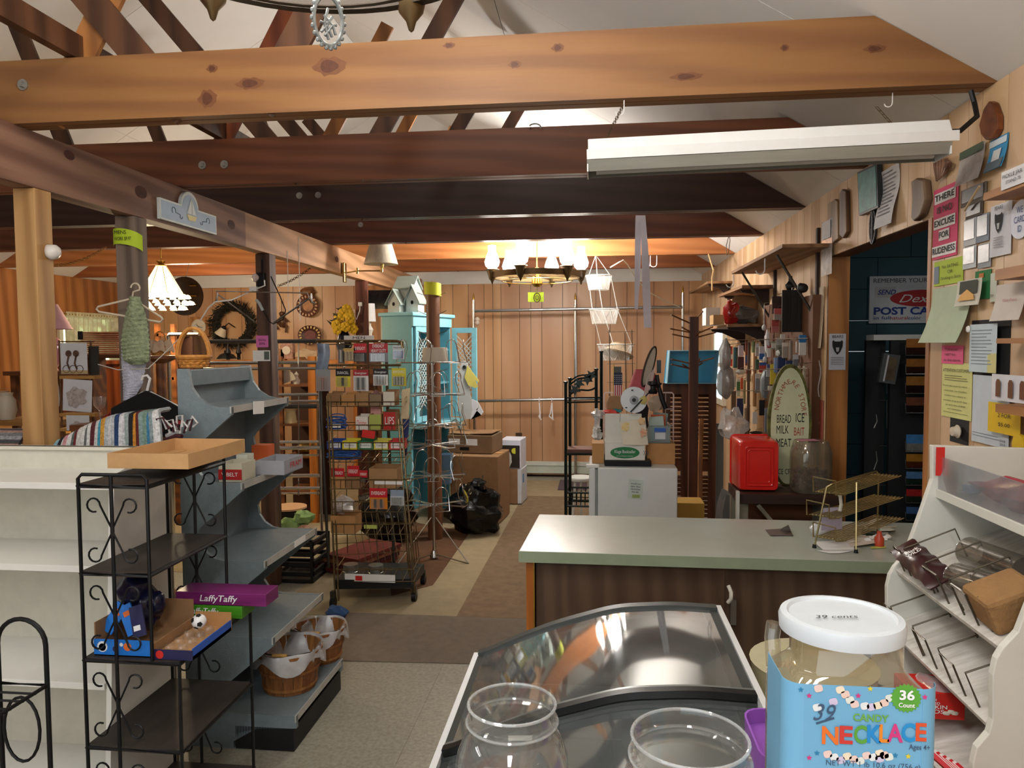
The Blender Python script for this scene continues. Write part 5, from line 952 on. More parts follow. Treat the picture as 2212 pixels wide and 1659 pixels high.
def house(cx,cy,w,d,h,rh,z0,dirx):
    o_ = V((cx,cy,z0)); U = V((1,-.25,0)).normalized(); N_ = V((.25,1,0)).normalized()
    if not dirx: U,N_ = N_,-U
    MB().fr(o_ - N_ * d / 2,U,ZA,N_,[(-w / 2,0),(w / 2,0),(w / 2,h),(0,h + rh - .012),(-w / 2,h)],0,d).build('body',wb_,t)
    e = .022; m = MB()
    for s in (-1,1): m.fr(o_ - N_ * (d / 2 + e),U,ZA,N_,[(s * (w / 2 + e),h - e * rh / (w / 2)),(s * (w / 2 + e),h - e * rh / (w / 2) + .014),(0,h + rh + .014),(0,h + rh)][::s],0,d + 2 * e)
    m.build('roof',rf,t); q = o_ - N_ * (d / 2 + .001) + ZA * h * .75; MB().fr(q,U,ZA,N_,[(.014 * cos(a),.018 * sin(a)) for a in [2 * pi * i / 12 for i in range(12)]],-.001,0).build('entrance',blk,t)
house(c0.x + .02,c0.y + .06,.15,.17,.24,.09,bz,False); house(c0.x - .06,c0.y - .06,.12,.10,.10,.1,bz,True); house(c0.x + .11,c0.y - .03,.12,.12,.12,.12,bz,True)
py_ = 7.0; t = T('pelican_cutout','painted wooden pelican with a yellow bill beside the blue cabinet','decoration',P(1010,915,y=py_)); pg = plain('#c3c6c4',.5); py2 = plain('#dcd06a',.5)
Pp = lambda L,y=py_: [(P(*q,y=y).x,P(*q,y=y).z) for q in L]
MB().fr((0,py_,0),XA,ZA,YA,Pp([(996,782),(1003,779),(1010,785),(1012,797),(1008,812),(1012,835),(1018,862),(1020,885),(1016,905),(1000,906),(990,880),(992,830),(994,800)]),0,.02).build('body',pg,t)
MB().fr((0,py_ - .003,0),XA,ZA,YA,Pp([(1010,789),(1018,800),(1035,822),(1034,826),(1026,820),(1033,835),(1028,838),(1012,832),(1004,815),(1008,800)]),-.012,.002).build('bill',py2,t)
MB().fr((0,py_,0),XA,ZA,YA,Pp([(1019,862),(1032,868),(1044,890),(1040,897),(1028,885),(1034,880),(1022,900),(1016,907)]),.003,.017).build('tail',plain('#dde0e6',.5),t); q = P(1003,793,y=py_ - .004); MB().lathe(q,[(.0001,0),(.018,0),(.018,.003),(.0001,.003)],12,M=Matrix.Rotation(pi / 2,3,'X')).build('eye',ink,t)
MB().fr((0,py_,0),XA,ZA,YA,[(P(1000,906,y=py_).x,.97),(P(1012,906,y=py_).x,.97),(P(1012,906,y=py_).x,P(1012,900,y=py_).z),(P(1000,900,y=py_).x,P(1000,900,y=py_).z)],.002,.018).build('foot',py2,t)
# ================================================================== boxes and bags
def cbox(px0,py0,px1,py1,y,dep,rz,mt,lb,zb,words=(),op=False,tape=True,name='cardboard_box'):
    a,b = P(px0,py0,y=y),P(px1,py1,y=y); w = b.x - a.x; h = a.z - zb; c = V(((a.x + b.x) / 2,y + dep / 2,zb)); Mx = Matrix.Rotation(rz,3,'Z')
    t = T(name,lb,'box',c); MB().box(c + ZA * h / 2,(w,dep,h),M=Mx).build('carton',mt,t,bevel=.006); return t,c,Mx,w,h
t,c,Mx,w,h = cbox(976,985,1083,1110,6.66,.5,-.10,crd3,'large brown carton standing on the carpet behind the garbage bags',.012)
MB().box(c + Mx @ V((w * .18,-.2505,h * .55)),(.015,.002,h * .35),M=Mx).build('tape_strip',plain('#6a5a48',.4),t); MB().box(c + Mx @ V((0,0,h + .002)),(w * .96,.1,.002),M=Mx).build('tape',crd,t)
zb2 = .012 + h + .005
t,c,Mx,w2,h2 = cbox(970,940,1070,990,6.8,.4,-.12,mat('cardboard_dull','#84694c',.85,var=.1),'flat brown carton stacked on the large carton',zb2)
for dx in (-.15,.02): MB().box(c + Mx @ V((dx,-.2005,h2 * .62)),(.11,.001,.06),M=Mx).build('shipping_label',paper,t)
MB().box(c + Mx @ V((-.05,-.2005,h2 * .25)),(.09,.001,.03),M=Mx).build('hand_hole',blk,t)
for k in (0,1): MB().box(c + Mx @ V((-w2 / 4 + k * w2 / 2,-.02,h2 + .012 + .004 * k)),(w2 / 2 - .01,.34,.004),M=Mx @ Matrix.Rotation(.04 * (1 - 2 * k),3,'Y')).build('flap',crd3,t)
S('blue_bin',MB().lathe(P(962,1005,y=6.35) ,[(.0001,-.16),(.065,-.16),(.085,.1),(.08,.1),(.0001,-.15)],4,rot=pi / 4),plain('#5f86a6',.4),'small blue plastic bin in front of the stacked cartons','bin')
t,c,Mx,w,h = cbox(1087,1013,1130,1070,7.55,.3,-.1,plain('#cfd3d8',.6),'white and brown carton on the carpet under the appliance box',.012); MB().box(c + Mx @ V((-.02,-.1505,h / 2)),(w * .8,.002,h),M=Mx).build('brown_side',crd3,t); MB().box(c + Mx @ V((w / 2 + .0005,-.05,h * .7)),(.002,.06,.09),M=Mx).build('blue_mark',plain('#3a8fd0',.5),t)
t,c,Mx,w,h3 = cbox(1083,950,1128,1012,7.55,.3,-.1,plain('#dfe1ee',.5),'white appliance box with a dark picture panel, stacked by the back wall',.012 + h + .004)
MB().box(c + Mx @ V((-.0,-.1508,h3 * .42)),(w * .92,.002,h3 * .78),M=Mx).build('picture_panel',plain('#332b26',.4),t); MB().lathe(c + Mx @ V((w * .2,-.153,h3 * .62)),[(.0001,0),(.03,0)],14,M=Matrix.Rotation(pi / 2,3,'X')).build('yellow_seal',plain('#d6d23c',.5),t); MB().blob(c + Mx @ V((-.02,-.153,h3 * .3)),(.06,.003,.07),12,.2,3).build('appliance_print',plain('#c9c9c4',.4),t)
S('white_pot',MB().lathe(P(1048,938,y=7.0),[(.0001,-.05),(.07,-.05),(.09,.02),(.085,.02),(.0001,-.03)],18),plain('#d9dadb',.4),'white dish on the rim of the flat carton by the back wall','dish')
gbag = mat('black_bag_plastic','#0b0b0c',.22,var=.2,scale=14,bump=.9,bscale=16)
t = T('garbage_bag','tied black garbage bag with a yellow drawstring on the carpet','bag',V((-1.05,6.25,0.01))); c = V((-1.05,6.38,.20))
MB().blob(c,(.235,.20,.225),30,.14,11,3.4,flat=-.185).blob(c + V((.04,-.02,.23)),(.07,.06,.06),14,.3,3,3).build('bag_body',gbag,t)
MB().sheet(lambda u,v: c + V((-.07 + .03 * sin(v * 5) + .012 * u,-.18 + .03 * v,.20 - .2 * v + .02 * sin(u * 4))),2,10,.002).build('drawstring',plain('#cfc24a',.5),t)
S('garbage_bag',MB().blob(V((-1.76,6.08,.22)),(.24,.24,.25),28,.14,17,3.0,flat=-.205).blob(V((-1.78,6.02,.46)),(.1,.08,.08),14,.3,6,3),gbag,'black garbage bag slumped behind the hat rack pole','bag')
m = MB(); 
for k in range(4): m.box((-1.78 + .02 * k,5.33,.03 + .03 * k),(.4 - .03 * k,.5,.026),rz=-.4,mi=k % 3)
S('folded_rug',m,[mat('rug_rust','#7c3328',.95,var=.3,scale=30),mat('rug_wine2','#5d262a',.95,var=.3,scale=30),mat('rug_tan','#a9694a',.95,var=.3,scale=30)],'folded rust red fringed rug on the floor behind the battery rack','rug')
# ================================================================== chrome display rails left of the battery rack and bookcase behind
t = T('chrome_display_rack','chrome tube display rack between the grey shelves and the battery rack','rack',P(640,1100,y=5.6)); ry = 5.6
for px in (598,688): q = P(px,780,y=ry); MB().tube([(q.x,ry,0),(q.x,ry,q.z + .15)],.012,8).build('upright',chrome,t)
for k,(x0,x1,py,rr_,d,g_) in enumerate(((450,692,738,.016,.1,1),(440,690,784,.014,0,0),(440,690,797,.012,-.1,0),(590,690,853,.012,0,0),(590,690,868,.012,-.1,0),(590,690,878,.02,.1,1),(590,690,955,.012,0,0),(590,692,968,.015,-.1,0),(590,692,984,.008,0,0),(598,692,1028,.014,0,0),(598,692,1055,.012,-.1,0),(598,692,1066,.008,.1,0))):
    MB().tube([P(x0,py,y=ry + d),P(x1,py - 1,y=ry + d)],rr_,8).build('rail',mat('dark_steel','#62666a',.3,.8) if g_ else chrome,t)
for px in (600,645,686): m = MB().tube([P(px,738,y=ry + .1),P(px,800,y=ry - .1)],.005,6).tube([P(px,853,y=ry),P(px,985,y=ry)],.005,6).tube([P(px,1028,y=ry),P(px,1070,y=ry)],.005,6).build('strut',chrome,t)
ow = wood('orange_pine','#c77b30','#a05c1e','z'); by = 6.6; t = T('bookcase','orange pine and dark brown open bookcase behind the chrome rack','shelf',P(640,1100,y=by))
for px in (600,672): q = P(px,770,y=by); MB().bx(q.x - .035,q.x + .035,by,by + .04,0,q.z).build('upright',ow if px > 650 else wood('table_brown'),t)
q0,q1 = P(600,770,y=by),P(672,770,y=by)
for py in (831,916,985,1060): z = P(640,py,y=by).z; MB().bx(q0.x + .036,q1.x - .036,by - .0,by + .35,z - .02,z).build('shelf',wood('table_brown'),t)
MB().bx(q0.x - .03,q1.x + .03,by + .351,by + .36,0,q0.z - .05).build('back_panel',plain('#3a1c10',.6),t); shz = [P(640,py,y=by).z for py in (831,916,985)]
q = P(628,916,y=by + .1); S('cream_vase',MB().lathe((q.x,by + .1,shz[1] + .001),[(.0001,0),(.06,0),(.045,.1),(.05,.12),(.09,.15),(.085,.155),(.0001,.12)],20),plain('#d9c99a',.5),'cream pedestal vase on the middle bookcase shelf','vase')
q = P(612,822,y=by + .05); S('fan_plate',MB().fr((q.x,by + .05,shz[0] + .005),XA,ZA,YA,[(.0,0)] + [(.13 * cos(a),.14 * sin(a)) for a in [pi * (.1 + .8 * i / 9) for i in range(10)]],0,.012),plain('#b9b0a0',.5),'pale fan shaped plate on the top bookcase shelf','plate')
q = P(634,825,y=by + .1); S('white_figurine',MB().lathe((q.x + .03,by + .1,shz[0] + .001),[(.0001,0),(.03,0),(.035,.03),(.015,.07),(.022,.09),(.0001,.12)],12),plain('#d8d0c4',.4),'small white figurine beside the fan shaped plate','figurine')
m = MB().blob((q0.x + .2,by + .12,shz[2] + .05),(.09,.06,.05),10,.2,4).tube([(q0.x + .25,by + .02,shz[2] + .05),(q0.x + .33,by + .0,shz[2] + .12),(q0.x + .37,by,shz[2] + .06)],.012); S('brass_swan',m,mat('dull_brass','#8d6f3a',.35,.8),'dull brass bird ornament on the lower bookcase shelf','ornament')
for k,(px,y0,w,h,c,lb) in enumerate(((603,758,34,26,'#a97a5a','carved brown box on the rack behind the wreath foot'),(622,756,30,40,'#c89a84','pink patterned square clock on the wall shelf'),(664,758,40,22,'#b79c7c','beige shell sculpture on the wall shelf'))):
    yy = 8.4; q = P(px,y0 + 20,y=yy); k_ = yy / 1600; t = T('shelf_ornament',lb,'ornament',q)
    if k == 2: MB().blob(q + ZA * .06,(.12,.06,.07),12,.3,7).blob(q + V((.12,0,.05)),(.07,.05,.06),10,.2,9).build('body',plain(c,.7),t)
    else:
        MB().box(q + ZA * h * k_ / 2,(w * k_,.08,h * k_)).build('body',mat('carved_' + c[1:],c,.6,var=.3,scale=30),t,bevel=.01)
        if k == 1: MB().lathe(q + V((0,-.041,h * k_ / 2)),[(.0001,0),(.05,0),(.05,.004),(.0001,.004)],16,M=Matrix.Rotation(pi / 2,3,'X')).build('dial',plain('#d9cfc0',.5),t)
yy = 8.4; z = P(630,778,y=yy).z; S('display_shelf',MB().bx(P(440,778,y=yy).x,P(770,778,y=yy).x,yy - .1,yy + .25,z - .04,z - .001).bx(P(440,778,y=yy).x,P(440,778,y=yy).x + .05,yy,yy + .05,0,z - .04).bx(P(770,778,y=yy).x - .05,P(770,778,y=yy).x,yy,yy + .05,0,z - .04),ow,'orange pine shelf table along the back wall, left half','shelf')
c = P(490,775,y=8.4); t = T('oil_lamp','black iron lamp base standing under the wreath','lamp',c); MB().lathe(c,[(.0001,0),(.12,0),(.08,.05),(.03,.07),(.03,.1),(.0001,.1)],16).build('base',blk,t)
for k,px in enumerate((493,516)): c = P(px,777,y=8.3); S('finial',MB().lathe(c,[(.0001,0),(.02,0),(.02,.06),(.035,.08),(.015,.14),(.0001,.2)],10),blk,['left black spear finial under the wreath','right black spear finial under the wreath'][k],'finial','spear finials')
c = F(622,1128); c = V((-2.75,6.2,0)); c.x = P(624,1100,y=6.0).x; c.y = 6.0; t = T('black_bucket','black bucket with a wire bail under the chrome rack','bucket',c); MB().lathe(c,[(.0001,0.01),(.12,.01),(.15,.27),(.145,.27),(.115,.02),(.0001,.02)],24).build('pail',mat('black_plastic','#131313'),t); MB().tube(arc(c + ZA * .25,.15,pi,2 * pi,12,XA,ZA,.1),.003,5).build('bail',wire,t)
S('round_tray',MB().lathe(c + ZA * .275,[(.0001,0),(.15,0),(.15,.015),(.0001,.02)],24),plain('#c49a72',.6),'tan round tray lying on the black bucket','lid')
c = V((P(640,1230,y=5.0).x,5.0,0)); t = T('black_crate','black plastic crate on the floor between the grey shelves and the battery rack','crate',c); bp = mat('black_plastic','#131313'); m = MB()
for k in range(4): z = .05 + .07 * k; m.bx(c.x - .17,c.x + .17,4.88,4.9,z,z + .03).bx(c.x + .15,c.x + .17,4.9,5.2,z,z + .03).bx(c.x - .17,c.x - .15,4.9,5.2,z,z + .03).bx(c.x - .17,c.x + .17,5.2,5.22,z,z + .03)
m.bx(c.x - .17,c.x + .17,4.88,5.22,.008,.03); 
for a in (c.x - .16,c.x + .16): m.bx(a - .01,a + .01,4.885,4.905,.03,.29).bx(a - .01,a + .01,5.2,5.22,.03,.29)
m.build('slats',bp,t)
S('soft_toy',MB().blob((c.x - .03,5.0,.36),(.12,.09,.07),14,.2,3).blob((c.x + .06,5.0,.44),(.07,.06,.05),12,.2,5).blob((c.x - .1,4.95,.33),(.05,.05,.08),10,.2,8),mat('lime_plush','#a3c77a',.9,var=.2,scale=20,bump=.4),'lime green bagged soft toy lying in the black crate','toy')
S('peach_cloth',MB().blob((c.x + .07,4.95,.34),(.06,.05,.05),12,.2,9),plain('#c4937a',.9),'peach bundle beside the lime toy in the crate','cloth')
# ================================================================== back wall, right half
hm = mat('pale_green_enamel','#c3cdbf',.4,var=.04); a,b = P(1000,996,y=YB - .08),P(1420,996,y=YB - .08)
t = T('baseboard_heater','pale green baseboard heater along the foot of the back wall','heater',((a.x + b.x) / 2,YB - .06,.05)); zt_ = a.z
MB().fr((0,YB - .015,0),XA,ZA,-YA,[(a.x,.05),(b.x,.05),(b.x,zt_ - .05),(a.x,zt_ - .05)],0,.055).build('front_cover',hm,t); MB().fr((0,YB - .015,0),XA,ZA,-YA,[(a.x,zt_ - .045),(b.x,zt_ - .045),(b.x,zt_),(a.x,zt_)],0,.065).build('top_louver',plain('#d6ddd3',.4),t)
S('wall_outlet',MB().bx(-.99,-.91,YB - .03,YB - .014,.44,.55),plain('#4b3422',.5),'brown wall outlet low on the back panelling','outlet')
gy = 8.95; t = T('garment_rack','chrome garment rails on uprights against the back panelling','rack',(-.2,gy,0))
for px,py in ((1023,648),(1243,648),(1475,632)):
    q = P(px,py,y=gy); MB().tube([(q.x,gy,0.02),(q.x,gy,q.z)],.019,10).build('upright',chrome,t); MB().lathe((q.x,gy,q.z),[(.012,0),(.012,.04),(.0001,.09)],10).build('finial',brass,t)
a,b = P(1026,672,y=gy - .03),P(1472,663,y=gy - .03); MB().tube([a,b],.02,10).build('rail',chrome,t); a,b = P(1033,866,y=gy - .03),P(1296,861,y=gy - .03); MB().tube([a,b],.02,10).build('rail',chrome,t)
MB().blob(P(1031,690,y=gy - .05),(.03,.03,.03),10,0).blob(P(1031,697,y=gy - .05),(.03,.03,.03),10,0).build('clamp',plain('#d9c9b8',.3),t)
for px,lb,w in ((1166,'white plastic hanger seen edge-on, left of two on the lower back rail',4),(1193,'white plastic hanger turned slightly, right of two on the lower back rail',9)):
    y = gy - .03; S('hanger',MB().tube([P(px - 1,870,y=y),P(px + 1,903,y=y),P(px + 3,907,y=y),P(px - w + 2,899,y=y),P(px - w + 5,893,y=y),P(px - 1,872,y=y)],.009,6).tube(arc(P(px - 1,864,y=y) ,.024,-.9,4.0,10,YA,ZA),.007,6),plain('#e6e2e6',.35),lb,'hanger','hangers on the back rail')
# mesh hanging basket and straw hat
my_ = 7.13; t = T('mesh_hanging_basket','white three tier mesh hanging basket right of the chandelier','basket',P(1320,780,y=my_)); net = clearmat('white_net','#ffffff',.0,.5,.16,'#e9e6df'); top_ = P(1287,530,y=my_); top_.z = ZT + .01
tiers = []
for px0,px1,py0,py1,px2,px3 in ((1265,1322,596,627,1273,1316),(1273,1337,669,700,1283,1334),(1290,1368,744,778,1302,1362)):
    c = (P(px0,py0,y=my_) + P(px1,py0,y=my_)) / 2; r = (P(px1,py0,y=my_) - P(px0,py0,y=my_)).length / 2; d = P(px2,py1,y=my_); r2 = (P(px3,py1,y=my_).x - d.x) / 2; z2 = d.z; tiers.append((c,r))
    MB().lathe((c.x,my_,z2),[(.0001,0),(r2,0),(r,c.z - z2),(r - .002,c.z - z2),(r2 - .002,.002),(.0001,.002)],22).build('net_bowl',net,t); m = MB().tube([c + V((r * cos(a),r * sin(a),0)) for a in [2 * pi * i / 22 for i in range(22)]],.005,5,True)
    for k in range(11): a = 2 * pi * k / 11; m.tube([c + V((r * cos(a),r * sin(a),0)),V((c.x + r2 * cos(a + .5),my_ + r2 * sin(a + .5),z2))],.002,4).tube([c + V((r * cos(a),r * sin(a),0)),V((c.x + r2 * cos(a - .5),my_ + r2 * sin(a - .5),z2))],.002,4)
    m.build('rim_mesh',plain('#e2dfd8',.7),t)
pv = None; m = MB()
for c,r in tiers:
    for k in range(3):
        a = .4 + 2 * pi * k / 3; e = c + V((r * cos(a),r * sin(a),0)); m.tube([top_ if pv is None else pv[0] + V((pv[1] * cos(a),pv[1] * sin(a),0)),e],.0035,5)
    pv = (c,r)
m.build('cords',plain('#e2dfd8',.7),t)
c = P(1334,760,y=my_ - .01); st = mat('straw','#c9b291',.8,var=.2,scale=90,bump=.4); Mx = Matrix.Rotation(.22,3,'Y') @ Matrix.Rotation(-.25,3,'X'); t = T('straw_hat','straw sun hat lying in the lowest mesh basket','hat',c)
MB().lathe(c,[(.155,-.025),(.16,-.02),(.09,.03),(.08,.07),(.06,.075),(.055,.07),(.07,.062),(.083,.025),(.152,-.03),(.155,-.025)],30,M=Mx).build('brim_and_crown',st,t); MB().lathe(c + Mx @ V((0,0,.074)),[(.048,0),(.056,.006),(.048,.012),(.04,.006),(.048,0)],24,M=Mx).build('rolled_band',plain('#b08d68',.8),t)
# green iron shelf stand
gi = mat('dark_green_iron','#15231f',.35,.4,var=.15); gy2 = 5.3; t = T('bakers_stand','dark green iron stand with ivy leaves in its curved top','stand',P(1258,1180,y=gy2))
Q = lambda px,py,d=0: P(px,py,y=gy2 + d)
for px,py,d in ((1222,826,0),(1231,818,.18),(1288,798,0),(1299,760,.18)): q = Q(px,py,d); MB().tube([(q.x,q.y,0),q],.0115,8).lathe(q,[(.016,-.005),(.016,.006),(.0001,.012)],10).build('post',gi,t)
def curve(p,q,s): return [p.lerp(q,i / 8) + ZA * s * sin(i / 8 * 2 * pi - .5) for i in range(9)]
MB().tube(curve(Q(1229,831),Q(1286,806),.012),.0075,6).tube(curve(Q(1229,852),Q(1286,836),.012),.0075,6).tube(curve(Q(1229,824,.0),Q(1286,800),.012),.006,6).build('curved_rail',gi,t)
for px,py in ((1242,842),(1251,828),(1269,820),(1277,811)): q = Q(px,py,-.01); MB().fr(q,XA,ZA,YA,[(.045 * k * cos(a + .3),.045 * k * sin(a + .3)) for a,k in [(2 * pi * i / 10,1 if i % 2 else .45) for i in range(10)]],-.003,.003).build('ivy_leaf',gi,t)
for py in (860,869): MB().tube([Q(1222,py),Q(1299,py - 1,.0)],.007,6).build('rail',gi,t)
a,b = Q(1226,976),Q(1292,976); MB().bx(a.x,b.x,gy2 - .0,gy2 + .2,a.z - .012,a.z + .018).build('wooden_shelf',wood('shelf_brown','#6e3d26','#4d2818','x'),t); MB().tube([Q(1222,981),Q(1296,981)],.009,6).build('rail',gi,t)
a,b,z1,z0 = Q(1226,1066),Q(1292,1066),Q(1226,1064).z,Q(1226,1093).z; m = MB()
for z in (z0,z1): m.tube([(a.x,gy2,z),(b.x,gy2,z),(b.x,gy2 + .2,z),(a.x,gy2 + .2,z)],.008,6,True)
for k in range(1,7): x = a.x + (b.x - a.x) * k / 7; m.tube([(x,gy2,z1),(x,gy2,z0),(x,gy2 + .2,z0),(x,gy2 + .2,z1)],.003,4)
for k in (1,2): z = z0 + (z1 - z0) * k / 3; m.tube([(a.x,gy2,z),(b.x,gy2,z)],.003,4)
m.build('wire_basket',gi,t)
c = P(1255,1032,y=6.6); S('white_stool',MB().lathe((c.x,6.6,c.z - .02),[(.0001,0),(.11,0),(.115,.02),(.11,.03),(.0001,.03)],22).tube([(c.x - .08,6.55,0),(c.x - .05,6.58,c.z - .02)],.012,6).tube([(c.x + .1,6.55,0),(c.x + .06,6.58,c.z - .02)],.012,6).tube([(c.x,6.7,0),(c.x,6.66,c.z - .02)],.012,6),plain('#d5dad6',.4),'small white plastic stool behind the green iron stand','stool')
# ================================================================== mini fridge and the pile on it
fy = 4.45; a,b = P(1291,1010,y=fy),P(1464,1010,y=fy); fz = a.z; frm = mat('fridge_white','#d8dcda',.4,var=.03,bump=.05,bscale=200); t = T('mini_fridge','white mini refrigerator behind the counter, its side to the camera','refrigerator',((a.x + b.x) / 2,fy + .25,0))
MB().bx(a.x,b.x,fy,fy + .5,.02,fz).build('cabinet',frm,t,bevel=.008); MB().bx(a.x - .012,a.x - .001,fy + .004,fy + .496,.04,fz - .012).build('gasket',plain('#8e9490',.5),t); MB().bx(a.x - .052,a.x - .0125,fy,fy + .5,.03,fz - .004).build('door',frm,t,bevel=.008); MB().box((a.x - .03,fy + .03,fz + .006),(.075,.05,.016)).build('hinge_cover',plain('#e6e8e6',.4),t)
note = card('fridge_note',1357,1036,1388,1078,fy - .002,plain('#cbd8cf',.7),'torn pale note taped on the side of the mini fridge','note',[('would not\nopen door\nremember\nthis fall',.58,.10,.72,nav)],tilt=.08); a2 = P(1374,1072,y=fy - .004); MB().box(a2,(.045,.001,.02)).build('green_patch',plain('#9db06a',.7),note)
z = fz + .001; bx = lambda px,py,d=0: P(px,py,y=fy + d)
a,b = bx(1306,1000,.05),bx(1407,1000,.05); S('black_tray',MB().bx(a.x,b.x,fy + .05,fy + .33,z,z + .035),blk,'black plastic tray on the mini fridge under the white carton','tray',bevel=.004)
t = T('bookstore_carton','white printed carton with a green oval and folded flaps on the mini fridge','box',((a.x + b.x) / 2,fy + .2,z + .036)); zb = z + .037; a,b,tp = bx(1307,990,.06),bx(1393,990,.06),bx(1307,894,.06)
wc_ = plain('#dcdcd2',.6); MB().bx(a.x,b.x,fy + .06,fy + .28,zb,zb + .105).build('carton',wc_,t); zz = zb + .105
MB().bx(a.x,b.x - .02,fy + .075,fy + .08,zz,tp.z).build('flap',wc_,t); MB().bx((a.x + b.x) / 2 - .03,(a.x + b.x) / 2 - .028,fy + .0735,fy + .075,tp.z - .075,tp.z).build('flap_seam',plain('#4a463e',.7),t)
MB().sheet(lambda u,v: V((a.x + (b.x - a.x) * (.46 + .62 * u - .1 * (1 - u) * v - .08 * v * u),fy + .058 - .015 * sin(u * pi),zz - .01 + .135 * v + .03 * u * v)),8,6,.002).build('printed_flap',mat('flap_print','#e3ddc8',.6,var=.05),t)
for dx,dz,c_ in ((.52,.10,'#d9b84a'),(.92,.135,'#dd9c4e'),(.95,.065,'#cf6a4a')): MB().blob((a.x + (b.x - a.x) * dx,fy + .041,zz + dz),(.02,.002,.022),12,.3,int(dx * 50)).build('flower_print',mat('fl_' + c_[1:],c_,.7,var=.3,scale=60,col2='#e0d3b0'),t)
q = V(((a.x + b.x) / 2,fy + .0595,zb + .045)); MB().lathe(q,[(.0001,0),(.088,0)],28,M=Matrix.Rotation(pi / 2,3,'X') @ Matrix.Diagonal((1,.4,1))).build('green_oval',plain('#1f7a45',.5),t); text(t,'Kluge Bookseller',q - YA * .001 + ZA * .006,XA,ZA,.02,paper,width=.125); text(t,'and something to remember',q - YA * .001 - ZA * .02,XA,ZA,.006,paper,width=.1)
for k in range(3): MB().tube(arc(q + XA * (.098 + .012 * k) - YA * .001,.018,-.8,.8,5),.0014,4).build('print_mark',nv,t)
def fbox(name,px0,py0,px1,py1,d,dep,mt,lb,cat,zb=None,bevel=0,**k): a,b = bx(px0,py0,d),bx(px1,py1,d); zz = b.z if zb is None else zb; return S(name,MB().bx(a.x,b.x,fy + d,fy + d + dep,zz,max(a.z,zz + .01)),mt,lb,cat,bevel=bevel)
fbox('brown_carton',1398,958,1458,1000,.15,.3,crd,'brown carton on the fridge under the clear tote','box',z); fbox('brown_carton',1279,958,1304,1000,.15,.2,crd,'brown carton left of the white printed carton','box',z)
tz2 = bx(1398,958,.15).z + .001; a,b = bx(1399,955,.16),bx(1448,955,.16); th = bx(1400,920,.16).z; t = T('storage_tote','clear plastic tote with a blue handle on the brown carton','tote',((a.x + b.x) / 2,fy + .28,tz2)); ctot = clearmat('tote_plastic','#e6ecec',.06,.15,.25,'#aebfc4')
m = MB()
for q in ((a.x,b.x,.16,.164),(a.x,b.x,.40,.404),(a.x,a.x + .004,.164,.40),(b.x - .004,b.x,.164,.40)): m.bx(q[0],q[1],fy + q[2],fy + q[3],tz2,th)
m.bx(a.x,b.x,fy + .16,fy + .404,tz2 - .0,tz2 + .004).build('tub',ctot,t); MB().tube([(a.x - .004,fy + .158,th),(b.x + .004,fy + .158,th),(b.x + .004,fy + .408,th),(a.x - .004,fy + .408,th)],.006,6,True).build('rim',clear,t)
MB().bx(a.x + .04,b.x - .03,fy + .145,fy + .159,th - .035,th - .012).build('handle',plain('#2b5fb8',.35),t); MB().bx(a.x + .045,b.x - .03,fy + .1585,fy + .1598,tz2 + .025,tz2 + .075).build('label',plain('#cfd4d6',.5),t)
for k,(c_,lb) in enumerate((('#b7c9bf','pale teal folder leaning in the clear tote'),('#c9653f','orange folder leaning in the clear tote'),('#8fa3a0','grey green folder at the back of the clear tote'))): S('folder',MB().box((a.x + .06 + .012 * k,fy + .21 + .05 * k,tz2 + .085),(.09,.008,.15 + .015 * k),M=Matrix.Rotation(.1 * (k - 1),3,'Y')),plain(c_,.7),lb,'folder')
# wire rack, flag, bag, lampshade, disc, reel
a,b,zt_ = bx(1305,850,.42),bx(1455,850,.42),bx(1305,848,.42).z; m = MB().tube([(a.x,fy + .42,z),(a.x,fy + .42,zt_ - .01),(a.x + .01,fy + .42,zt_),(b.x - .01,fy + .42,zt_),(b.x,fy + .42,zt_ - .01),(b.x,fy + .42,z)],.005,6)
for k in (1,2,3): zz = z + (zt_ - z) * k / 4; m.tube([(a.x,fy + .42,zz),(b.x,fy + .42,zz)],.003,5)
for k in range(1,9): x = a.x + (b.x - a.x) * k / 9; m.tube([(x,fy + .42,z),(x,fy + .42,zt_)],.002,4)
S('wire_rack',m,plain('#d8c6c4',.4),'white wire rack standing at the back of the mini fridge','rack')
t = card('small_flag',1326,805,1344,856,fy + .36,plain('#d6cfd0',.7),'small american flag standing in the pile on the fridge','flag'); a,b = bx(1326,805,.355),bx(1344,856,.355); w,h = b.x - a.x,a.z - b.z
for k in range(4): MB().bx(a.x + w * (.12 + .24 * k),a.x + w * (.24 + .24 * k),fy + .356,fy + .357,b.z,b.z + h * .5).build('stripe',plain('#a8282f',.7),t)
MB().bx(a.x,b.x,fy + .355,fy + .357,b.z + h * .48,a.z).build('canton',plain('#1d2340',.7),t); m = MB()
for i in range(5):
    for j in range(5): m.box((a.x + w * (.12 + .19 * i),fy + .3545,b.z + h * (.55 + .085 * j)),(.0035,.0008,.0035))
m.build('stars',paper,t); MB().cyl(V((a.x - .003,fy + .358,z)),V((a.x - .001,fy + .358,a.z + .06)),.0025).build('stick',brass,t)
fbox('picture_block',1326,792,1342,806,.37,.02,plain('#4c5048',.6),'grey picture block behind the small flag','picture')
c = bx(1328,872,.2); S('paper_bag',MB().lathe((c.x,fy + .22,c.z - .045),[(.0001,0),(.05,0),(.055,.05),(.04,.09),(.035,.09),(.0001,.01)],8,sup=4),crd3,'crumpled brown paper bag on top of the white carton','bag')
c = bx(1320,890,.17); S('cloth_scraps',MB().blob(c + ZA * .0,(.06,.04,.015),12,.2,3).blob(c + V((.03,.0,.008)),(.035,.03,.012),10,.2,4,mi=1),[plain('#c8463c',.8),plain('#2f7f8c',.8)],'red and teal cloth scraps on top of the white carton','cloth')
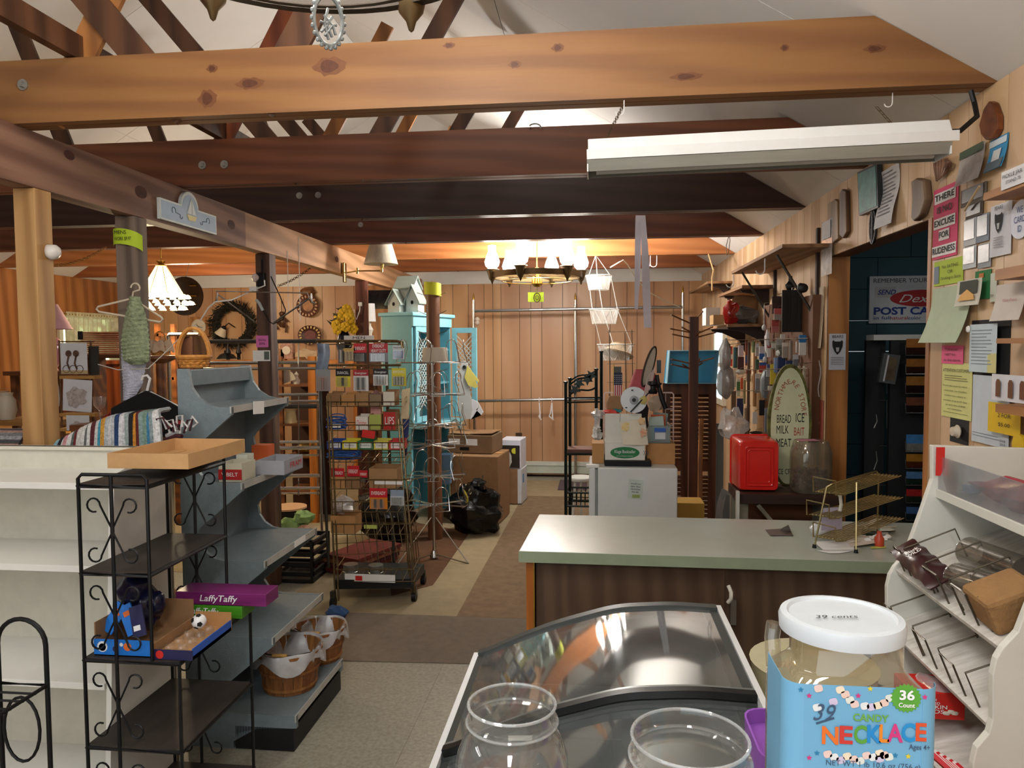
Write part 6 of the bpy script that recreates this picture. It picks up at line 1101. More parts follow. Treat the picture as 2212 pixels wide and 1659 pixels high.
c = bx(1290,940,.12); S('white_cloths',MB().blob(c,(.03,.06,.03),12,.3,5).blob(c + ZA * .035,(.025,.05,.02),12,.3,8),plain('#dcdcd8',.9),'bunched white cloths left of the printed carton','cloth'); c = bx(1291,895,.12); S('plastic_wrap',MB().blob(c,(.035,.05,.03),12,.35,6).tube([c,bx(1289,925,.12)],.02),film,'crumpled plastic wrap above the white cloths','bag')
c = bx(1392,822,.35); t = T('lampshade','dusty red tapered lampshade standing behind the fishing gear','lampshade',c); MB().lathe((c.x,fy + .37,c.z - .06),[(.105,0),(.06,.13),(.058,.13),(.102,0)],26).build('shade',mat('dusty_red','#b3525a',.8),t); MB().cyl((c.x,fy + .37,z),(c.x,fy + .37,c.z - .05),.01).build('support_stem',brass,t)
c = bx(1369,864,.04); t = T('white_disc','white round disc with a dark hub leaning on the pile','disc',c - ZA * .09); Mx = Matrix.Rotation(pi / 2 - .12,3,'X'); rr_ = 28 * 4.5 / 1600
MB().lathe(c,[(.0001,0),(rr_,0),(rr_,.012),(.0001,.014)],34,M=Mx).build('disc',plain('#cfd6da',.35),t); MB().lathe(c - YA * .015,[(.012,0),(.026,.002),(.026,.008),(.012,.01),(.012,0)],20,M=Mx).build('hub_ring',plain('#8d9498',.3),t); MB().lathe(c - YA * .016,[(.0001,0),(.012,0),(.012,.004),(.0001,.004)],14,M=Mx).build('hub',blk,t)
for dx,dz in ((-.045,-.045),(-.01,.06),(.05,-.02)): MB().box(c + V((dx,-.017,dz)),(.012,.003,.007)).build('slot',blk,t)
MB().blob(c + V((.055,-.02,.0)),(.022,.004,.022),10,.3,2).build('yellow_sticker',plain('#b9ab62',.5),t)
t = T('fishing_rod','black spinning reel and grip of a fishing rod in the pile','fishing rod',bx(1412,880,.05)); S2 = lambda *a: [bx(x,y,d) for x,y,d in a]
MB().tube(S2((1419,810,.06),(1423,835,.05),(1430,862,.04),(1438,883,.04)),[.011,.012,.015,.014],10).build('grip',blk,t); MB().tube(S2((1419,810,.06),(1400,850,.03),(1362,890,.0)),.004,6).build('rod',blk,t)
c = bx(1410,838,.04); MB().lathe(c,[(.0001,-.035),(.025,-.035),(.03,-.02),(.018,-.005),(.018,.012),(.032,.022),(.028,.04),(.0001,.042)],18).build('reel',blk,t); MB().tube([c,c + V((.03,-.02,.01)),c + V((.05,-.02,.03))],.006,6).build('crank',blk,t)
c = bx(1402,792,.1); dirv = (bx(1416,750,.1) - bx(1391,835,.1)).normalized(); t = T('snowshoe_racket','pale narrow oval racket leaning against the red lampshade','racket',bx(1391,838,.1)); nrm = YA.cross(dirv).normalized()
MB().tube([c + dirv * .125 * cos(a) + nrm * .028 * sin(a) + YA * .03 * sin(a) for a in [2 * pi * i / 26 for i in range(26)]],.006,6,True).build('frame',plain('#3a3028',.5),t); MB().add([c + dirv * .12 * cos(a) + nrm * .025 * sin(a) + YA * .027 * sin(a) for a in [2 * pi * i / 20 for i in range(20)]],[tuple(range(20))]).build('face',plain('#d8d0bc',.7),t)
m = MB()
for k in range(7): m.tube(S2((1398 + k * 3,815 - 4 * k,.05),(1394 + 2 * k,840,.03),(1388 + 4 * k,862 - 2 * k,.03)),.0025,5)
S('tassel_strings',m,plain('#cbb7b0',.7),'bundle of pale strings hanging over the white disc','string')
c = bx(1386,890,.15); S('dark_cloth',MB().blob(c + V((0,0,-.03)),(.035,.05,.10),14,.2,4),mat('charcoal_cloth','#2a2428',.9),'dark cloth bundle between the white carton and the tote','cloth')
S('cream_pillow',MB().blob(bx(1418,872,.3),(.05,.04,.05),12,.12,3),plain('#c9b9a4',.9),'cream stuffed bundle behind the reel','pillow'); fbox('dark_brush',1419,778,1428,806,.4,.02,plain('#3a4a52',.5),'dark blue brush head sticking up right of the lampshade','brush')
m = MB()
for x in (1316,1350,1365): m.tube([P(x,712 + (x % 7),y=5.4),P(x + 2,850,y=5.4)],.003,5)
for y_ in (717,745,786,826): m.tube([P(1312,y_,y=5.4),P(1372,y_ - 1,y=5.4)],.002,4)
for x in (1316,1365): q_ = P(x,850,y=5.4); m.tube([q_,V((q_.x,5.4,0))],.004,5)
S('wire_grid',m,wire,'thin wire display grid behind the straw hat','rack')
# ================================================================== louvred doors, peg post, blue tub
ly = 6.1; dk_ = wood('louver_brown','#5f351f','#43230f','z',.45); a,b,zt_ = P(1432,828,y=ly),P(1548,828,y=ly),P(1450,828,y=ly).z; t = T('louvered_door','dark brown louvred folding door leaning in the back right corner','door',((a.x + b.x) / 2,ly,0.01)); mid = (a.x + b.x) / 2
for x0,x1 in ((a.x,mid - .003),(mid + .003,b.x)):
    m = MB()
    for q in ((x0,x0 + .06,.02,zt_),(x1 - .06,x1,.02,zt_),(x0 + .06,x1 - .06,zt_ - .09,zt_),(x0 + .06,x1 - .06,.02,.14),(x0 + .06,x1 - .06,.62,.70)): m.bx(q[0],q[1],ly,ly + .03,q[2],q[3])
    o_ = m.build('leaf',dk_,t); m = MB(); zz = .15
    while zz < zt_ - .1:
        if not .6 < zz < .71: m.box(((x0 + x1) / 2,ly + .015,zz),(x1 - x0 - .12,.034,.008),M=Matrix.Rotation(.6,3,'X'))
        zz += .035
    m.build('slats',dk_,o_)
a,b,zt2 = P(1437,828,y=6.05),P(1552,828,y=6.05),P(1440,757,y=6.05).z; t = T('blue_tub','pale blue plastic tub lying open on the louvred door top','tub',((a.x + b.x) / 2,6.1,zt_)); bp_ = mat('aqua_plastic','#4fb4dc',.25,var=.05); bpl = plain('#9ad2e6',.3); zb = zt_ + .002
pts_ = [(a.x + .0,zb),(b.x - .03,zb),(b.x,zt2 - .03),(b.x - .06,zt2),(a.x + .03,zt2)]
MB().fr((0,6.04,0),XA,ZA,YA,[(a.x,zb),(b.x - .03,zb),(b.x - .005,zt2),(a.x + .025,zt2)],.14,.15).build('bottom',bp_,t)
m = MB().add([(a.x,6.0,zb),(b.x - .03,6.0,zb),(b.x - .03,6.18,zb),(a.x,6.18,zb),(a.x,6.0,zb + .004),(b.x - .03,6.0,zb + .004),(b.x - .03,6.18,zb + .004),(a.x,6.18,zb + .004)],[(3,2,1,0),(4,5,6,7),(0,1,5,4),(2,3,7,6)])
m.bar((a.x + .012,6.09,zb + .003),(a.x + .032,6.09,zt2),.18,.006,XA); m.bar((b.x - .026,6.09,zb + .003),(b.x - .006,6.09,zt2),.18,.006,XA); m.bx(a.x + .03,b.x - .01,6.0,6.18,zt2 - .006,zt2); m.build('sides',bpl,t)
py_ = 5.45; a,b = P(1489,900,y=py_),P(1508,900,y=py_); z1 = P(1495,684,y=py_).z; t = T('peg_post','dark brown square post studded with wooden pegs beside the blue tub','post',((a.x + b.x) / 2,py_,0)); MB().bx(a.x,b.x,py_,py_ + .065,0,z1).build('post',wood('peg_brown','#5a2f1c','#41200f','z'),t); dow = wood('dowel','#8a5a34','#5f3a20','x')
for p0,p1 in (((1490,698),(1450,680)),((1508,684),(1518,673)),((1490,718),(1448,710)),((1490,716),(1473,707)),((1508,720),(1540,706)),((1500,728),(1512,716)),((1490,730),(1452,722)),((1490,785),(1450,776)),((1490,796),(1450,787)),((1490,797),(1474,787)),((1508,785),(1512,774)),((1508,783),(1541,773)),((1508,790),(1517,784)),((1508,728),(1546,718))): q = P(*p0,y=py_ + .03); r = P(*p1,y=py_ - .06); MB().tube([q,r],.0055,6).build('peg',dow,t)
MB().bx(a.x - .16,b.x + .16,py_ - .01,py_ + .075,0.0,.05).bx(a.x - .01,b.x + .01,py_ - .16,py_ - .011,0.0,.05).bx(a.x - .01,b.x + .01,py_ + .076,py_ + .22,0.0,.05).build('foot',wood('peg_brown'),t)
MB_ = MB().tube([P(1515,905,y=5.7),P(1512,1010,y=5.6),V((P(1512,1010,y=5.6).x,5.55,0.01))],.018,6); S('wooden_stick',MB_,wood('stick','#a8703c','#84542a','z'),'bare wooden handle leaning beside the peg post','stick')
q = P(1555,970,y=6.2); S('grey_board',MB().bx(q.x - .03,q.x + .03,6.2,6.22,0,P(1555,915,y=6.2).z),plain('#6f7678',.6),'narrow grey board standing in the back right corner','board')
c = P(1578,900,y=5.2); S('fluffy_bag',MB().blob(c + V((0.02,0,-.06)),(.09,.09,.12),16,.25,5),film,'crumpled clear plastic bag hanging behind the red bin','bag'); c = V((1.0,4.9,.3)); S('grey_sack',MB().blob(V((.92,4.95,.36)),(.14,.14,.36),16,.15,5,flat=-.35),plain('#5a5856',.7),'grey plastic sack standing behind the bench','bag')
c = P(1495,1100,y=5.0); S('yellow_carton',MB().bx(c.x - .1,c.x + .08,5.0,5.2,0,c.z + .04),plain('#b9913f',.8),'yellowish carton on the floor behind the fridge','box')
# ================================================================== right wall: shelves and hanging goods
sw = wood('shelf_pine','#9a7350','#7a5638','y',.6); bk = plain('#33221a',.6)
def wshelf(x0,y0,y1,z,lb,brk,th=.02,brackets=(),mt=None):
    t = T('plank_shelf',lb,'shelf',((x0 + XR) / 2,(y0 + y1) / 2,z - .2)); MB().bx(x0,XR - .013,y0,y1,z - th,z).build('board',mt or sw,t)
    for y in brackets: MB().fr((0,y,0),XA,ZA,YA,[(XR - .013,z - th - .001),(x0 + .02,z - th - .001),(x0 + .03,z - th - .02),(x0 + .12,z - th - .035),(XR - .06,z - th - .1),(XR - .013,z - th - .2)],0,.018).build('bracket',bk,t)
    return t
zA = P(1690,523,x=1.0).z; yA0,yA1 = P(1690,523,x=1.02).y,P(1580,585,x=1.02).y
t = wshelf(1.02,yA0,yA1,zA,'long high plank shelf on the right wall with hooks under it',0); 
for y in (yA0 + .25,yA1 - .25): MB().tube([(1.05,y,zA - .03),(XR - .016,y,zA - .42)],.008,6).build('brace',mat('gunmetal','#55534e'),t); MB().bx(XR - .03,XR - .0125,y - .015,y + .015,zA - .5,zA + .12).build('standard',bk,t)
for k,(px,lb) in enumerate(((1585,'white hook at the far end of the high plank shelf'),(1652,'white hook at the near end of the high plank shelf'))): y = P(px,590,x=1.04).y; hook(px,590,y,zA - .021,lb,2.3,None,1)
def pxshelf(px0,py0,px1,py1,x,lb,brackets): a,b = P(px0,py0,x=x),P(px1,py1,x=x); return wshelf(x,b.y,a.y,b.z,lb,0,brackets=[b.y + (a.y - b.y) * k for k in brackets]),b.y,a.y,b.z
_,y0,y1,zB = pxshelf(1550,641,1603,616,1.06,'short plank shelf on dark brackets under the high plank shelf',(.15,.8))
_,y0c,y1c,zC = pxshelf(1520,703,1572,700,.98,'low plank shelf on scalloped black brackets holding bags and boxes',(.1,.75))
wshelf(1.06,7.2,8.6,P(1530,612,x=1.1).z,'small shelf in the far right corner of the right wall',0,brackets=(7.3,))
sh = lambda px,py,d: P(px,py,y=y0c + d)
a,b = sh(1527,700,.25),sh(1552,700,.25); S('paper_carton',MB().bx(a.x,b.x + .02,y0c + .3,y0c + .5,zC + .001,sh(1527,664,.25).z),plain('#d9d9d4',.6),'white printed carton at the left of the low plank shelf','box'); a,b = sh(1541,700,.1),sh(1564,700,.1); S('brown_carton',MB().bx(a.x,b.x,y0c + .1,y0c + .28,zC + .001,sh(1541,680,.1).z),crd2,'small brown carton before the white printed carton','box')
c = sh(1580,675,.05); S('toy_bag',MB().blob((c.x,y0c + .1,zC + .085),(.055,.06,.085),14,.2,4),clearmat('red_film','#e0483c',.12,.15,.5,'#c23a34'),'clear bag of red plastic toys on the low plank shelf','bag'); c = sh(1612,680,.02); S('grey_bag',MB().blob((c.x,y0c + .12,zC + .07),(.10,.07,.07),14,.2,7),clearmat('grey_film','#8d8a86',.1,.25,.6,'#77736e'),'grey translucent bag lying right of the red toys','bag')
for k in range(4): S('file_divider',MB().box((1.14 + .02 * k,y0c + .32 + .04 * k,zC + .09 + .01 * k),(.2,.004,.17 + .02 * k),M=Matrix.Rotation(.06 * k,3,'X')),mat('cardboard_brown','#94704c'),'brown card divider standing at the back of the low plank shelf','divider','card dividers on the low shelf')
# panel with hanging goods
gx = 1.24; MBp = MB().bx(gx,XR - .0125,4.42,min(5.66,y0c - .02),.95,1.93); S('pegboard',MBp,plain('#6e4a30',.7),'dark pegboard sheet on the right wall carrying hanging goods','panel')
def hang(px0,py0,px1,py1,col,lb,name='hanging_pack',cat='packet',dx=.03,shape='box',mt=None,group='goods hanging on the pegboard',extra=None):
    x = gx - dx; a,b = P(px0,py0,x=x),P(px1,py1,x=x); y0_,y1_ = b.y,a.y; zt_,zb_ = a.z,b.z
    if y1_ < y0_: y0_,y1_ = y1_,y0_
    yc = (y0_ + y1_) / 2; w = P(px1,py0,y=yc).x - P(px0,py0,y=yc).x; w = min(w,2 * dx + .1); xc = P((px0 + px1) / 2,py0,y=yc).x; xc = min(xc,gx - w / 2 - .002)
    t = T(name,lb,cat,(xc,yc,zb_),group); mm = mt or plain(col,.45)
    if shape == 'box': MB().bx(xc - w / 2,xc + w / 2,yc - .008,yc + .008,zb_,zt_).build('pack',mm,t,bevel=.002)
    elif shape == 'rod': MB().tube([(xc,yc,zb_),(xc,yc,zt_)],w / 2 * .8,8).build('rod',mm,t)
    elif shape == 'blob': MB().blob((xc,yc,(zb_ + zt_) / 2),(w / 2,.03,(zt_ - zb_) / 2),14,.14,int(px0)).build('bag',mm,t)
    elif shape == 'ladle': MB().tube([(xc,yc,zt_),(xc,yc,zb_ + w)],w * .12,6).blob((xc,yc,zb_ + w * .5),(w / 2,.02,w * .7),12,0).build('tool',mm,t)
    if extra:
        c1,f0,f1 = extra; h = zt_ - zb_; MB().bx(xc - w / 2 - .0005,xc + w / 2 + .0005,yc - .0095,yc - .0081,zb_ + h * f0,zb_ + h * f1).build('header',plain(c1,.45),t)
    MB().tube([(xc,yc,zt_),(xc,yc,zt_ + .012),(gx,yc + .004,zt_ + .02)],.002,5).build('peg',wire,t); return t
blk_p = mat('black_plastic','#131313'); stl = mat('steel','#b4b6b6',.25,.9)
hang(1697,632,1740,716,'','wide black ribbed grill tool pack at the near end of the pegboard','grill_tool','kitchen tool',.04,'box',mat('ribbed_black','#3a3633',.35,.4,var=.4,scale=14,stretch=(30,30,.2),col2='#121110'))
for k,(px,py,lb) in enumerate(((1707,618,'left black knob of the grill tool pack'),(1733,622,'right black loop of the grill tool pack'))): q = P(px,py,x=gx - .05); S('tool_handle',MB().blob(q,(.03,.02,.03),12,.1,k).tube([q,q + ZA * (.06 if k == 0 else .02)],.012),blk_p,lb,'kitchen tool')
hang(1690,640,1697,716,'','bright steel spatula blade left of the ribbed grill tools','spatula','kitchen tool',.04,'box',stl)
goods = [(1646,660,1656,712,'#c9c9c8','steel spoon hanging at the left of the top peg row','ladle',None),(1669,643,1690,676,'#40211f','dark red pouch under the high shelf brace','box',('#2a1512',.6,1)),(1672,668,1690,690,'#9c948e','grey packet with a pink top tilted below the dark red pouch','box',('#c05a58',.5,1)),(1667,692,1682,718,'#b56a64','pinkish packet in the second peg row','box',('#a9443f',.5,1)),
 (1569,748,1582,792,'#d9352e','bright red packet hanging at the far end of the pegboard','box',('#e6dcd8',.35,.6)),(1583,750,1595,796,'#21454a','dark teal tube pack right of the red packet','rod',None),(1595,746,1606,770,'#c9bfd0','lilac card over a maroon packet','box',None),(1594,770,1607,800,'#47202a','maroon packet under the lilac card','box',None),(1610,735,1616,790,'#8a4a3c','narrow red and blue packet on the third peg','box',('#4a5f9c',.1,.4)),
 (1623,738,1632,762,'#7a8a5c','small green tube pack above a pale spoon','rod',None),(1624,780,1632,812,'#d0c4b4','pale bone coloured spoon in the middle pegs','ladle',None),(1640,748,1655,780,'#c4c4c8','white topped packet with a blue band','box',('#2f62a8',.1,.5)),(1640,782,1655,806,'#b8483c','red and blue printed packet below the white topped one','box',('#3a5fa0',.7,1)),(1641,806,1655,822,'#cdbf9c','tan packet in the middle of the pegboard','box',('#a8302a',.0,.3)),
 (1652,715,1662,760,'#d6d6d6','crumpled foil strip hanging in the upper middle','blob',None),(1648,750,1658,782,'#c4c4c2','curved steel scoop in the middle pegs','ladle',None),(1666,738,1678,755,'#9aa08c','small square grey green badge pack','box',('#d8d4c4',.2,.8)),(1676,730,1690,770,'#7d8278','grey glass like pack in the upper middle','box',('#a7aaa4',.6,1)),(1676,756,1686,770,'#c4ccc4','shiny round cap pack in the middle','blob',None),(1703,736,1713,776,'#8a7c70','brown steel tool below the grill tools','rod',None),(1718,738,1724,762,'#c9c4bc','pale nail file below the ribbed tools','rod',None),
 (1726,724,1741,740,'#2a74b0','blue header of the cutter pack','box',None),(1726,740,1741,768,'#d6d2ca','white cutter pack under the blue header','box',None),(1672,772,1680,806,'#8aa4d0','pale blue comb pack in the lower middle','box',None),(1680,770,1696,806,'#23345c','navy packet in the lower middle','box',None),(1697,778,1714,806,'#2a3c66','dark blue packet above the oval sign','box',None),(1664,786,1676,832,'#e0c83a','yellow folded tag hanging left of the oval sign','box',None),(1659,832,1675,847,'#e0dac4','cream card under the yellow tag','box',None),(1642,800,1662,862,'#8d9698','grey strap hanging left of the yellow tag','blob',None),
 (1590,796,1612,812,'#bdbab4','pale plastic knot below the dark teal tube','blob',None),(1591,818,1599,858,'#c9cfc0','white card with a green stripe on the lower pegs','box',('#4a7a4c',.35,.85)),(1600,816,1605,842,'#d0582c','orange strip on the lower pegs','box',None),(1592,858,1606,905,'#1f2c5c','long navy sleeve on the lower pegs','box',None),(1605,820,1612,874,'#a29c70','olive cord bundle hanging low on the pegboard','rod',None),(1614,740,1622,940,'#5a4030','long brown wooden bat hanging at the middle','rod',None),(1626,762,1636,880,'#a06c3c','tan wooden stick beside the brown bat','rod',None),
 (1626,888,1636,918,'#d4d6d6','white label hanging among the black pans','box',None),(1600,912,1622,946,'#191919','left black pan hanging behind the red bin','blob',None),(1622,924,1650,946,'#1a1a1c','right black pan hanging behind the red bin','blob',None),(1652,880,1660,936,'#7c8490','blue grey strip hanging left of the oval sign','box',None),(1660,870,1668,905,'#8a8580','grey hook tool left of the oval sign','rod',None),(1722,790,1732,850,'#b6a690','tan leather strap right of the oval sign top','rod',None),(1733,790,1741,830,'#d0c8ba','cream strap at the near edge of the pegboard','rod',None),(1612,796,1622,826,'#c8b89a','small cream card on the middle pegs beside the brown bat','box',('#b5483a',.6,.95)),(1632,742,1640,770,'#b9b4ac','clear capped vial pack in the top middle of the pegboard','box',('#d8d8d4',.7,1)),(1632,776,1640,800,'#3f5f4a','small dark green packet in the middle of the pegboard','box',None),(1632,806,1641,850,'#8d8f94','grey blister strip hanging low in the middle','box',('#d4d2cc',.75,1)),
 (1656,786,1664,815,'#b5b9bc','pale clear pack left of the yellow folded tag','box',('#4a5a8a',.7,1)),(1686,722,1696,734,'#d2cfc8','tiny white label pack under the steel spatula','box',None),(1690,740,1702,774,'#a59a8c','tan clear pack under the ribbed grill tools','box',('#d8d0c0',.75,1)),(1713,766,1724,800,'#6a6e76','slate grey pack right of the navy packets','box',('#b9bcc2',.7,1)),(1580,800,1590,838,'#a9aaa4','dull clear pack at the far end of the lower pegs','box',('#c8c4b8',.7,1)),(1580,842,1590,890,'#5a4634','brown card strip at the far end of the lower pegs','box',None),(1607,880,1614,915,'#9c8c70','tan wooden spoon handle low on the pegboard','rod',None),(1657,745,1665,772,'#dedbd4','white strip pack beside the steel scoop','box',('#b23a34',.75,1)),(1640,862,1652,900,'#161616','black tool case low on the pegboard','box',None)]
for x0,y0_,x1,y1_,c_,lb,shp,ex in goods: hang(x0,y0_,x1,y1_,c_,lb,shape=shp,extra=ex,dx=.04 if shp != 'box' else .03)
c = P(1567,745,y=5.7); S('glove_bag',MB().tube([P(1567,745,y=5.7),V((XR - .013,5.72,P(1567,735,y=5.7).z))],.002,5).blob(P(1567,770,y=5.7),(.045,.05,.12),14,.15,3).blob(P(1568,825,y=5.7),(.065,.05,.12),14,.12,8),clearmat('smoky_film','#b9b5b2',.12,.2,.55,'#a8a5a2'),'long smoky plastic bag hanging before the corner window','bag')
m = MB()
for py in (735,800,845): m.tube([P(1560,py,x=gx - .06),P(1745,py - 4,x=gx - .06)],.003,5)
S('peg_rails',m,wire,'thin wire rails across the pegboard','rail')
# ================================================================== bench, oval sign, red bin, candy jar
byy = 4.02; zb_ = P(1700,1064,y=byy).z; t = T('work_bench','dark wooden bench behind the counter carrying the red bin','bench',(.98,byy,0)); a = P(1592,1066,y=byy).x
bw = wood('bench_dark','#4a3022','#33201a','x'); MB().bx(a,XR - .02,byy - .06,byy + .26,zb_ - .05,zb_).build('top',bw,t)
for x in (a + .03,XR - .08): MB().bx(x - .025,x + .025,byy - .02,byy + .03,0,zb_ - .05).bx(x - .025,x + .025,byy + .19,byy + .24,0,zb_ - .05).build('leg',wood('leg_grey','#8d8674','#6b6556','z'),t)
MB().bar((a + .1,byy - .03,zb_ - .06),(a + .3,byy - .03,zb_ - .3),.04,.02).build('brace',wood('leg_grey'),t); MB().bx(a + .02,XR - .03,byy + .2,byy + .22,.1,zb_ - .06).build('apron',wood('bench_apron','#7d4f30','#5c371f','x'),t)
S('white_bracket',MB().bx(a - .02,a - .005,byy - .1,byy - .07,.1,zb_ + .02),plain('#d3d3ca',.5),'white upright strip at the left end of the bench','board')
osy = byy + .2; cx0,cx1 = P(1655,930,y=osy).x,P(1757,930,y=osy).x; zt_ = P(1706,802,y=osy).z; cz_ = (zt_ + zb_) / 2 + .01; hw,hh_ = (cx1 - cx0) / 2 * .93,(zt_ - zb_) / 2 + .03; cx_ = (cx0 + cx1) / 2
t = T('oval_sign','tall cream oval wooden store sign with an olive bark edge','sign',(cx_,osy,zb_)); Ot = V((1,-.0,0)); ang = [2 * pi * i / 40 for i in range(40)]
MB().fr((cx_,osy,cz_),XA,ZA,YA,[(hw * cos(a) * (1 + .015 * sin(a * 7)),max(hh_ * sin(a),zb_ + .002 - cz_)) for a in ang],0,.03).build('bark_edge',mat('olive_bark','#7b7a38',.8,var=.4,scale=20,bump=.5),t)
MB().fr((cx_,osy,cz_),XA,ZA,YA,[(hw * .87 * cos(a),max(hh_ * .94 * sin(a),zb_ + .01 - cz_)) for a in ang],-.002,0).build('face',plain('#d2d6ae',.6),t)
rust = plain('#a8503c',.7); s_ = 'NORTHMERE STORE'
tab = [0]
for i in range(200): a0,a1 = radians(160 - 148 * i / 200),radians(160 - 148 * (i + 1) / 200); tab.append(tab[-1] + math.hypot(hw * .66 * (cos(a1) - cos(a0)),hh_ * .72 * (sin(a1) - sin(a0))))
AL = lambda t: radians(160 - 148 * next(i for i in range(201) if tab[i] >= t * tab[-1]) / 200)
for i,chh in enumerate(s_):
    if chh == ' ': continue
    a = AL(.05 + .90 * i / (len(s_) - 1)); px_,pz_ = hw * .66 * cos(a),hh_ * .72 * sin(a) * 1.0; tg = V((hw * .66 * sin(a),0,-hh_ * .72 * cos(a))).normalized(); text(t,chh,(cx_ + px_,osy - .003,cz_ + pz_),tg,tg.cross(YA),.026,rust)
for s_,dx,dz,c_,w_,h_ in (('BREAD',-.28,.12,ink,.075,.046),('ICE',.45,.14,ink,.045,.05),('MILK',-.34,-.05,ink,.065,.046),('BAIT',.42,-.08,plain('#b5483a',.7),.055,.046),('MEAT',-.28,-.26,ink,.08,.046),('BEER',.40,-.3,plain('#b5483a',.7),.055,.046),('ICE CREAM',-.05,-.72,ink,.12,.03)): text(t,s_,(cx_ + dx * hw,osy - .003,cz_ + dz * hh_),XA,ZA,h_,c_,width=w_)
a,b = P(1594,1063,y=byy),P(1684,1063,y=byy); zt_ = P(1600,950,y=byy).z; rp_ = mat('red_plastic','#d8261f',.22,var=.05,coat=.4); t = T('red_bin','glossy red plastic bin on its side facing the camera','bin',((a.x + b.x) / 2,byy + .1,zb_)); w,h = b.x - a.x,zt_ - zb_; cx_,cz2 = (a.x + b.x) / 2,(zt_ + zb_) / 2
def rr_poly(w,h,r,n=4): return [(sx * (w / 2 - r) + r * cos(a0 + pi / 2 * i / n),sz * (h / 2 - r) + r * sin(a0 + pi / 2 * i / n)) for sx,sz,a0 in ((1,1,0),(-1,1,pi / 2),(-1,-1,pi),(1,-1,3 * pi / 2)) for i in range(n + 1)]
def loft(rings,mb=None,capa=True,capb=True):
    mb = mb or MB(); n = len(rings[0]); vs = [p for r in rings for p in r]; fs = [(i * n + j,i * n + (j + 1) % n,(i + 1) * n + (j + 1) % n,(i + 1) * n + j) for i in range(len(rings) - 1) for j in range(n)]
    mb.add(vs,fs,0,True)
    if capa: mb.add(rings[0],[tuple(range(n))[::-1]])
    if capb: mb.add(rings[-1],[tuple(range(n))])
    return mb
ring = lambda s,y: [V((cx_ + p[0],y,cz2 + p[1])) for p in rr_poly(w * s,h * s,.022)]
loft([ring(1.0,byy + .22),ring(.97,byy + .03),ring(.93,byy + .0),ring(.90,byy - .006)][::1]).build('tub',rp_,t)
m = MB(); m.tube([V((cx_ + p[0],byy - .007,cz2 + p[1])) for p in rr_poly(w * .66,h * .74,.015)],.005,6,True).tube([V((cx_ + p[0],byy - .007,cz2 + p[1])) for p in rr_poly(w * .52,h * .62,.012)],.003,6,True); m.build('embossed_frame',rp_,t); MB().tube(ring(1.0,byy + .22),.006,6,True).build('rim',rp_,t)
jy = byy + .04; a,b = P(1708,1063,y=jy),P(1793,1063,y=jy); r_ = (b.x - a.x) / 2; zt_ = P(1750,952,y=jy).z - zb_; c = V(((a.x + b.x) / 2,jy,zb_ + .002)); t = T('bulk_jar','wide clear plastic jar with a little purple popcorn in it','jar',c)
MB().lathe(c,[(.0001,0),(r_ * .9,0),(r_,.02),(r_,zt_ * .75),(r_ * .85,zt_ * .97),(r_ * .8,zt_),(r_ * .78,zt_),(r_ * .83,zt_ * .95),(r_ * .97,zt_ * .74),(r_ * .97,.02),(r_ * .88,.004),(.0001,.004)],30,sup=3).build('jar',clearmat('jar_plastic','#e9e4d6',.05,.06,.10,'#d9d2c0'),t)
m = MB(); rr = random.Random(2)
for i in range(130): a = rr.uniform(0,6.3); q = (r_ * .8) * rr.random() ** .5; m.blob(c + V((q * cos(a),q * sin(a),.015 + rr.random() * zt_ * .38)),(.012,.011,.011),6,.2,i)
o_ = S('popcorn',m,mat('purple_popcorn','#7a5468',.8,var=.5,scale=40,col2='#2e1a2c'),'heap of purple popcorn in the bottom of the wide clear jar','popcorn'); o_['kind'] = 'stuff'
S('pink_slip',MB().box(c + V((-.02,-.01,zt_ + .003)),(.1,.06,.002),rz=.2),plain('#d98aa8',.7),'pink paper slip on top of the wide clear jar','paper')
# ================================================================== counter with wire stand and litter
A,B = P(1121,1190,z=.91),P(1190,1112,z=.91); dx_ = V((1,-.0135,0)).normalized(); dy_ = V((.05,1,0)).normalized(); Lc = 1.27 - A.x; Wd = (B - A).length
lam = mat('grey_green_laminate','#a9aea4',.24,var=.05,scale=3); t = T('counter','long counter with a pale green laminate top and dark sliding doors','counter',(A.x,A.y,0))
o_ = MB().fr((A.x,A.y,0),dx_,dy_,ZA,[(0,0),(Lc,0),(Lc + .02,Wd),(.0,Wd)],.872,.91).build('worktop',lam,t,bevel=.002); MB().fr(V((A.x,A.y,0)) - dy_ * .0015,dx_,ZA,dy_,[(-.001,.869),(Lc,.869),(Lc,.909),(-.001,.909)],0,.0014).build('edge_band',mat('olive_edge','#87937a',.4,var=.05),t)
dw = wood('walnut_laminate','#5a4636','#4b382b','z',.35,5,5); o2 = V((A.x,A.y,0)) + dx_ * .022 + dy_ * .025
MB().fr(o2,dx_,ZA,dy_,[(0,0),(.026,0),(.026,.868),(0,.868)],0,Wd - .05).build('end_panel',wood('orange_end','#b8702c','#945318','z',.4),t); MB().fr(o2,dx_,ZA,dy_,[(.026,.01),(.031,.01),(.031,.868),(.026,.868)],0,.006).build('brass_edge',brass,t)
xs = (P(1568,1250,y=A.y).x - o2.x); MB().fr(o2,dx_,ZA,dy_,[(.034,.06),(xs,.06),(xs,.858),(.034,.858)],.02,.035).build('sliding_door',dw,t); d2 = MB().fr(o2,dx_,ZA,dy_,[(xs + .002,.06),(Lc - .03,.06),(Lc - .03,.858),(xs + .002,.858)],.036,.05).build('sliding_door',dw,t)
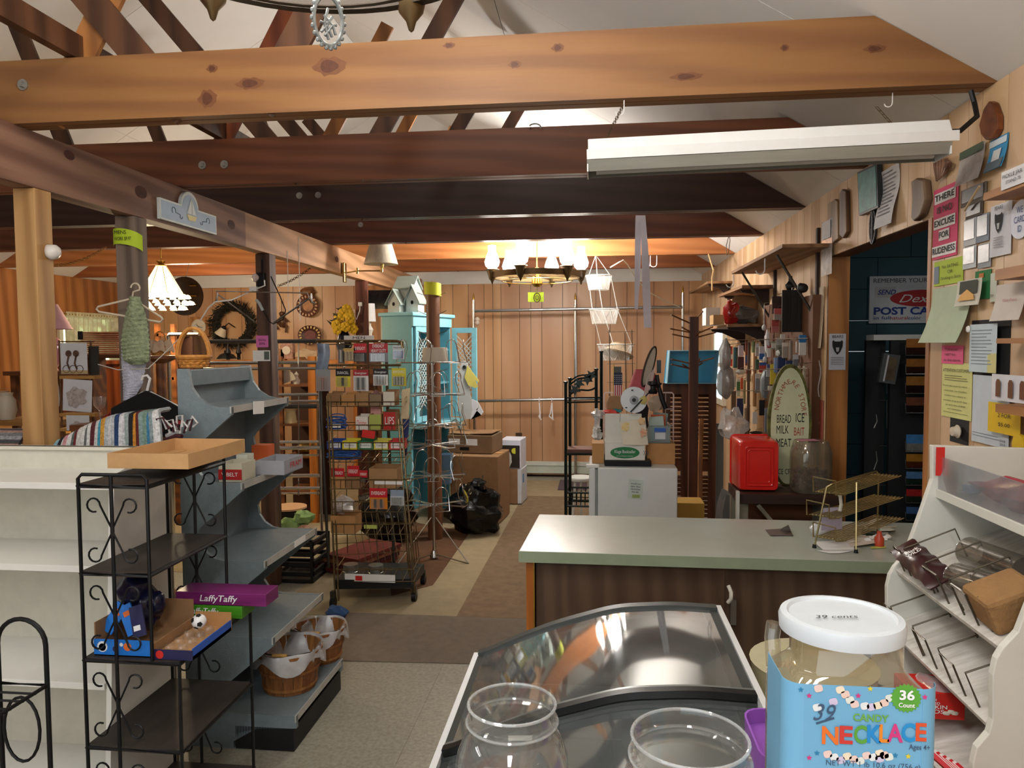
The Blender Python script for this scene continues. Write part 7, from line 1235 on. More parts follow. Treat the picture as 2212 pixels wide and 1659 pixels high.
MB().fr(o2,dx_,ZA,dy_,[(.03,0),(Lc - .02,0),(Lc - .02,.055),(.03,.055)],.03,.05).build('rail',bw,t); MB().fr(o2,dx_,ZA,dy_,[(.03,.86),(Lc - .02,.86),(Lc - .02,.871),(.03,.871)],.0,.05).build('rail',bw,t); MB().fr(o2,dx_,ZA,dy_,[(.03,.06),(Lc - .02,.06),(Lc - .02,.86),(.03,.86)],Wd - .08,Wd - .06).build('back_panel',dw,t)
q = P(1573,1283,y=A.y + .0); MB().tube([q + ZA * .03,q + V((.008,-.012,.01)),q + V((.008,-.012,-.012)),q - ZA * .03],.007,8).build('pull_handle',plain('#d9d6c8',.3),t); q = P(1582,1318,y=A.y + .03); MB().bx(q.x - .008,q.x + .012,A.y + .02,A.y + .045,q.z - .05,q.z + .04).build('latch_plate',stl,t)
zc_ = .911; CP = lambda px,py,h=0: P(px,py,z=zc_ + h)
gw = mat('gilt_wire','#a99a6c',.3,.8,var=.2); t = T('wire_tier_stand','brassy three tier wire stand standing on the right of the counter','rack',CP(1805,1186)); f1,f2 = CP(1759,1183),CP(1849,1194); yv = f1.y
W_ = lambda px,py,d=0: P(px,py,y=yv + d)
m = MB().tube([f1,W_(1783,1065),W_(1786,1052),W_(1796,1046),W_(1893,1018,.22),W_(1898,1024,.22),V((W_(1896,1100,.22).x,yv + .22,zc_))],.0035,6).tube([f2,W_(1850,1042)],.0035,6); m.build('frame',gw,t)
for (xl,yl),(xr,yr) in (((1762,1062),(1886,1022)),((1748,1112),(1890,1068)),((1762,1160),(1892,1112))):
    m = MB(); a = W_(xl,yl,.05); b = W_(xr,yr,.22); o_ = V((.0105,-.006,0))
    for k in range(9): m.tube([a + o_ * k,b + o_ * k],.0022,5)
    for q in (a.lerp(b,.04),a.lerp(b,.96)): m.tube([q - ZA * .003,q + o_ * 8 - ZA * .003],.003,5)
    m.tube([a + o_ * 8,a + o_ * 8 + V((-.03,-.01,.0)),a + o_ * 8 + V((-.032,-.01,.05)),a + V((-.01,0,.055)),a + V((-.008,0,0))],.003,5); m.build('tier',gw,t)
for q in (f1,f2): MB().lathe(q,[(.0001,0),(.008,0),(.006,.012),(.0001,.012)],10).build('foot',blk,t)
def litter(pts,col,lb,name='paper_scrap',cat='paper',curl=.0,h0=.0):
    P4 = [CP(*q) for q in pts]; S(name,MB().sheet(lambda u,v: (P4[0].lerp(P4[1],u)).lerp(P4[3].lerp(P4[2],u),v) + ZA * (.002 + h0 + curl * u * v),4,4,.0008),plain(col,.8),lb,cat)
litter(((1764,1190),(1848,1190),(1815,1196),(1790,1196)),'#d8d6d4','white leaflet under the front of the wire stand',curl=.0); litter(((1757,1172),(1842,1168),(1846,1190),(1778,1190)),'#dcdad8','large white leaflet lying under the wire stand',h0=.002)
litter(((1820,1163),(1885,1160),(1900,1180),(1838,1184)),'#cdbfb4','pinkish printed leaflet right of the wire stand',h0=.003,curl=.01); litter(((1860,1138),(1890,1122),(1905,1132),(1872,1142)),'#c2c2b4','curled pale receipt at the back of the litter',curl=.02,h0=.002); litter(((1903,1134),(1935,1146),(1922,1156),(1900,1148)),'#c9c8be','small white folded slip near the candy rack',curl=.015); litter(((1880,1182),(1912,1180),(1915,1184),(1882,1186)),'#b9bc5a','yellow green strip of paper near the candy rack'); litter(((1653,1145),(1704,1142),(1714,1158),(1664,1158)),'#5a4a40','dark brown folder lying flat on the counter','folder','folder')
litter(((1686,1150),(1703,1141),(1708,1152),(1686,1153)),'#3b342e','dark triangular flap on the brown folder','folder_flap','folder',h0=.012)
m = MB(); rr = random.Random(9)
for i in range(16): a = CP(1780 + rr.uniform(0,110),1140 + rr.uniform(0,40)); m.tube([a + ZA * .008,a + V((rr.uniform(.03,.12),rr.uniform(-.03,.03),.008 + rr.random() * .01))],.003,5)
S('straws',m,plain('#c9bfae',.6),'scattered paper straws under the wire stand','straw')['kind'] = 'stuff'
c = CP(1772,1158); S('white_cup',MB().blob(c + ZA * .025,(.042,.035,.028),16,.06,4),plain('#c9cccb',.3),'crumpled translucent white cup under the left of the wire stand','cup'); c = CP(1796,1150); S('lilac_card',MB().sheet(lambda u,v: W_(1775 + 48 * u,1098 + 48 * v,.06) + YA * .02 * u,4,4,.002),plain('#aaa2b4',.6),'lilac grey plastic sleeve hanging inside the wire stand','sleeve'); S('white_loop',MB().tube([W_(1805,1062,.05),W_(1815,1072,.05),W_(1817,1090,.05),W_(1814,1104,.05)],.006,6),plain('#c9c6b8',.5),'white plastic loop hanging in the wire stand','loop')
c = CP(1899,1180); S('red_bottle',MB().lathe(c,[(.0001,0),(.016,0),(.017,.03),(.008,.045),(.008,.055),(.0001,.055)],14),plain('#b5442c',.3),'small orange red bottle at the end of the counter','bottle'); S('marker_pen',MB().cyl(CP(1868,1150,.01),CP(1905,1154,.01),.009).cyl(CP(1862,1149,.01),CP(1870,1150,.01),.012),plain('#2f3a2a',.4),'dark green marker lying beside the litter','pen')
m = MB()
for k in range(6): q = CP(1874 + 9 * k,1172 - 4 * (k % 3)); m.blob(q + ZA * .008,(.012,.01,.009),8,.2,k)
S('tissue_wads',m,paper,'small wads of white tissue near the candy rack','tissue')['kind'] = 'stuff'
# ================================================================== back room through the opening
lamp('back_room_fill','POINT',(2.3,3.3,2.3),5,(1,.95,.88),.15)  # added fill lamp so the back room reads, no fixture modelled
sy_ = 4.975; q = lambda px,py: P(px,py,y=sy_); a,b = q(1879,597),q(2092,697); t = T('post_card_sign','white sign with red oval advertising post cards on the teal wall','sign',V(((a.x + b.x) / 2,sy_,b.z))); MB().bx(a.x,b.x,sy_,sy_ + .012,b.z,a.z).build('board',plain('#d2d6da',.6),t)
sblue = plain('#1d3a8a',.6); sred = plain('#b5282c',.6); cy = sy_ - .001
def st(s,px,py,h,w,m,**k): text(t,s,V((q(px,py).x,cy,q(px,py).z)),XA,ZA,h,m,align='L',width=w,**k)
kx = 4.95 / 1600
st('REMEMBER YOUR FRIENDS',1886,607,.027,160 * kx,plain('#3a3a40',.6)); MB().bx(q(1890,620).x,q(1936,620).x,cy - .0,sy_ - .0002,q(1900,643).z,q(1900,620).z).build('send_box',plain('#c4c4c2',.6),t); st('SEND',1895,632,.03,36 * kx,sblue,shear=.3,bold=.02)
c = q(1990,644); MB().lathe(V((c.x,cy,c.z)),[(.0001,0),(61 * kx,0),(61 * kx,.001),(.0001,.001)],36,M=Matrix.Rotation(pi / 2,3,'X') @ Matrix.Diagonal((1,.28,1))).build('red_oval',sred,t); cy -= .002; st('Dexter',1939,646,.05,98 * kx,paper,shear=.45)
st('POST CARDS',1886,673,.045,156 * kx,sblue,bold=.03); st('in full',1886,687,.022,33 * kx,sblue); st('natural',1921,687,.022,35 * kx,sred); st('color',1961,687,.022,25 * kx,sblue)
pyr = 4.45; q = lambda px,py,d=0: P(px,py,y=pyr + d); a,b = q(1897,728),q(2030,1128); t = T('postcard_rack','black pegboard postcard spinner rack in the dark back room','rack',V(((a.x + b.x) / 2,pyr,0))); dkm = plain('#1a1d1f',.6)
MB().bx(q(1945,0).x,b.x,pyr + .03,pyr + .06,.1,q(1900,735).z).bx(q(1900,0).x,q(1944,0).x,pyr + .10,pyr + .13,.1,q(1900,735).z).bx(q(1960,0).x,b.x - .05,pyr + .0601,pyr + .2,0,.1).build('panel',dkm,t); MB().bx(q(1905,0).x,b.x,pyr + .02,pyr + .14,q(1900,735).z,q(1900,723).z).build('top_cap',plain('#c9c9c4',.5),t)
cw = mat('card_wire','#9a9a98',.35,.8)
for k,(y0,y1,c1,c2,lb) in enumerate(((732,766,'#b5763a','#3a1a12','sunset postcard in the top pocket of the black rack'),(775,806,'#a86f34','#3a1f12','sunset postcard in the second pocket of the black rack'),(813,848,'#b07a3a','#2a1710','sunset postcard in the third pocket of the black rack'),(858,890,'#7a4a34','#241a18','brown building postcard in the fourth pocket'),(938,974,'#4a86c4','#8d8d86','blue sky and rock postcard in the sixth pocket'),(980,1010,'#b07c2c','#5a2a18','orange sunset postcard in the seventh pocket'),(1018,1046,'#5a86b8','#22362a','blue lake postcard in the eighth pocket'),(1056,1084,'#b5302e','#2c3428','red flower postcard in the ninth pocket'),(1094,1122,'#4a6ea4','#24303a','blue postcard in the lowest pocket'))):
    a,b = q(1956,y0),q(2018,y1); h = a.z - b.z; tt = T('postcard',lb,'postcard',V(((a.x + b.x) / 2,pyr - .01,b.z)),'postcards in the black rack'); MB().bx(a.x,b.x,pyr - .012,pyr - .010,b.z,b.z + h * .45).build('lower_print',mat('pc_' + c2[1:],c2,.3,var=.3,scale=30),tt); MB().bx(a.x,b.x,pyr - .012,pyr - .010,b.z + h * .45,a.z).build('upper_print',mat('pc_' + c1[1:],c1,.3,var=.2,scale=20),tt)
    MB().tube([(a.x - .006,pyr - .018,b.z + h * .6),(a.x - .004,pyr - .02,b.z - .004),(b.x,pyr - .02,b.z - .004)],.0028,5).tube([(a.x + .03,pyr - .018,b.z),(a.x + .03,pyr + .03,b.z)],.002,4).build('pocket_wire',cw,t)
for y0,y1 in ((770,850),(865,925),(963,1010),(1048,1098)):
    m = MB()
    for px in (1916,1931): m.tube([q(px,y0,.08),q(px,y1,.08)],.002,4)
    m.tube([q(1900,y0,.08),q(1950,y0,.08)],.002,4).tube([q(1916,y1,.08),q(1931,y1,.08)],.002,4); m.build('pocket_wire',cw,t)
for y0,y1 in ((895,925),(975,1015)): MB().tube([q(1888,y1,.1),q(1895,(y0 + y1) / 2,.1),q(1893,y0,.1)],.004,5).build('side_clip',cw,t)
a,b = q(1895,765,-.05),q(1944,828,-.05); t = T('card_case','clear framed card case tilted at the left of the postcard rack','case',V(((a.x + b.x) / 2,pyr - .05,b.z))); Mx = Matrix.Rotation(.16,3,'Y'); c = (a + b) / 2; w,h = .09,(a.z - b.z)
MB().box(c,(w,.03,h),M=Mx).build('case',plain('#5b5f60',.25),t); MB().box(c + Mx @ V((-.02,-.017,0)),(.008,.004,h * .9),M=Mx).build('bright_edge',plain('#d8dadc',.2),t); MB().box(c + Mx @ V((.01,-.0165,0)),(w * .5,.002,h * .8),M=Mx).build('picture',mat('case_pic','#7a6a54',.3,var=.3,scale=20),t)
bear_t = None
def bearflyer(t,c,U,W,N,s):
    text(t,'BEARS',c + W * s * .78 + N * .0012,U,W,s * .16,ink,width=s * .62); m = MB(); f = lambda x,y: c + U * x * s + W * y * s + N * .0015
    m.add([f(x,y) for x,y in ((-.3,.5),(-.24,.58),(-.15,.5),(.15,.5),(.24,.58),(.3,.5),(.28,.2),(.16,-.1),(.0,-.28),(-.16,-.1),(-.28,.2))],[tuple(range(11))[::1]]); m.build('bear_head',mat('bear_black','#26262a',.7,var=.4,scale=90),t); m = MB()
    m.add([f(x,y) + N * .0006 for x,y in ((-.1,.15),(.1,.15),(.06,-.1),(-.06,-.1))],[(0,1,2,3)]); m.build('bear_muzzle',plain('#b9b9ba',.7),t); m = MB()
    for k in range(5): m.add([f(x,y) for x,y in ((-.36,-.42 - .1 * k),(.36,-.42 - .1 * k),(.36,-.45 - .1 * k),(-.36,-.45 - .1 * k))],[(0,1,2,3)])
    m.build('text_lines',plain('#85858a',.7),t)
yj = OY1 - .004; t = card('bear_flyer',1791,721,1826,799,yj,plain('#c9cbd2',.7),'white bear flyer on the far jamb of the dark doorway','flyer'); a,b = P(1791,721,y=yj),P(1826,799,y=yj); bearflyer(t,(a + b) / 2 + ZA * .01 - YA * .003,XA,ZA,-YA,.095)
# ================================================================== right wall papers and carvings
XW = XR - .0135
def wcard(name,px0,py0,px1,py1,col,lb,cat='note',lines=(),curl=.0,d=.0,wave=0,th=.0015,group=None,roll=0):
    x = XW - d; pc = (px0 + px1) / 2; a,b = P(px0,py0,x=x),P(px1,py1,x=x); zt,zb = P(pc,py0,x=x).z,P(pc,py1,x=x).z; yl,yr = P(px0,(py0 + py1) / 2,x=x).y,P(px1,(py0 + py1) / 2,x=x).y; w,h = yl - yr,zt - zb; c = V((x,(yl + yr) / 2,(zt + zb) / 2))
    t = T(name,lb,cat,V((x,c.y,zb)),group); f = lambda u,v,e=0: c + V((-e - curl * (1 - v) ** 2 - wave * sin(v * 7) * .5 - wave * .5,-(u - .5) * w,(v - .5) * h + roll * (u - .5)))
    mm = col if not isinstance(col,str) else plain(col,.75); MB().sheet(f,4,10,-th).build('sheet',mm,t)
    for L_ in lines:
        s,u,v,hh,ww = L_[:5]; text(t,s,f(u,v,th + .0015 + wave * .6),-YA,ZA,hh * h,L_[5] if len(L_) > 5 else ink,width=ww * w)
    return t,f,w,h
def wpanel(f,u0,v0,u1,v1,e,col,t,name='print'): MB().add([f(u0,v0,e),f(u1,v0,e),f(u1,v1,e),f(u0,v1,e)],[(0,1,2,3)]).build(name,col if not isinstance(col,str) else plain(col,.7),t)
def ruled(f,t,u0,u1,v0,v1,n,col='#7d7d84'):
    m = MB()
    for i in range(n): v = v0 + (v1 - v0) * i / max(n - 1,1); e = u1 - (u1 - u0) * (.25 if i % 3 == 2 else .05 * (i % 2)); m.add([f(u0,v,.0028),f(e,v,.0028),f(e,v + (v1 - v0) / n * .35,.0028),f(u0,v + (v1 - v0) / n * .35,.0028)],[(0,1,2,3)])
    m.build('text_lines',plain(col,.7),t)
# carvings and boards over the doorway
def wprism(name,pts,d0,d1,mt,lb,cat,bevel=0,group=None): x = XW - d0; return S(name,MB().fr((x,0,0),-YA,ZA,-XA,[(-P(*p,x=x).y,P(*p,x=x).z) for p in pts],0,d1),mt,lb,cat,group,bevel)
t = T('chalk_board','turquoise board in a thin dark frame above the doorway','picture',P(1888,465,x=XW)); x = XW - .005; FR = [(-P(*p,x=x).y,P(*p,x=x).z) for p in ((1862,372),(1905,352),(1908,448),(1866,466))]
MB().fr((x,0,0),-YA,ZA,-XA,FR,0,.022).build('frame',plain('#2c3236',.4),t); cx_,cz_ = sum(p[0] for p in FR) / 4,sum(p[1] for p in FR) / 4; MB().fr((x,0,0),-YA,ZA,-XA,[(cx_ + (p[0] - cx_) * .9,cz_ + (p[1] - cz_) * .9) for p in FR],.0221,.024).build('turquoise_panel',mat('turquoise_wash','#5d9a98',.4,var=.25,scale=14),t)
t,f,w,h = wcard('paper_list',1906,362,1944,488,'#c9cbd0','long curled white list hanging above the doorway','paper',curl=.03,wave=.01); ruled(f,t,.12,.85,.2,.92,12)
wprism('cutting_board',[(1795,440),(1810,430),(1816,434),(1818,515),(1806,524),(1794,522)],.0,.018,wood('old_board','#8a7152','#6a543a','z'),'old wooden cutting board on the wall left of the turquoise board','board',.004)
wprism('paddle_board',[(1822,418),(1828,408),(1836,412),(1838,500),(1830,515),(1822,508)],.0,.022,wood('dark_paddle','#6d4f34','#4b3321','z'),'narrow dark wooden paddle right of the old cutting board','board',.005)
c = P(1886,489,x=XW - .01); t = T('iron_trivet','black oval cast iron trivet under the turquoise board','trivet',c - ZA * .08); m = MB(); ra,rb = .036,.078
m.tube([c + V((0,ra * cos(a),rb * sin(a))) for a in [2 * pi * i / 26 for i in range(26)]],.006,6,True)
for k in range(-4,5): z = rb * k / 5; yw_ = ra * (1 - (k / 5) ** 2) ** .5; m.tube([c + V((0,yw_,z)),c + V((0,.004,z + .008)),c + V((0,-yw_,z))],.004,5)
m.tube([c + V((-.003,0,-rb)),c + V((-.003,0,rb))],.006,6); m.build('casting',blk,t)
wprism('driftwood_carving',[(1984,392),(1996,384),(2012,388),(2016,430),(2006,462),(2000,470),(1990,478),(1984,470),(1986,430)],.0,.03,wood('driftwood','#7d6650','#574433','z'),'weathered driftwood carving hanging right of the long list','carving',.006)
t = T('carved_fish','brown carved wooden fish ornament under the end of the strip light','carving',P(2035,392,x=XW)); m = MB(); wd_ = wood('fish_wood','#8d6a58','#5e4236','z')
for k in range(5): m.tube([P(2018 + 7 * k,342 + 2 * (k % 2),x=XW - .012),P(2022 + 6 * k,362,x=XW - .02),P(2024 + 3 * k,392 - 3 * k,x=XW - .015)],[.004,.009,.004],6)
m.tube([P(2042,345,x=XW - .02),P(2052,352,x=XW - .03),P(2050,362,x=XW - .02)],.006,6); m.build('body',wd_,t)
wprism('wood_slice',[(2132,290),(2128,270),(2138,235),(2150,218),(2158,222),(2168,250),(2168,278),(2158,298),(2142,302)],.002,.02,mat('bark_slice','#8a4a20',.35,var=.5,scale=12,col2='#4a2410'),'varnished oval wood slice plaque high on the right wall','plaque',.003)
t,f,w,h = wcard('bag_of_trinkets',2074,318,2126,394,film,'clear bag with a dark green header on the right wall','bag',curl=.02,d=.012); wpanel(f,.02,.78,.98,1.0,.004,'#4a5a48',t,'header'); wpanel(f,.1,.05,.9,.6,-.006,'#9a7a58',t,'contents')
t,f,w,h = wcard('blue_poster',2139,296,2177,366,'#3a8fc0','small blue poster of a white sail above the handwritten card','poster',curl=.02,d=.003); wpanel(f,.02,.0,.98,.3,.0025,'#5a6a74',t); wpanel(f,.3,.28,.75,.62,.0028,'#d2d6d6',t,'sail'); wpanel(f,.0,.75,.98,.95,.0025,'#d0dce4',t,'cloud')
# ledge shelves at the right edge
lg = wood('ledge_pine','#b5804a','#946234','y',.5)
def ledge(px0,py0,py1,dep,lb,yn=1.6): p = P(px0,py1,x=XW - dep); zt_ = P(px0,py0,x=XW - dep).z; return S('ledge',MB().bx(XW - dep,XW - .001,yn,p.y,p.z,zt_),lg,lb,'shelf','pine ledges on the right wall')
ledge(2124,418,434,.10,'top pine ledge on the right wall under the handwritten card'); ledge(2149,583,606,.10,'second pine ledge on the right wall beside the sun print'); ledge(2152,731,742,.08,'thin pine ledge crossing the framed certificate'); ledge(2150,872,890,.10,'lowest pine ledge above the yellow sign')
t,f,w,h = wcard('handwritten_card',2163,362,2216,402,'#dfe0e4','white handwritten card standing on the top pine ledge','card',[('PICKLE JAR',.5,.66,.2,.8),('STAND 75',.55,.32,.18,.6)],d=.105)
t,f,w,h = wcard('rude_sign',2016,402,2068,556,'#e0527c','pink poster with black lettering about no excuse, curling at the top','poster',[],curl=-.0,d=.004); wht_ = plain('#e8e4e6',.6)
for s,v,hh,ww,bg in (('THERE',.86,.085,.8,1),('IS NO',.685,.09,.62,0),('EXCUSE',.50,.085,.82,1),('FOR',.325,.08,.4,1),('RUDENESS',.11,.085,.92,1)):
    if bg: wpanel(f,.5 - ww * .54,v - .075,.5 + ww * .54,v + .075,.0025,wht_,t,'white_strip')
    text(t,s,f(.5,v,.0035),-YA,ZA,hh * h,ink,width=ww * w,bold=.02)
t,f,w,h = wcard('lime_note',2018,560,2080,614,'#b5cc4a','lime handwritten note under the pink poster','note',[('No EATING',.6,.72,.13,.55),('OR',.6,.5,.12,.18),('Drinking in Store',.62,.26,.12,.68)],d=.003); wpanel(f,.02,.1,.2,.8,.0025,'#7d8a9a',t,'grey_tape')
t,f,w,h = wcard('scroll_paper',2014,618,2098,740,'#b9c9ad','long pale green paper curling out below the lime note','paper',curl=.05,d=.004)
def photo(px0,py0,px1,py1,lb,c1='#c4c8cc',c2='#3a3c40',d=.006): t,f,w,h = wcard('photograph',px0,py0,px1,py1,c1,lb,'photograph',d=d,group='snapshots on the right wall'); wpanel(f,.08,.22,.92,.94,.0028,mat('photo_' + c2[1:],c2,.3,var=.6,scale=26,col2='#1c1c1e'),t,'image')
photo(2082,472,2108,530,'black and white snapshot left of the shiny snapshots'); photo(2080,532,2108,580,'pale washed out snapshot below the black and white one','#c9d0d4','#aab4bc'); photo(2110,462,2136,522,'glossy dark blue snapshot beside the bear flyer','#8a93a0','#4a5058'); photo(2112,526,2140,578,'grey snapshot of people below the glossy one','#9aa0a6','#5a5c60'); photo(2076,402,2130,440,'dark truck photograph at the top of the snapshots','#6a625a','#3a3632'); photo(2086,440,2122,470,'dark sepia photograph under the truck photograph','#5a5048','#33302c')
S('straw_stick',MB().tube([P(2116,402,x=XW - .03),P(2084,455,x=XW - .02)],.004,5),plain('#d0b184',.6),'thin straw stick slanting over the snapshots','stick')
t,f,w,h = wcard('bear_flyer',2139,440,2184,552,'#d4d5dc','white bear flyer among the snapshots on the right wall','flyer',d=.008); bearflyer(t,f(.48,.56,.004),-YA,ZA,-XA,w * .62)
c = P(2205,474,x=XW - .006); t = T('round_sticker','round blue and white sticker at the right edge of the wall','sticker',c - ZA * .06); MB().lathe(c,[(.0001,0),(.058,0),(.058,.002),(.0001,.002)],26,M=Matrix.Rotation(-pi / 2,3,'Y')).build('disc',plain('#d0d4e2',.5),t); text(t,'WE\nCARD\nID',c - XA * .003,-YA,ZA,.02,plain('#3a4f8a',.6),width=.06)
t,f,w,h = wcard('green_banner',2106,584,2140,646,'#2f7a46','green cloth banner with an orange spot behind the booklet','banner',d=.003); wpanel(f,.3,.75,.6,.9,.0025,'#c87a34',t,'orange_spot')
t,f,w,h = wcard('tent_booklet',2068,604,2118,660,'#d4d2c4','booklet with a yellow tent on the cover','booklet',d=.03,curl=.01,th=.004); wpanel(f,.2,.45,.95,.95,.006,'#3a4034',t,'forest'); MB().add([f(.2,.2,.0075),f(.92,.2,.0075),f(.85,.4,.0075),f(.55,.62,.0075),f(.28,.42,.0075)],[(0,1,2,3,4)]).build('tent',plain('#d9a24a',.6),t)
t,f,w,h = wcard('print_sheet',2139,590,2152,652,'#cfd4c6','narrow pale print sheet beside the green banner','paper',d=.01,lines=[('TRY',.5,.2,.1,.6)])
t,f,w,h = wcard('blank_sheet',2152,612,2216,692,'#d0c8c0','blank cream sheet below the second pine ledge','paper',d=.02,curl=.02,lines=[('Wet Paint',.55,.55,.09,.5,plain('#c98a90',.7))])
t = T('framed_certificate','black framed certificate with a paper clip on the right wall','picture',P(2140,815,x=XW)); t2,f,w,h = wcard('x',2098,690,2182,812,'#15171a','x','x',th=.018); 
for ch_ in list(t2.children): ch_.parent = t; ch_.location = V(t2['_w']) - V(t['_w']); ch_.name = 'frame'
bpy.data.objects.remove(t2); wpanel(f,.12,.06,.84,.92,.0195,'#c4d4dc',t,'document'); ruled(lambda u,v,e: f(u,v,.0205),t,.18,.72,.2,.8,11,'#8a98a4'); wpanel(f,.62,.06,.84,.4,.0202,'#d0c98a',t,'yellow_corner'); MB().lathe(f(.1,.84,.022),[(.0001,0),(.012,0),(.01,.004),(.0001,.006)],12,M=Matrix.Rotation(-pi / 2,3,'Y')).build('paper_clip',paper,t)
t,f,w,h = wcard('pink_note',2034,746,2080,786,'#e2608c','pink handwritten note above the yellow notice','note',[('Tobacco',.5,.78,.14,.6),('NOT for',.45,.5,.14,.5),('in the store',.55,.2,.14,.75)],d=.005)
t,f,w,h = wcard('customer_notice',2034,784,2099,904,'#d6d68c','pale yellow attention customers notice on the right wall','notice',[('ATTENTION CUSTOMERS',.52,.86,.055,.9),('Persons who return for refund',.48,.58,.028,.8),('used-state merchandise',.5,.49,.028,.75),('retailers are subject to',.5,.4,.028,.72),('penalties of up to 93 days',.5,.31,.028,.78),('jail and a fine of $500',.52,.23,.028,.66),('and restitution.',.5,.16,.028,.5)],d=.003); ruled(f,t,.12,.9,.68,.76,3,'#6a6a44'); wpanel(f,.1,.09,.92,.095,.0025,ink,t,'rule')
t = T('thermostat_dial','cream dial on a black panel at the right of the doorway','dial',P(2070,958,x=XW)); t2,f,w,h = wcard('x',2052,905,2092,958,'#141416','x','x',th=.006)
for ch_ in list(t2.children): ch_.parent = t; ch_.location = V(t2['_w']) - V(t['_w']); ch_.name = 'black_plate'
bpy.data.objects.remove(t2); MB().lathe(f(.58,.5,.007),[(.0001,0),(.022,0),(.024,.004),(.018,.01),(.016,.022),(.0001,.024)],20,M=Matrix.Rotation(-pi / 2,3,'Y')).build('dial',plain('#d8ccb8',.35),t)
t,f,w,h = wcard('form_sheet',2100,812,2180,962,'#c8d2dc','large pale blue form hanging behind the yellow sign','paper',[('2018',.88,.1,.035,.14),('2019',.88,.05,.035,.14)],d=.008); ruled(f,t,.05,.8,.1,.14,2,'#6a7480')
t,f,w,h = wcard('plastic_caddy',2142,810,2216,868,'#dcdce2','white plastic caddy with arched slots at the right edge','caddy',d=.04,th=.004)
for u in (.25,.62,.95): MB().add([f(u - .07,.15,.0055),f(u + .07,.15,.0055),f(u + .07,.7,.0055),f(u + .035,.82,.0055),f(u - .035,.82,.0055),f(u - .07,.7,.0055)],[tuple(range(6))]).build('slot',plain('#6e4226',.7),t)
t,f,w,h = wcard('yellow_sign',2134,872,2204,938,'#e0b81c','bright yellow handwritten sign hanging under the lowest ledge','sign',[('2 FOR',.55,.6,.14,.4),('$5.00',.55,.3,.12,.36)],d=.03); c = P(2206,960,x=XW - .06); S('yellow_disc',MB().lathe(c,[(.0001,0),(.03,0),(.03,.01),(.0001,.01)],20,M=Matrix.Rotation(-pi / 2,3,'Y')),plain('#e0b81c',.7),'round yellow tag at the right edge below the yellow sign','tag')
# papers between pegboard and doorway
t,f,w,h = wcard('printed_sheet',1752,622,1779,752,'#c9b9a0','tall aged printed sheet beside the doorway','paper',d=.002,curl=.015); wpanel(f,.15,.45,.75,.88,.0028,'#8a9aa8',t,'blue_block'); ruled(f,t,.15,.8,.1,.4,8,'#8a7a68')
t,f,w,h = wcard('receipt_strip',1758,778,1773,856,'#dcdcdc','white till receipt pinned beside the doorway','receipt',d=.002,wave=.012); ruled(f,t,.12,.85,.1,.9,12,'#5a5a60')
t,f,w,h = wcard('red_notice',1752,862,1778,952,'#9a4a38','faded red notice with a white border beside the doorway','notice',d=.002,lines=[('ICE\nCOFFEE',.5,.5,.08,.6,plain('#c98a74',.7))])
t,f,w,h = wcard('hanging_bag',1774,476,1797,594,film,'clear bag with a white label hanging at the corner of the doorway','bag',d=.02); wpanel(f,.1,.66,.9,.98,.004,'#c9ccd2',t,'label'); wpanel(f,.2,.08,.8,.5,-.004,'#6a8f94',t,'contents')
# ================================================================== white candy rack
YFc,YNc = 2.0,1.5; G = lambda px,py,y: (P(px,py,y=y).x,P(px,py,y=y).z)
prof = [G(2014,962,YFc),(1.26,G(2014,962,YFc)[1] - .01),(1.26,.55),G(2088,1720,YNc),G(2092,1640,YNc),G(2100,1605,YNc),G(2126,1575,YNc),G(2134,1545,YNc),G(2134,1450,YNc),G(2142,1415,YNc),G(2156,1392,YNc),G(1955,1200,YFc),G(1990,1105,YFc),G(2014,1035,YFc)]
rk = mat('white_rack_paint','#d6d6cd',.45,var=.05,scale=6); mar = mat('marbled_paper','#dedcd6',.5,var=.14,scale=8,stretch=(1,6,1),col2='#b4b0a8'); t = T('candy_rack','white wooden tiered candy rack with wire dividers at the right edge','rack',(1.0,1.75,.55))
for y in (YFc,YNc - .018): MB().fr((0,y,0),XA,ZA,YA,prof,0,.018).build('end_panel',rk,t,bevel=.002)
BX = 1.12; MB().bx(BX,BX + .012,YNc,YFc,.6,prof[0][1] - .02).build('back_panel',mat('brown_hardboard','#8d6038',.6,var=.1),t); MB().bx(1.2,1.215,YNc,YFc,prof[0][1] - .03,prof[0][1] + .0).build('top_rail',rk,t)
xa,za = G(2022,1056,YFc); xb_,zb1 = G(1934,1230,YFc); xc_,zc1 = G(2128,1560,YNc)
def rshelf(x0,z0,x1,z1,mt,lip=.012,nm='shelf'):
    d = V((x1 - x0,0,z1 - z0)).normalized(); n_ = V((-d.z,0,d.x)); L_ = V((x1 - x0,0,z1 - z0)).length; o_ = V((x0,YNc + .0005,z0)); s = MB().fr(o_,d,n_,YA,[(0,-lip),(L_,-lip),(L_,0),(0,0)],0,YFc - YNc - .001).build(nm,mt,t,bevel=.001); return o_,d,n_,L_
rshelf(xa,za,BX - .002,za,rk,.022); o1,d1,n1,L1_ = rshelf(xb_,zb1,BX - .002,zb1 + .15,mar); o3,d3,n3,L3_ = rshelf(xc_,zc1,BX - .002,zc1 + .15,mar); rshelf(xc_ - .03,zc1 - .17,BX - .002,zc1 - .05,mar)
dwm = mat('divider_wire','#6d6658',.35,.8)
def divider(o_,d,n_,y,s0,s1,h): b = V((o_.x,y,o_.z)); MB().tube([b + d * s0,b + d * s0 + n_ * h,b + d * s1 + n_ * h,b + d * s1],.0022,6).build('divider',dwm,t)
for y in (1.92,1.80,1.68,1.56): divider(o1,d1,n1,y,.02,.15,.075)
for y in (1.93,1.80,1.67,1.55): divider(o3,d3,n3,y,.015,.14,.075)
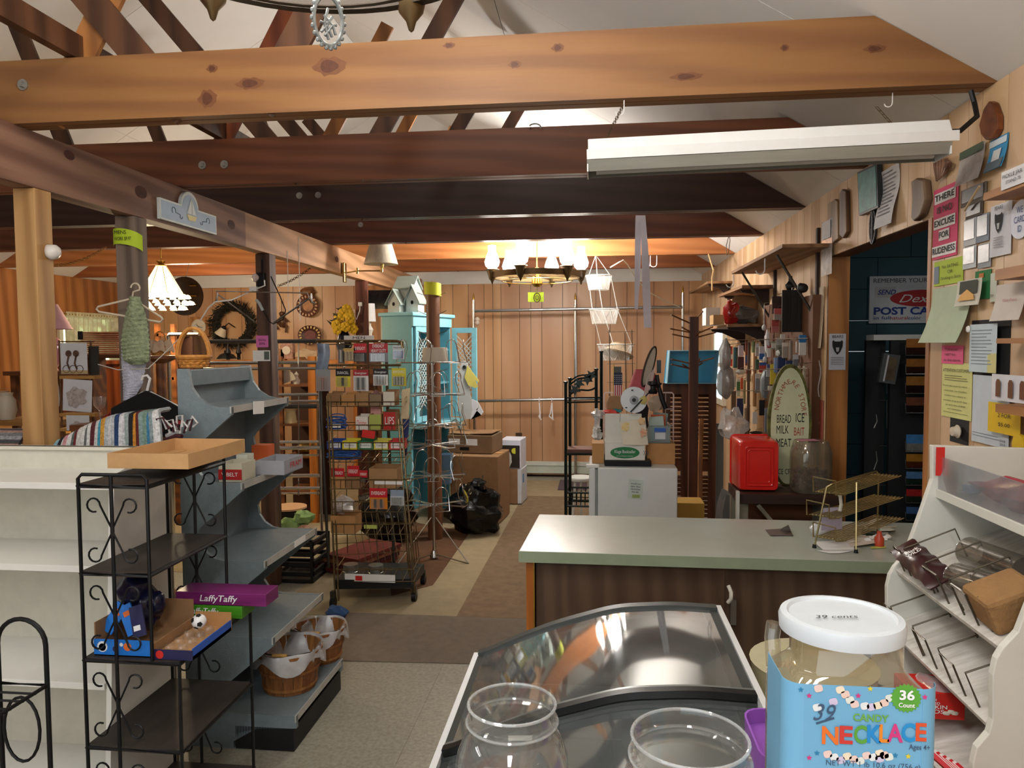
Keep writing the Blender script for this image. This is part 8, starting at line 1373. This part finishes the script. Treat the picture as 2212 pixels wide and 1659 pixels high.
for y0,y1 in ((1.97,1.93),(1.80,1.73),(1.66,1.60)):
    for o_,d,n_ in ((o1,d1,n1),(o3,d3,n3)): b = o_ + d * .012; MB().tube([V((b.x,y0,b.z)),V((b.x,y0,b.z)) + n_ * .07,V((b.x,y1,b.z)) + n_ * .07,V((b.x,y1,b.z))],.0022,6).build('divider',dwm,t)
MB().bx(xa + .004,xa + .007,YNc + .002,YFc - .002,za + .001,za + .085).build('acrylic_front',clearmat('acrylic','#e6e6e8',.08,.05,.22,'#b9bcc0'),t)
MB().fr((0,YFc - .001,0),XA,ZA,-YA,[(prof[0][0] + .001,prof[0][1] - .075),(prof[0][0] + .012,prof[0][1] - .075),(prof[0][0] + .022,prof[0][1] - .055),(prof[0][0] + .022,prof[0][1] - .002),(prof[0][0] + .001,prof[0][1] - .002)],.0185,.0195).build('red_strip',red,t)
S('red_net_bag',MB().blob((xa + .09,1.78,za + .03),(.06,.12,.028),16,.25,4),clearmat('red_net','#d84a5a',.08,.2,.55,'#c04454'),'flat red candy bag lying behind the acrylic front of the candy rack','bag'); S('blue_wrapper',MB().blob((xa + .05,1.92,za + .015),(.02,.03,.012),10,.2,2),plain('#4a86b8',.4),'small blue wrapper behind the acrylic front','candy')
q = V((xa + .055,1.60,za + .002)); t2 = T('squeeze_bottle','tall clear plastic tube with a green cap on the top rack shelf','bottle',q); MB().lathe(q,[(.0001,0),(.022,0),(.018,.13),(.014,.16),(.0125,.16),(.0165,.13),(.02,.004),(.0001,.004)],18).build('tube',clear,t2); MB().lathe(q + ZA * .16,[(.0001,0),(.015,0),(.015,.02),(.0001,.022)],14).build('cap',plain('#4a8f3a',.4),t2)
# jerky bag, tubs, paper bag
q = o1 + d1 * .045 + n1 * .02; q.y = 1.90; t2 = T('jerky_bag','dark maroon snack bag held in the wire dividers of the candy rack','bag',q); mr = mat('maroon_foil','#3f1a1c',.3,var=.25,scale=12); L_ = V((P(1948,1180,y=1.98).x,1.98,P(1948,1180,y=1.98).z)); R_ = V((P(2040,1262,y=1.74).x,1.74,P(2040,1262,y=1.74).z)); ax_ = (R_ - L_); hd = V((.055,.0,.035))
MB().sheet(lambda u,v: L_ + ax_ * u + hd * (v - .5) + V((-.012,0,.014)) * sin(u * pi) * sin(v * pi) + V((0,0,.003 * sin(u * 26))),16,8,.004).build('bag',mr,t2); nrm = ax_.cross(hd).normalized(); nrm = nrm if nrm.x < 0 else -nrm
bw_,bu = -hd.normalized().cross(nrm),hd.normalized(); text(t2,'Black\nWILD',L_ + ax_ * .42 + nrm * .0262,hd.normalized(),-ax_.normalized(),.011,paper,width=.04,bold=.02,space=.9)
def ctub(c,ax,r,L__,lb,name='clear_tub'):
    t2 = T(name,lb,'tub',c,'clear tubs in the candy rack'); Mq = V(ax).normalized().to_track_quat('Z','Y').to_matrix(); MB().lathe(c,[(r,0),(r,L__),(.0001,L__),(.0001,L__ - .002),(r - .002,L__ - .002),(r - .002,0),(r,0)],26,M=Mq).build('tub',clearmat('smoke_tub','#cfcbc4',.08,.08,.18,'#8a857c'),t2); MB().tube([V(c) + Mq @ V((r * cos(a),r * sin(a),0)) for a in [2 * pi * i / 26 for i in range(26)]],.0018,5,True).build('rim',clear,t2); return t2
c = o1 + d1 * .06 + n1 * .035; c.y = 1.76; tt = ctub(c,(.15,-1,.12),.032,.15,'smoky clear tub with a dark label beside the maroon snack bag'); c2 = o1 + d1 * .14 + n1 * .036; c2.y = 1.86; ctub(c2,(.1,-1,.05),.034,.2,'clear tub lying deeper on the same rack shelf')
c = o1 + d1 * .05 + n1 * .03; c.y = 1.575; Mx = Matrix((d1,YA,n1)).transposed(); S('brown_paper_bag',MB().box(c + d1 * .02 + n1 * .012,(.11,.10,.075),M=Mx @ Matrix.Rotation(.1,3,'X')),mat('kraft_paper','#9a7448',.85,var=.12,scale=18,bump=.3),'brown paper bag at the near end of the middle rack shelf','bag',bevel=.01); S('white_label_card',MB().box(c + V((-.035,.075,.0)),(.003,.045,.05),M=Matrix.Rotation(-.5,3,'Y')),plain('#d8d6d0',.6),'white card standing before the brown paper bag','card')
# seed box and candy sticks on the lowest visible shelf
yb_ = 1.72; a,b = P(1998,1553,y=yb_),P(2086,1500,y=yb_); t2 = T('seed_box','red pumpkin seeds box on the lower shelf of the candy rack','box',V(((a.x + b.x) / 2,yb_,a.z))); rb_ = plain('#c8261f',.4); MB().bx(a.x - .03,b.x,yb_,yb_ + .1,a.z,b.z).build('carton',rb_,t2,bevel=.002); kx = yb_ / 1600
for s,px,py,h,w in (('INDIAN',2010,1511,5,24),('SALTED',2014,1519,5,30),('PUMPKIN',2012,1527,8,62),('SEEDS',2014,1537,8,46)): p = P(px,py,y=yb_ - .001); text(t2,s,p,XA,ZA,h * kx,paper,width=w * kx,bold=.01)
m = MB()
for px,py in ((2044,1541),(2054,1538),(2062,1541)): m.blob(P(px,py,y=yb_ - .001),(.008,.0015,.005),8,.1)
m.build('seed_print',plain('#d6cfc0',.6),t2); S('seed_wrap',MB().blob(P(2030,1484,y=1.77),(.055,.045,.02),14,.2,5),film,'clear plastic wrap bulging over the red seed box','bag'); m = MB(); rr = random.Random(4)
for k in range(9): a = P(2008 + 7 * k,1622 + 4 * k,y=1.52 - .004 * k); m.tube([a,a + V((.03,-.05,-.02)),a + V((.07,-.09,-.012))],.008,6,mi=k % 2)
S('candy_stick_bag',m,[mat('candy_red','#c8222e',.35,var=.1),mat('candy_white','#e2d8d8',.35,var=.1)],'bag of red and white candy sticks at the bottom of the candy rack','candy')
S('rack_base',MB().bx(.95,1.26,YNc + .02,YFc - .02,0,.545),plain('#b9b8ae',.6),'plain base carrying the white candy rack','base')
# ================================================================== ice cream freezer with curved sliding glass
y0,y1 = 1.10,2.12; pts_px = ((1036,1414),(1110,1380),(1200,1346),(1330,1311),(1450,1306),(1545,1313)); cp = [P(px,py,y=y1) for px,py in pts_px]
def pz(x):
    for a,b in zip(cp,cp[1:]):
        if x <= b.x: k = (x - a.x) / (b.x - a.x); return a.z + (b.z - a.z) * k
    return cp[-1].z
X0,X1 = cp[0].x,cp[-1].x; NX = 28; fz_ = lambda u: pz(X0 + (X1 - X0) * u)
sm = [sum(fz_(min(1,max(0,i / NX + k * .03))) for k in (-2,-1,0,1,2)) / 5 for i in range(NX + 1)]; fu = lambda u: sm[int(u * NX)] + (sm[min(NX,int(u * NX) + 1)] - sm[int(u * NX)]) * (u * NX - int(u * NX))
fp = lambda u,y,dz=0: V((X0 + (X1 - X0) * u,y,fu(u) + dz)); t = T('ice_cream_freezer','white chest freezer with curved sliding glass lids in the foreground','freezer',((X0 + X1) / 2,(y0 + y1) / 2,0)); few = mat('freezer_enamel','#dcdfe0',.35,var=.03); gask = mat('grey_gasket','#3f4442',.45,var=.1); gask2 = mat('black_gasket','#121414',.4)
zl = cp[0].z - .05; m = MB(); th = .045
for a,b in ((X0 - .02,X0 + .03),(X1 - .03,X1 + .018)): m.bx(a,b,y0,y1 + .01,.03,zl - .02)
m.bx(X0 + .03,X1 - .03,y0,y0 + .03,.03,zl - .02).bx(X0 + .03,X1 - .03,y1 - .02,y1 + .01,.03,zl - .02).bx(X0 + .03,X1 - .03,y0 + .03,y1 - .02,.03,.1); m.build('body',few,t)
MB().bx(X0 + .04,X1 - .04,y0 + .04,y1 - .03,.34,.35).build('liner_floor',mat('frosty_liner','#a9adae',.6,var=.15,scale=5),t)
for y in (y1 - .018,y0): MB().fr((0,y,0),XA,ZA,YA,[(X0 - .0,zl - .03)] + [(X1 - 0,zl - .03)] + [(fp(i / 12,0).x,fp(i / 12,0).z - .03) for i in range(12,-1,-1)],0,.018).build('end_wall',mat('grey_end','#6f7473',.5),t)
MB().fr((X1 + .001,0,0),YA,ZA,XA,[(y0,zl - .03),(y1,zl - .03),(y1,cp[-1].z + .008),(y0,cp[-1].z + .008)],0,.014).build('side_rail',few,t); MB().fr((X0 - .016,0,0),YA,ZA,XA,[(y0,zl - .03),(y1,zl - .03),(y1,cp[0].z + .006),(y0,cp[0].z + .006)],0,.015).build('side_rail',few,t)
def lid(ya,yb,dz,nm):
    g = MB().sheet(lambda u,v: fp(u * .94 + .03,ya + .02 + (yb - ya - .04) * v,dz),28,4,.004).build(nm,clearmat('lid_glass','#c9d0cf',.17,.04,.13,'#aab0b0'),t)  # grey haze in the glass stands in for the ceiling's reflection
    for yy,w_,mm,e in ((ya,.022,gask2,.010),(ya + .0225,.016,mat('grey_frame','#8a908e',.3,.4),.006),(yb - .03,.030,gask,.012)): MB().sheet(lambda u,v: fp(u,yy + w_ * v,dz + e),28,1,-.016).build('frame_bar',mm,g)
    for u0,u1 in ((.0,.035),(.94,.998)): MB().sheet(lambda u,v: fp(u0 + (u1 - u0) * u,ya + .039 + (yb - ya - .07) * v,dz + .004),3,3,-.012).build('frame_bar',gask,g)
lid(1.57,y1 - .005,0,'sliding_lid'); lid(y0 + .02,1.60,-.022,'sliding_lid'); 
MB().box(fp(.28,1.53,-.012),(.07,.02,.001),rz=.12).build('warning_sticker',plain('#c9cbc9',.5),t)
m = MB()
for k in range(4): m.tube([(X0 + .1 + .14 * k,y0 + .05,.62),(X0 + .1 + .14 * k,y1 - .05,.62)],.003,5)
for k in range(7): m.tube([(X0 + .05,y0 + .1 + .14 * k,.62),(X1 - .05,y0 + .1 + .14 * k,.62)],.003,5)
m.build('wire_basket',plain('#b9bcbc',.4),t)
for k,(x,y,c_,lb) in enumerate(((X0 + .36,1.42,'#3a4a9a','blue frozen treat carton inside the freezer'),(X0 + .16,1.9,'#a05a44','reddish carton in the far left of the freezer'),(X0 + .5,1.85,'#d6dad8','white sheet standing inside the far lid of the freezer'))): S('treat_carton',MB().box((x,y,.68),(.16,.1,.1),rz=.2 * k),plain(c_,.5),lb,'carton')
S('cream_pail',MB().lathe((.535,1.86,0),[(.0001,0),(.12,0),(.145,P(1640,1425,y=1.86).z - .01),(.15,P(1640,1425,y=1.86).z),(.0001,P(1640,1425,y=1.86).z + .004)],30),plain('#c6c09c',.5),'cream round lidded pail standing between the freezer and the counter doors','pail')
# ================================================================== front counter, jars, candy jar
zf = .985; S('front_counter',MB().bx(-.5,.62,.45,1.06,zf - .03,zf).bx(-.47,.59,.48,1.03,0,zf - .03),plain('#8f8a80',.6),'front counter under the jars at the bottom edge','counter')
jc = clearmat('jar_clear','#eeeeec',.06,.04,.05,'#d6d8d8')
def jar(px,py,y,rim,body,lb): 
    c = P(px,py,y=y); zt_ = c.z; c = V((c.x,y,zf + .001)); h = zt_ - c.z; t = T('plastic_jar',lb,'jar',c,'open clear jars'); w = .0022
    out = [(.0001,0),(body * .9,0),(body,.012),(body,h - .075),(body * .97,h - .06),(rim * 1.12,h - .04),(rim * .97,h - .032),(rim * .97,h - .024),(rim * 1.05,h - .022),(rim * 1.05,h - .017),(rim * .98,h - .015),(rim * .98,h - .004),(rim,h)]
    MB().lathe(c,out + [(r - w,z) for r,z in out[:0:-1]] + [(.0001,.003)],48).build('jar',jc,t); MB().tube([c + V((rim * cos(a),rim * sin(a),h)) for a in [2 * pi * i / 48 for i in range(48)]],.0018,8,True).tube([c + V((rim * 1.04 * cos(a),rim * 1.04 * sin(a),h - .02)) for a in [2 * pi * i / 48 for i in range(48)]],.0018,6,True).build('rim_bead',clearmat('rim_clear','#eef0f0',.12,.05,.22,'#e2e6e6'),t)
jar(1106,1520,.85,.0515,.0675,'open clear round jar at the bottom left of the freezer'); jar(1490,1592,.74,.0575,.066,'open clear jar at the bottom middle, nearest the camera')
yy = .92; a,b = P(1622,1600,y=yy),P(1790,1600,y=yy); zt_ = P(1660,1584,y=yy).z; c = V(((a.x + b.x) / 2,yy,zf + .001)); t = T('purple_bin','purple plastic bin beside the candy necklace jar','bin',c); w = b.x - a.x; pp = plain('#8a52ae',.4); rg = lambda s,z: [c + V((p[0] * s,p[1] * s,z)) for p in rr_poly(w,.13,.025)]; h = zt_ - c.z
loft([rg(.9,0),rg(1.0,h),rg(.95,h),rg(.93,h - .018),rg(.3,h - .02)]).build('bin',pp,t)
Yc = .742; lidc = P(1811,1322,y=Yc + .008); c = V((lidc.x + .004,Yc,zf + .10)); S('riser_box',MB().bx(c.x - .1,c.x + .1,Yc - .1,Yc + .06,zf + .0005,zf + .099),crd,'cardboard riser box under the candy necklace jar','box'); h = lidc.z - c.z
t = T('candy_necklace_jar','square clear candy necklace jar with a white lid and blue label','jar',c); hw = .0675; hd_ = .050
sq = lambda s,z,rr_=.022,taper=1.0: [V((c.x + p[0] * s,c.y + p[1] * s,c.z + z)) for p in rr_poly(hw * 2,hd_ * 2,rr_,6)]
nseg = 28
def ringmix(k,r,z): 
    out = []
    for p in rr_poly(hw * 2,hd_ * 2,.02,6): a = math.atan2(p[1],p[0]); out.append(V((c.x + p[0] * (1 - k) + r * cos(a) * k,c.y + p[1] * (1 - k) + r * sin(a) * k,c.z + z)))
    return out
jm = clearmat('candy_jar_clear','#ebe6d8',.09,.05,.09,'#cfc8b8'); hs = h - .062
loft([sq(.97,0),sq(1,.01),sq(1,hs - .012),ringmix(.12,.054,hs),ringmix(.8,.053,hs + .012),ringmix(1,.0515,hs + .02),ringmix(1,.0515,h - .014)],capb=False).build('jar',jm,t)
MB().tube([P(1672,1345,y=Yc + .04),P(1668,1375,y=Yc + .04),P(1672,1440,y=Yc + .03)],.008,8).build('grip',jm,t)
lid_ = MB().lathe(V((lidc.x,Yc,lidc.z - .012)),[(.051,-.004),(.0570,-.003),(.0578,.008),(.056,.0125),(.050,.0135),(.048,.0108),(.0001,.0108)],48).build('lid',plain('#c3cace',.4),t); text(t,'39 cents',(lidc.x - .008,Yc - .008,lidc.z + .0003),V((1,.12,0)),V((-.12,1,0)),.008,ink,width=.042,shear=.4)
Yl = Yc - hd_ - .0006; lp = lambda px,py,e=0: P(px,py,y=Yl - e); LT,RB = lp(1700,1476),lp(1992,1466); zt_ = LT.z; zb_ = c.z + .008; lx0,lx1 = c.x - hw - .0005,c.x + hw + .0005
lb_ = mat('label_blue','#6fa9cb',.35,var=.04); m = MB(); m.bx(c.x - hw + .016,c.x + hw - .016,Yl,Yl + .0005,zb_,zt_)
for s in (-1,1):
    m.sheet(lambda u,v: (c.x + s * (hw - .016 + .0166 * sin(u * pi / 2)),Yl + .0166 - .0166 * cos(u * pi / 2),zb_ + (zt_ - zb_) * v),6,1,.0004)
    if s < 0: m.bx(c.x - hw - .0006,c.x - hw - .0001,Yl + .017,c.y + hd_ - .03,zb_,zt_)
m.build('label',lb_,t); k1 = Yl / 1600; lt = lambda s,px,py,hpx,wpx,mm,**k: text(t,s,lp(px,py,.0012),XA,V((0,0,1)) if not k.pop('tilt',0) else V((-.1,0,1)),hpx * k1,mm,width=wpx * k1 if wpx else None,**k)
cols_ = ['#e0702a','#c83a34','#5a9e3a','#1e86c8','#e0862a','#cc3a7c','#1f8ac8','#d2502c']
for i,(ch_,px) in enumerate(zip('NECKLACE',(1793,1826,1858,1886,1908,1933,1962,1988))): lt(ch_,px,1590 - 1.0 * i,37,(34,27,26,30,20,32,28,22)[i],plain(cols_[i],.5),bold=.03,name='letter')
lt('CANDY',1880,1551,15,72,plain('#6aa64a',.5),bold=.03); lt('39',1776,1540,36,46,nv,shear=.35); MB().bar(lp(1763,1563,.001),lp(1802,1551,.001),.0016,.0005,YA).build('underline',nv,t); lt('Ages 4+',1986,1614,11,42,nv,bold=.01); lt('NET WT 1 lb 10.6 oz (756 g)',1885,1652,12,190,nv)
q = lp(1957,1508,.0009); MB().fr(q,XA,ZA,-YA,[((.0118 if i % 2 else .0135) * cos(2 * pi * i / 44),(.0118 if i % 2 else .0135) * sin(2 * pi * i / 44)) for i in range(44)],0,.0004).build('green_badge',plain('#5aa03c',.4),t); text(t,'36',q - YA * .0012 + ZA * .003,XA,ZA,.0085,paper,width=.013,bold=.03); text(t,'Count',q - YA * .0012 - ZA * .006,XA,ZA,.004,paper,width=.014,bold=.02)
stars = ((1748,1503,'#c83a7c'),(1730,1490,'#2a7ca8'),(1854,1503,'#cc3a7c'),(1880,1488,'#d8c83a'),(1998,1506,'#cc3a7c'),(1748,1637,'#c83a7c'),(1765,1627,'#2a7ca8'),(1934,1632,'#2a7ca8'),(1962,1634,'#d8c83a'))
for k,(px,py,c_) in enumerate(stars): MB().add([lp(px,py,.0009) + V(((.0028 if i % 2 else .0013) * sin(2 * pi * i / 10),0,-(.0028 if i % 2 else .0013) * cos(2 * pi * i / 10))) for i in range(10)],[tuple(range(10))]).build('star',plain(c_,.5),t)
pas = ['#e2c8c0','#dde0e0','#cbbfd8','#e6d8c0','#e0c4b8','#d8dcd4']; xs_ = [(1768,1487),(1765,1528),(1800,1516),(1815,1490),(1826,1500),(1836,1512),(1846,1521),(1868,1525),(1882,1527),(1896,1524),(1910,1518),(1922,1508)] + [(1788 + 14 * i,1631 + 5 * (i % 3) - 6 * abs(i - 4) / 4 + 4) for i in range(9)] + [(1900 + 10 * i,1627 + 4 * i) for i in range(3)]
for j in range(6):
    for i,(px,py) in enumerate(xs_):
        if i % 6 == j: MB().fr(lp(px,py,.0006),V((.96,0,.28)),V((-.28,0,.96)),-YA,rr_poly(.0075,.0066,.002,2),0,.0003).build('bead_print',plain(pas[j],.5),t)
# ================================================================== small hanging and standing odds and ends
def cord(name,pts,r,mt,lb,cat,y=None): return S(name,MB().tube([P(a,b,y=c) for a,b,c in pts],r,6),mt,lb,cat)
def chainline(name,p0,p1,sag,lb,mt,n=26):
    m = MB()
    for i in range(n):
        f = lambda t: p0.lerp(p1,t) - ZA * sag * 4 * t * (1 - t)
        a,b = f(i / n),f((i + 1.2) / n); sd = (b - a).cross(ZA if i % 2 else YA).normalized() * .010; m.tube([a + sd,b + sd,b - sd,a - sd],.003,4,True)
    S(name,m,mt,lb,'chain')
cgold = mat('dull_gold_chain','#a5814f',.4,.7,var=.2)
a,b = P(100,572,y=5.9),P(228,534,y=5.9); b.z = min(b.z,ZT + .1); chainline('swag_chain',a,b,.05,'gold swag chain sagging left of the grey post',cgold)
a,b = P(600,618,y=7.12),P(690,596,y=7.12); b.z = ZT + .01; chainline('swag_chain',a,b,.03,'dark swag chain under the tan end of the girder',mat('rusty_chain','#6b5238'))
cord('power_cable',[(1318,578,7.05),(1338,566,7.0),(1346,562,7.0),(1356,572,7.2),(1378,607,7.8),(1400,630,8.3),(1440,652,8.8),(1468,663,8.9)],.006,plain('#d9d0b8',.5),'cream extension cord running down to the right end of the upper back rail','cable')
cord('dry_grass',[(1530,548,7.13),(1535,565,6.9),(1541,584,6.6),(1538,600,6.6),(1538,628,6.6)],.006,plain('#cdb07c',.7),'single dry grass stem dangling under the fifth truss at the right','stem')
m = MB().tube([P(1575,508,y=6.0),P(1569,530,y=6.0),P(1570,552,y=6.0),P(1574,545,y=6.0),P(1577,520,y=6.0),P(1576,508,y=6.0)],.003,5); S('wire_loop',m,mat('gunmetal','#55534e'),'thin dark wire loop hanging from the fourth truss at the right','wire')
q = P(1155,271,y=3.66); S('ring_hook',MB().tube(arc(q - ZA * .01,.03,-.3,2.6,10,XA,ZA,.018),.004,6).tube([q + V((-.025,0,-.005)),V((q.x - .025,3.7,ZT + CH - .01))],.004,6),chrome,'small metal ring hook on top of the second truss','hook')
t = card('rail_sign',743,725,808,735,5.2,paper,'white paper strip lettered men on the rail behind the batteries','sign',[('MEN',.5,.55,.4,ink)])
a,b = P(743,735,y=5.2),P(808,735,y=5.2); MB().tube([a,V((a.x,5.2,0))],.004,5).build('stem',wire,t); MB().tube([b,V((b.x,5.2,0))],.004,5).build('stem',wire,t)
# glass and crockery on the tan table, behind the pale post
q = P(233,915,y=3.9); zt_ = q.z; S('glass_table',MB().bx(q.x - .16,q.x + .09,3.8,4.0,zt_ - .03,zt_).bx(q.x - .14,q.x - .11,3.83,3.86,0,zt_ - .03).bx(q.x + .04,q.x + .07,3.83,3.86,0,zt_ - .03).bx(q.x - .14,q.x - .11,3.94,3.97,0,zt_ - .03).bx(q.x + .04,q.x + .07,3.94,3.97,0,zt_ - .03),wood('table_brown'),'small dark table carrying the glassware behind the striped rug','table')
S('red_glass_bird',MB().blob((q.x,3.9,zt_ + .028),(.03,.022,.026),14,.1,3).blob((q.x + .022,3.9,zt_ + .055),(.014,.012,.014),10,0),mat('ruby_glass','#8a1a1c',.1,var=.1,coat=.5),'ruby red glass bird left of the black garment','figurine')
g = V((q.x - .06,3.92,zt_ + .001)); S('goblet',MB().lathe(g,[(.0001,0),(.03,0),(.028,.004),(.005,.01),(.005,.07),(.03,.1),(.034,.15),(.032,.15),(.027,.1),(.0001,.08)],18),clearmat('crystal','#efe8e4',.08,.05,.1,'#d8ccc4'),'clear crystal goblet beside the ruby glass bird','goblet')
q = P(6,905,y=4.6); S('tan_stand',MB().bx(q.x - .5,q.x + .5,4.5,4.8,q.z - .035,q.z).bx(q.x - .46,q.x - .42,4.55,4.6,0,q.z - .035).bx(q.x + .42,q.x + .46,4.55,4.6,0,q.z - .035).bx(q.x - .46,q.x - .42,4.7,4.75,0,q.z - .035).bx(q.x + .42,q.x + .46,4.7,4.75,0,q.z - .035),wood('table_tan','#b88a52','#8f6636','x'),'tan wooden stand crossing behind the pale left post','stand')
for px,py,mt_,lb,rr_ in ((2,815,'#c9a88a','peach ceramic crock at the far left edge',.07),(14,860,'#cfc4b0','cream ceramic jug at the far left edge',.06)):
    c = P(px,py,y=4.56 if rr_ == .06 else 4.73); c.z = q.z + .001; S('crock',MB().lathe(c,[(.0001,0),(rr_ * .7,0),(rr_,.06),(rr_ * .9,.13),(rr_ * .6,.16),(rr_ * .7,.18),(rr_ * .66,.18),(.0001,.1)],20),plain(mt_,.35),lb,'crock')
for o in bpy.data.objects:
    if '_w' in o: del o['_w']
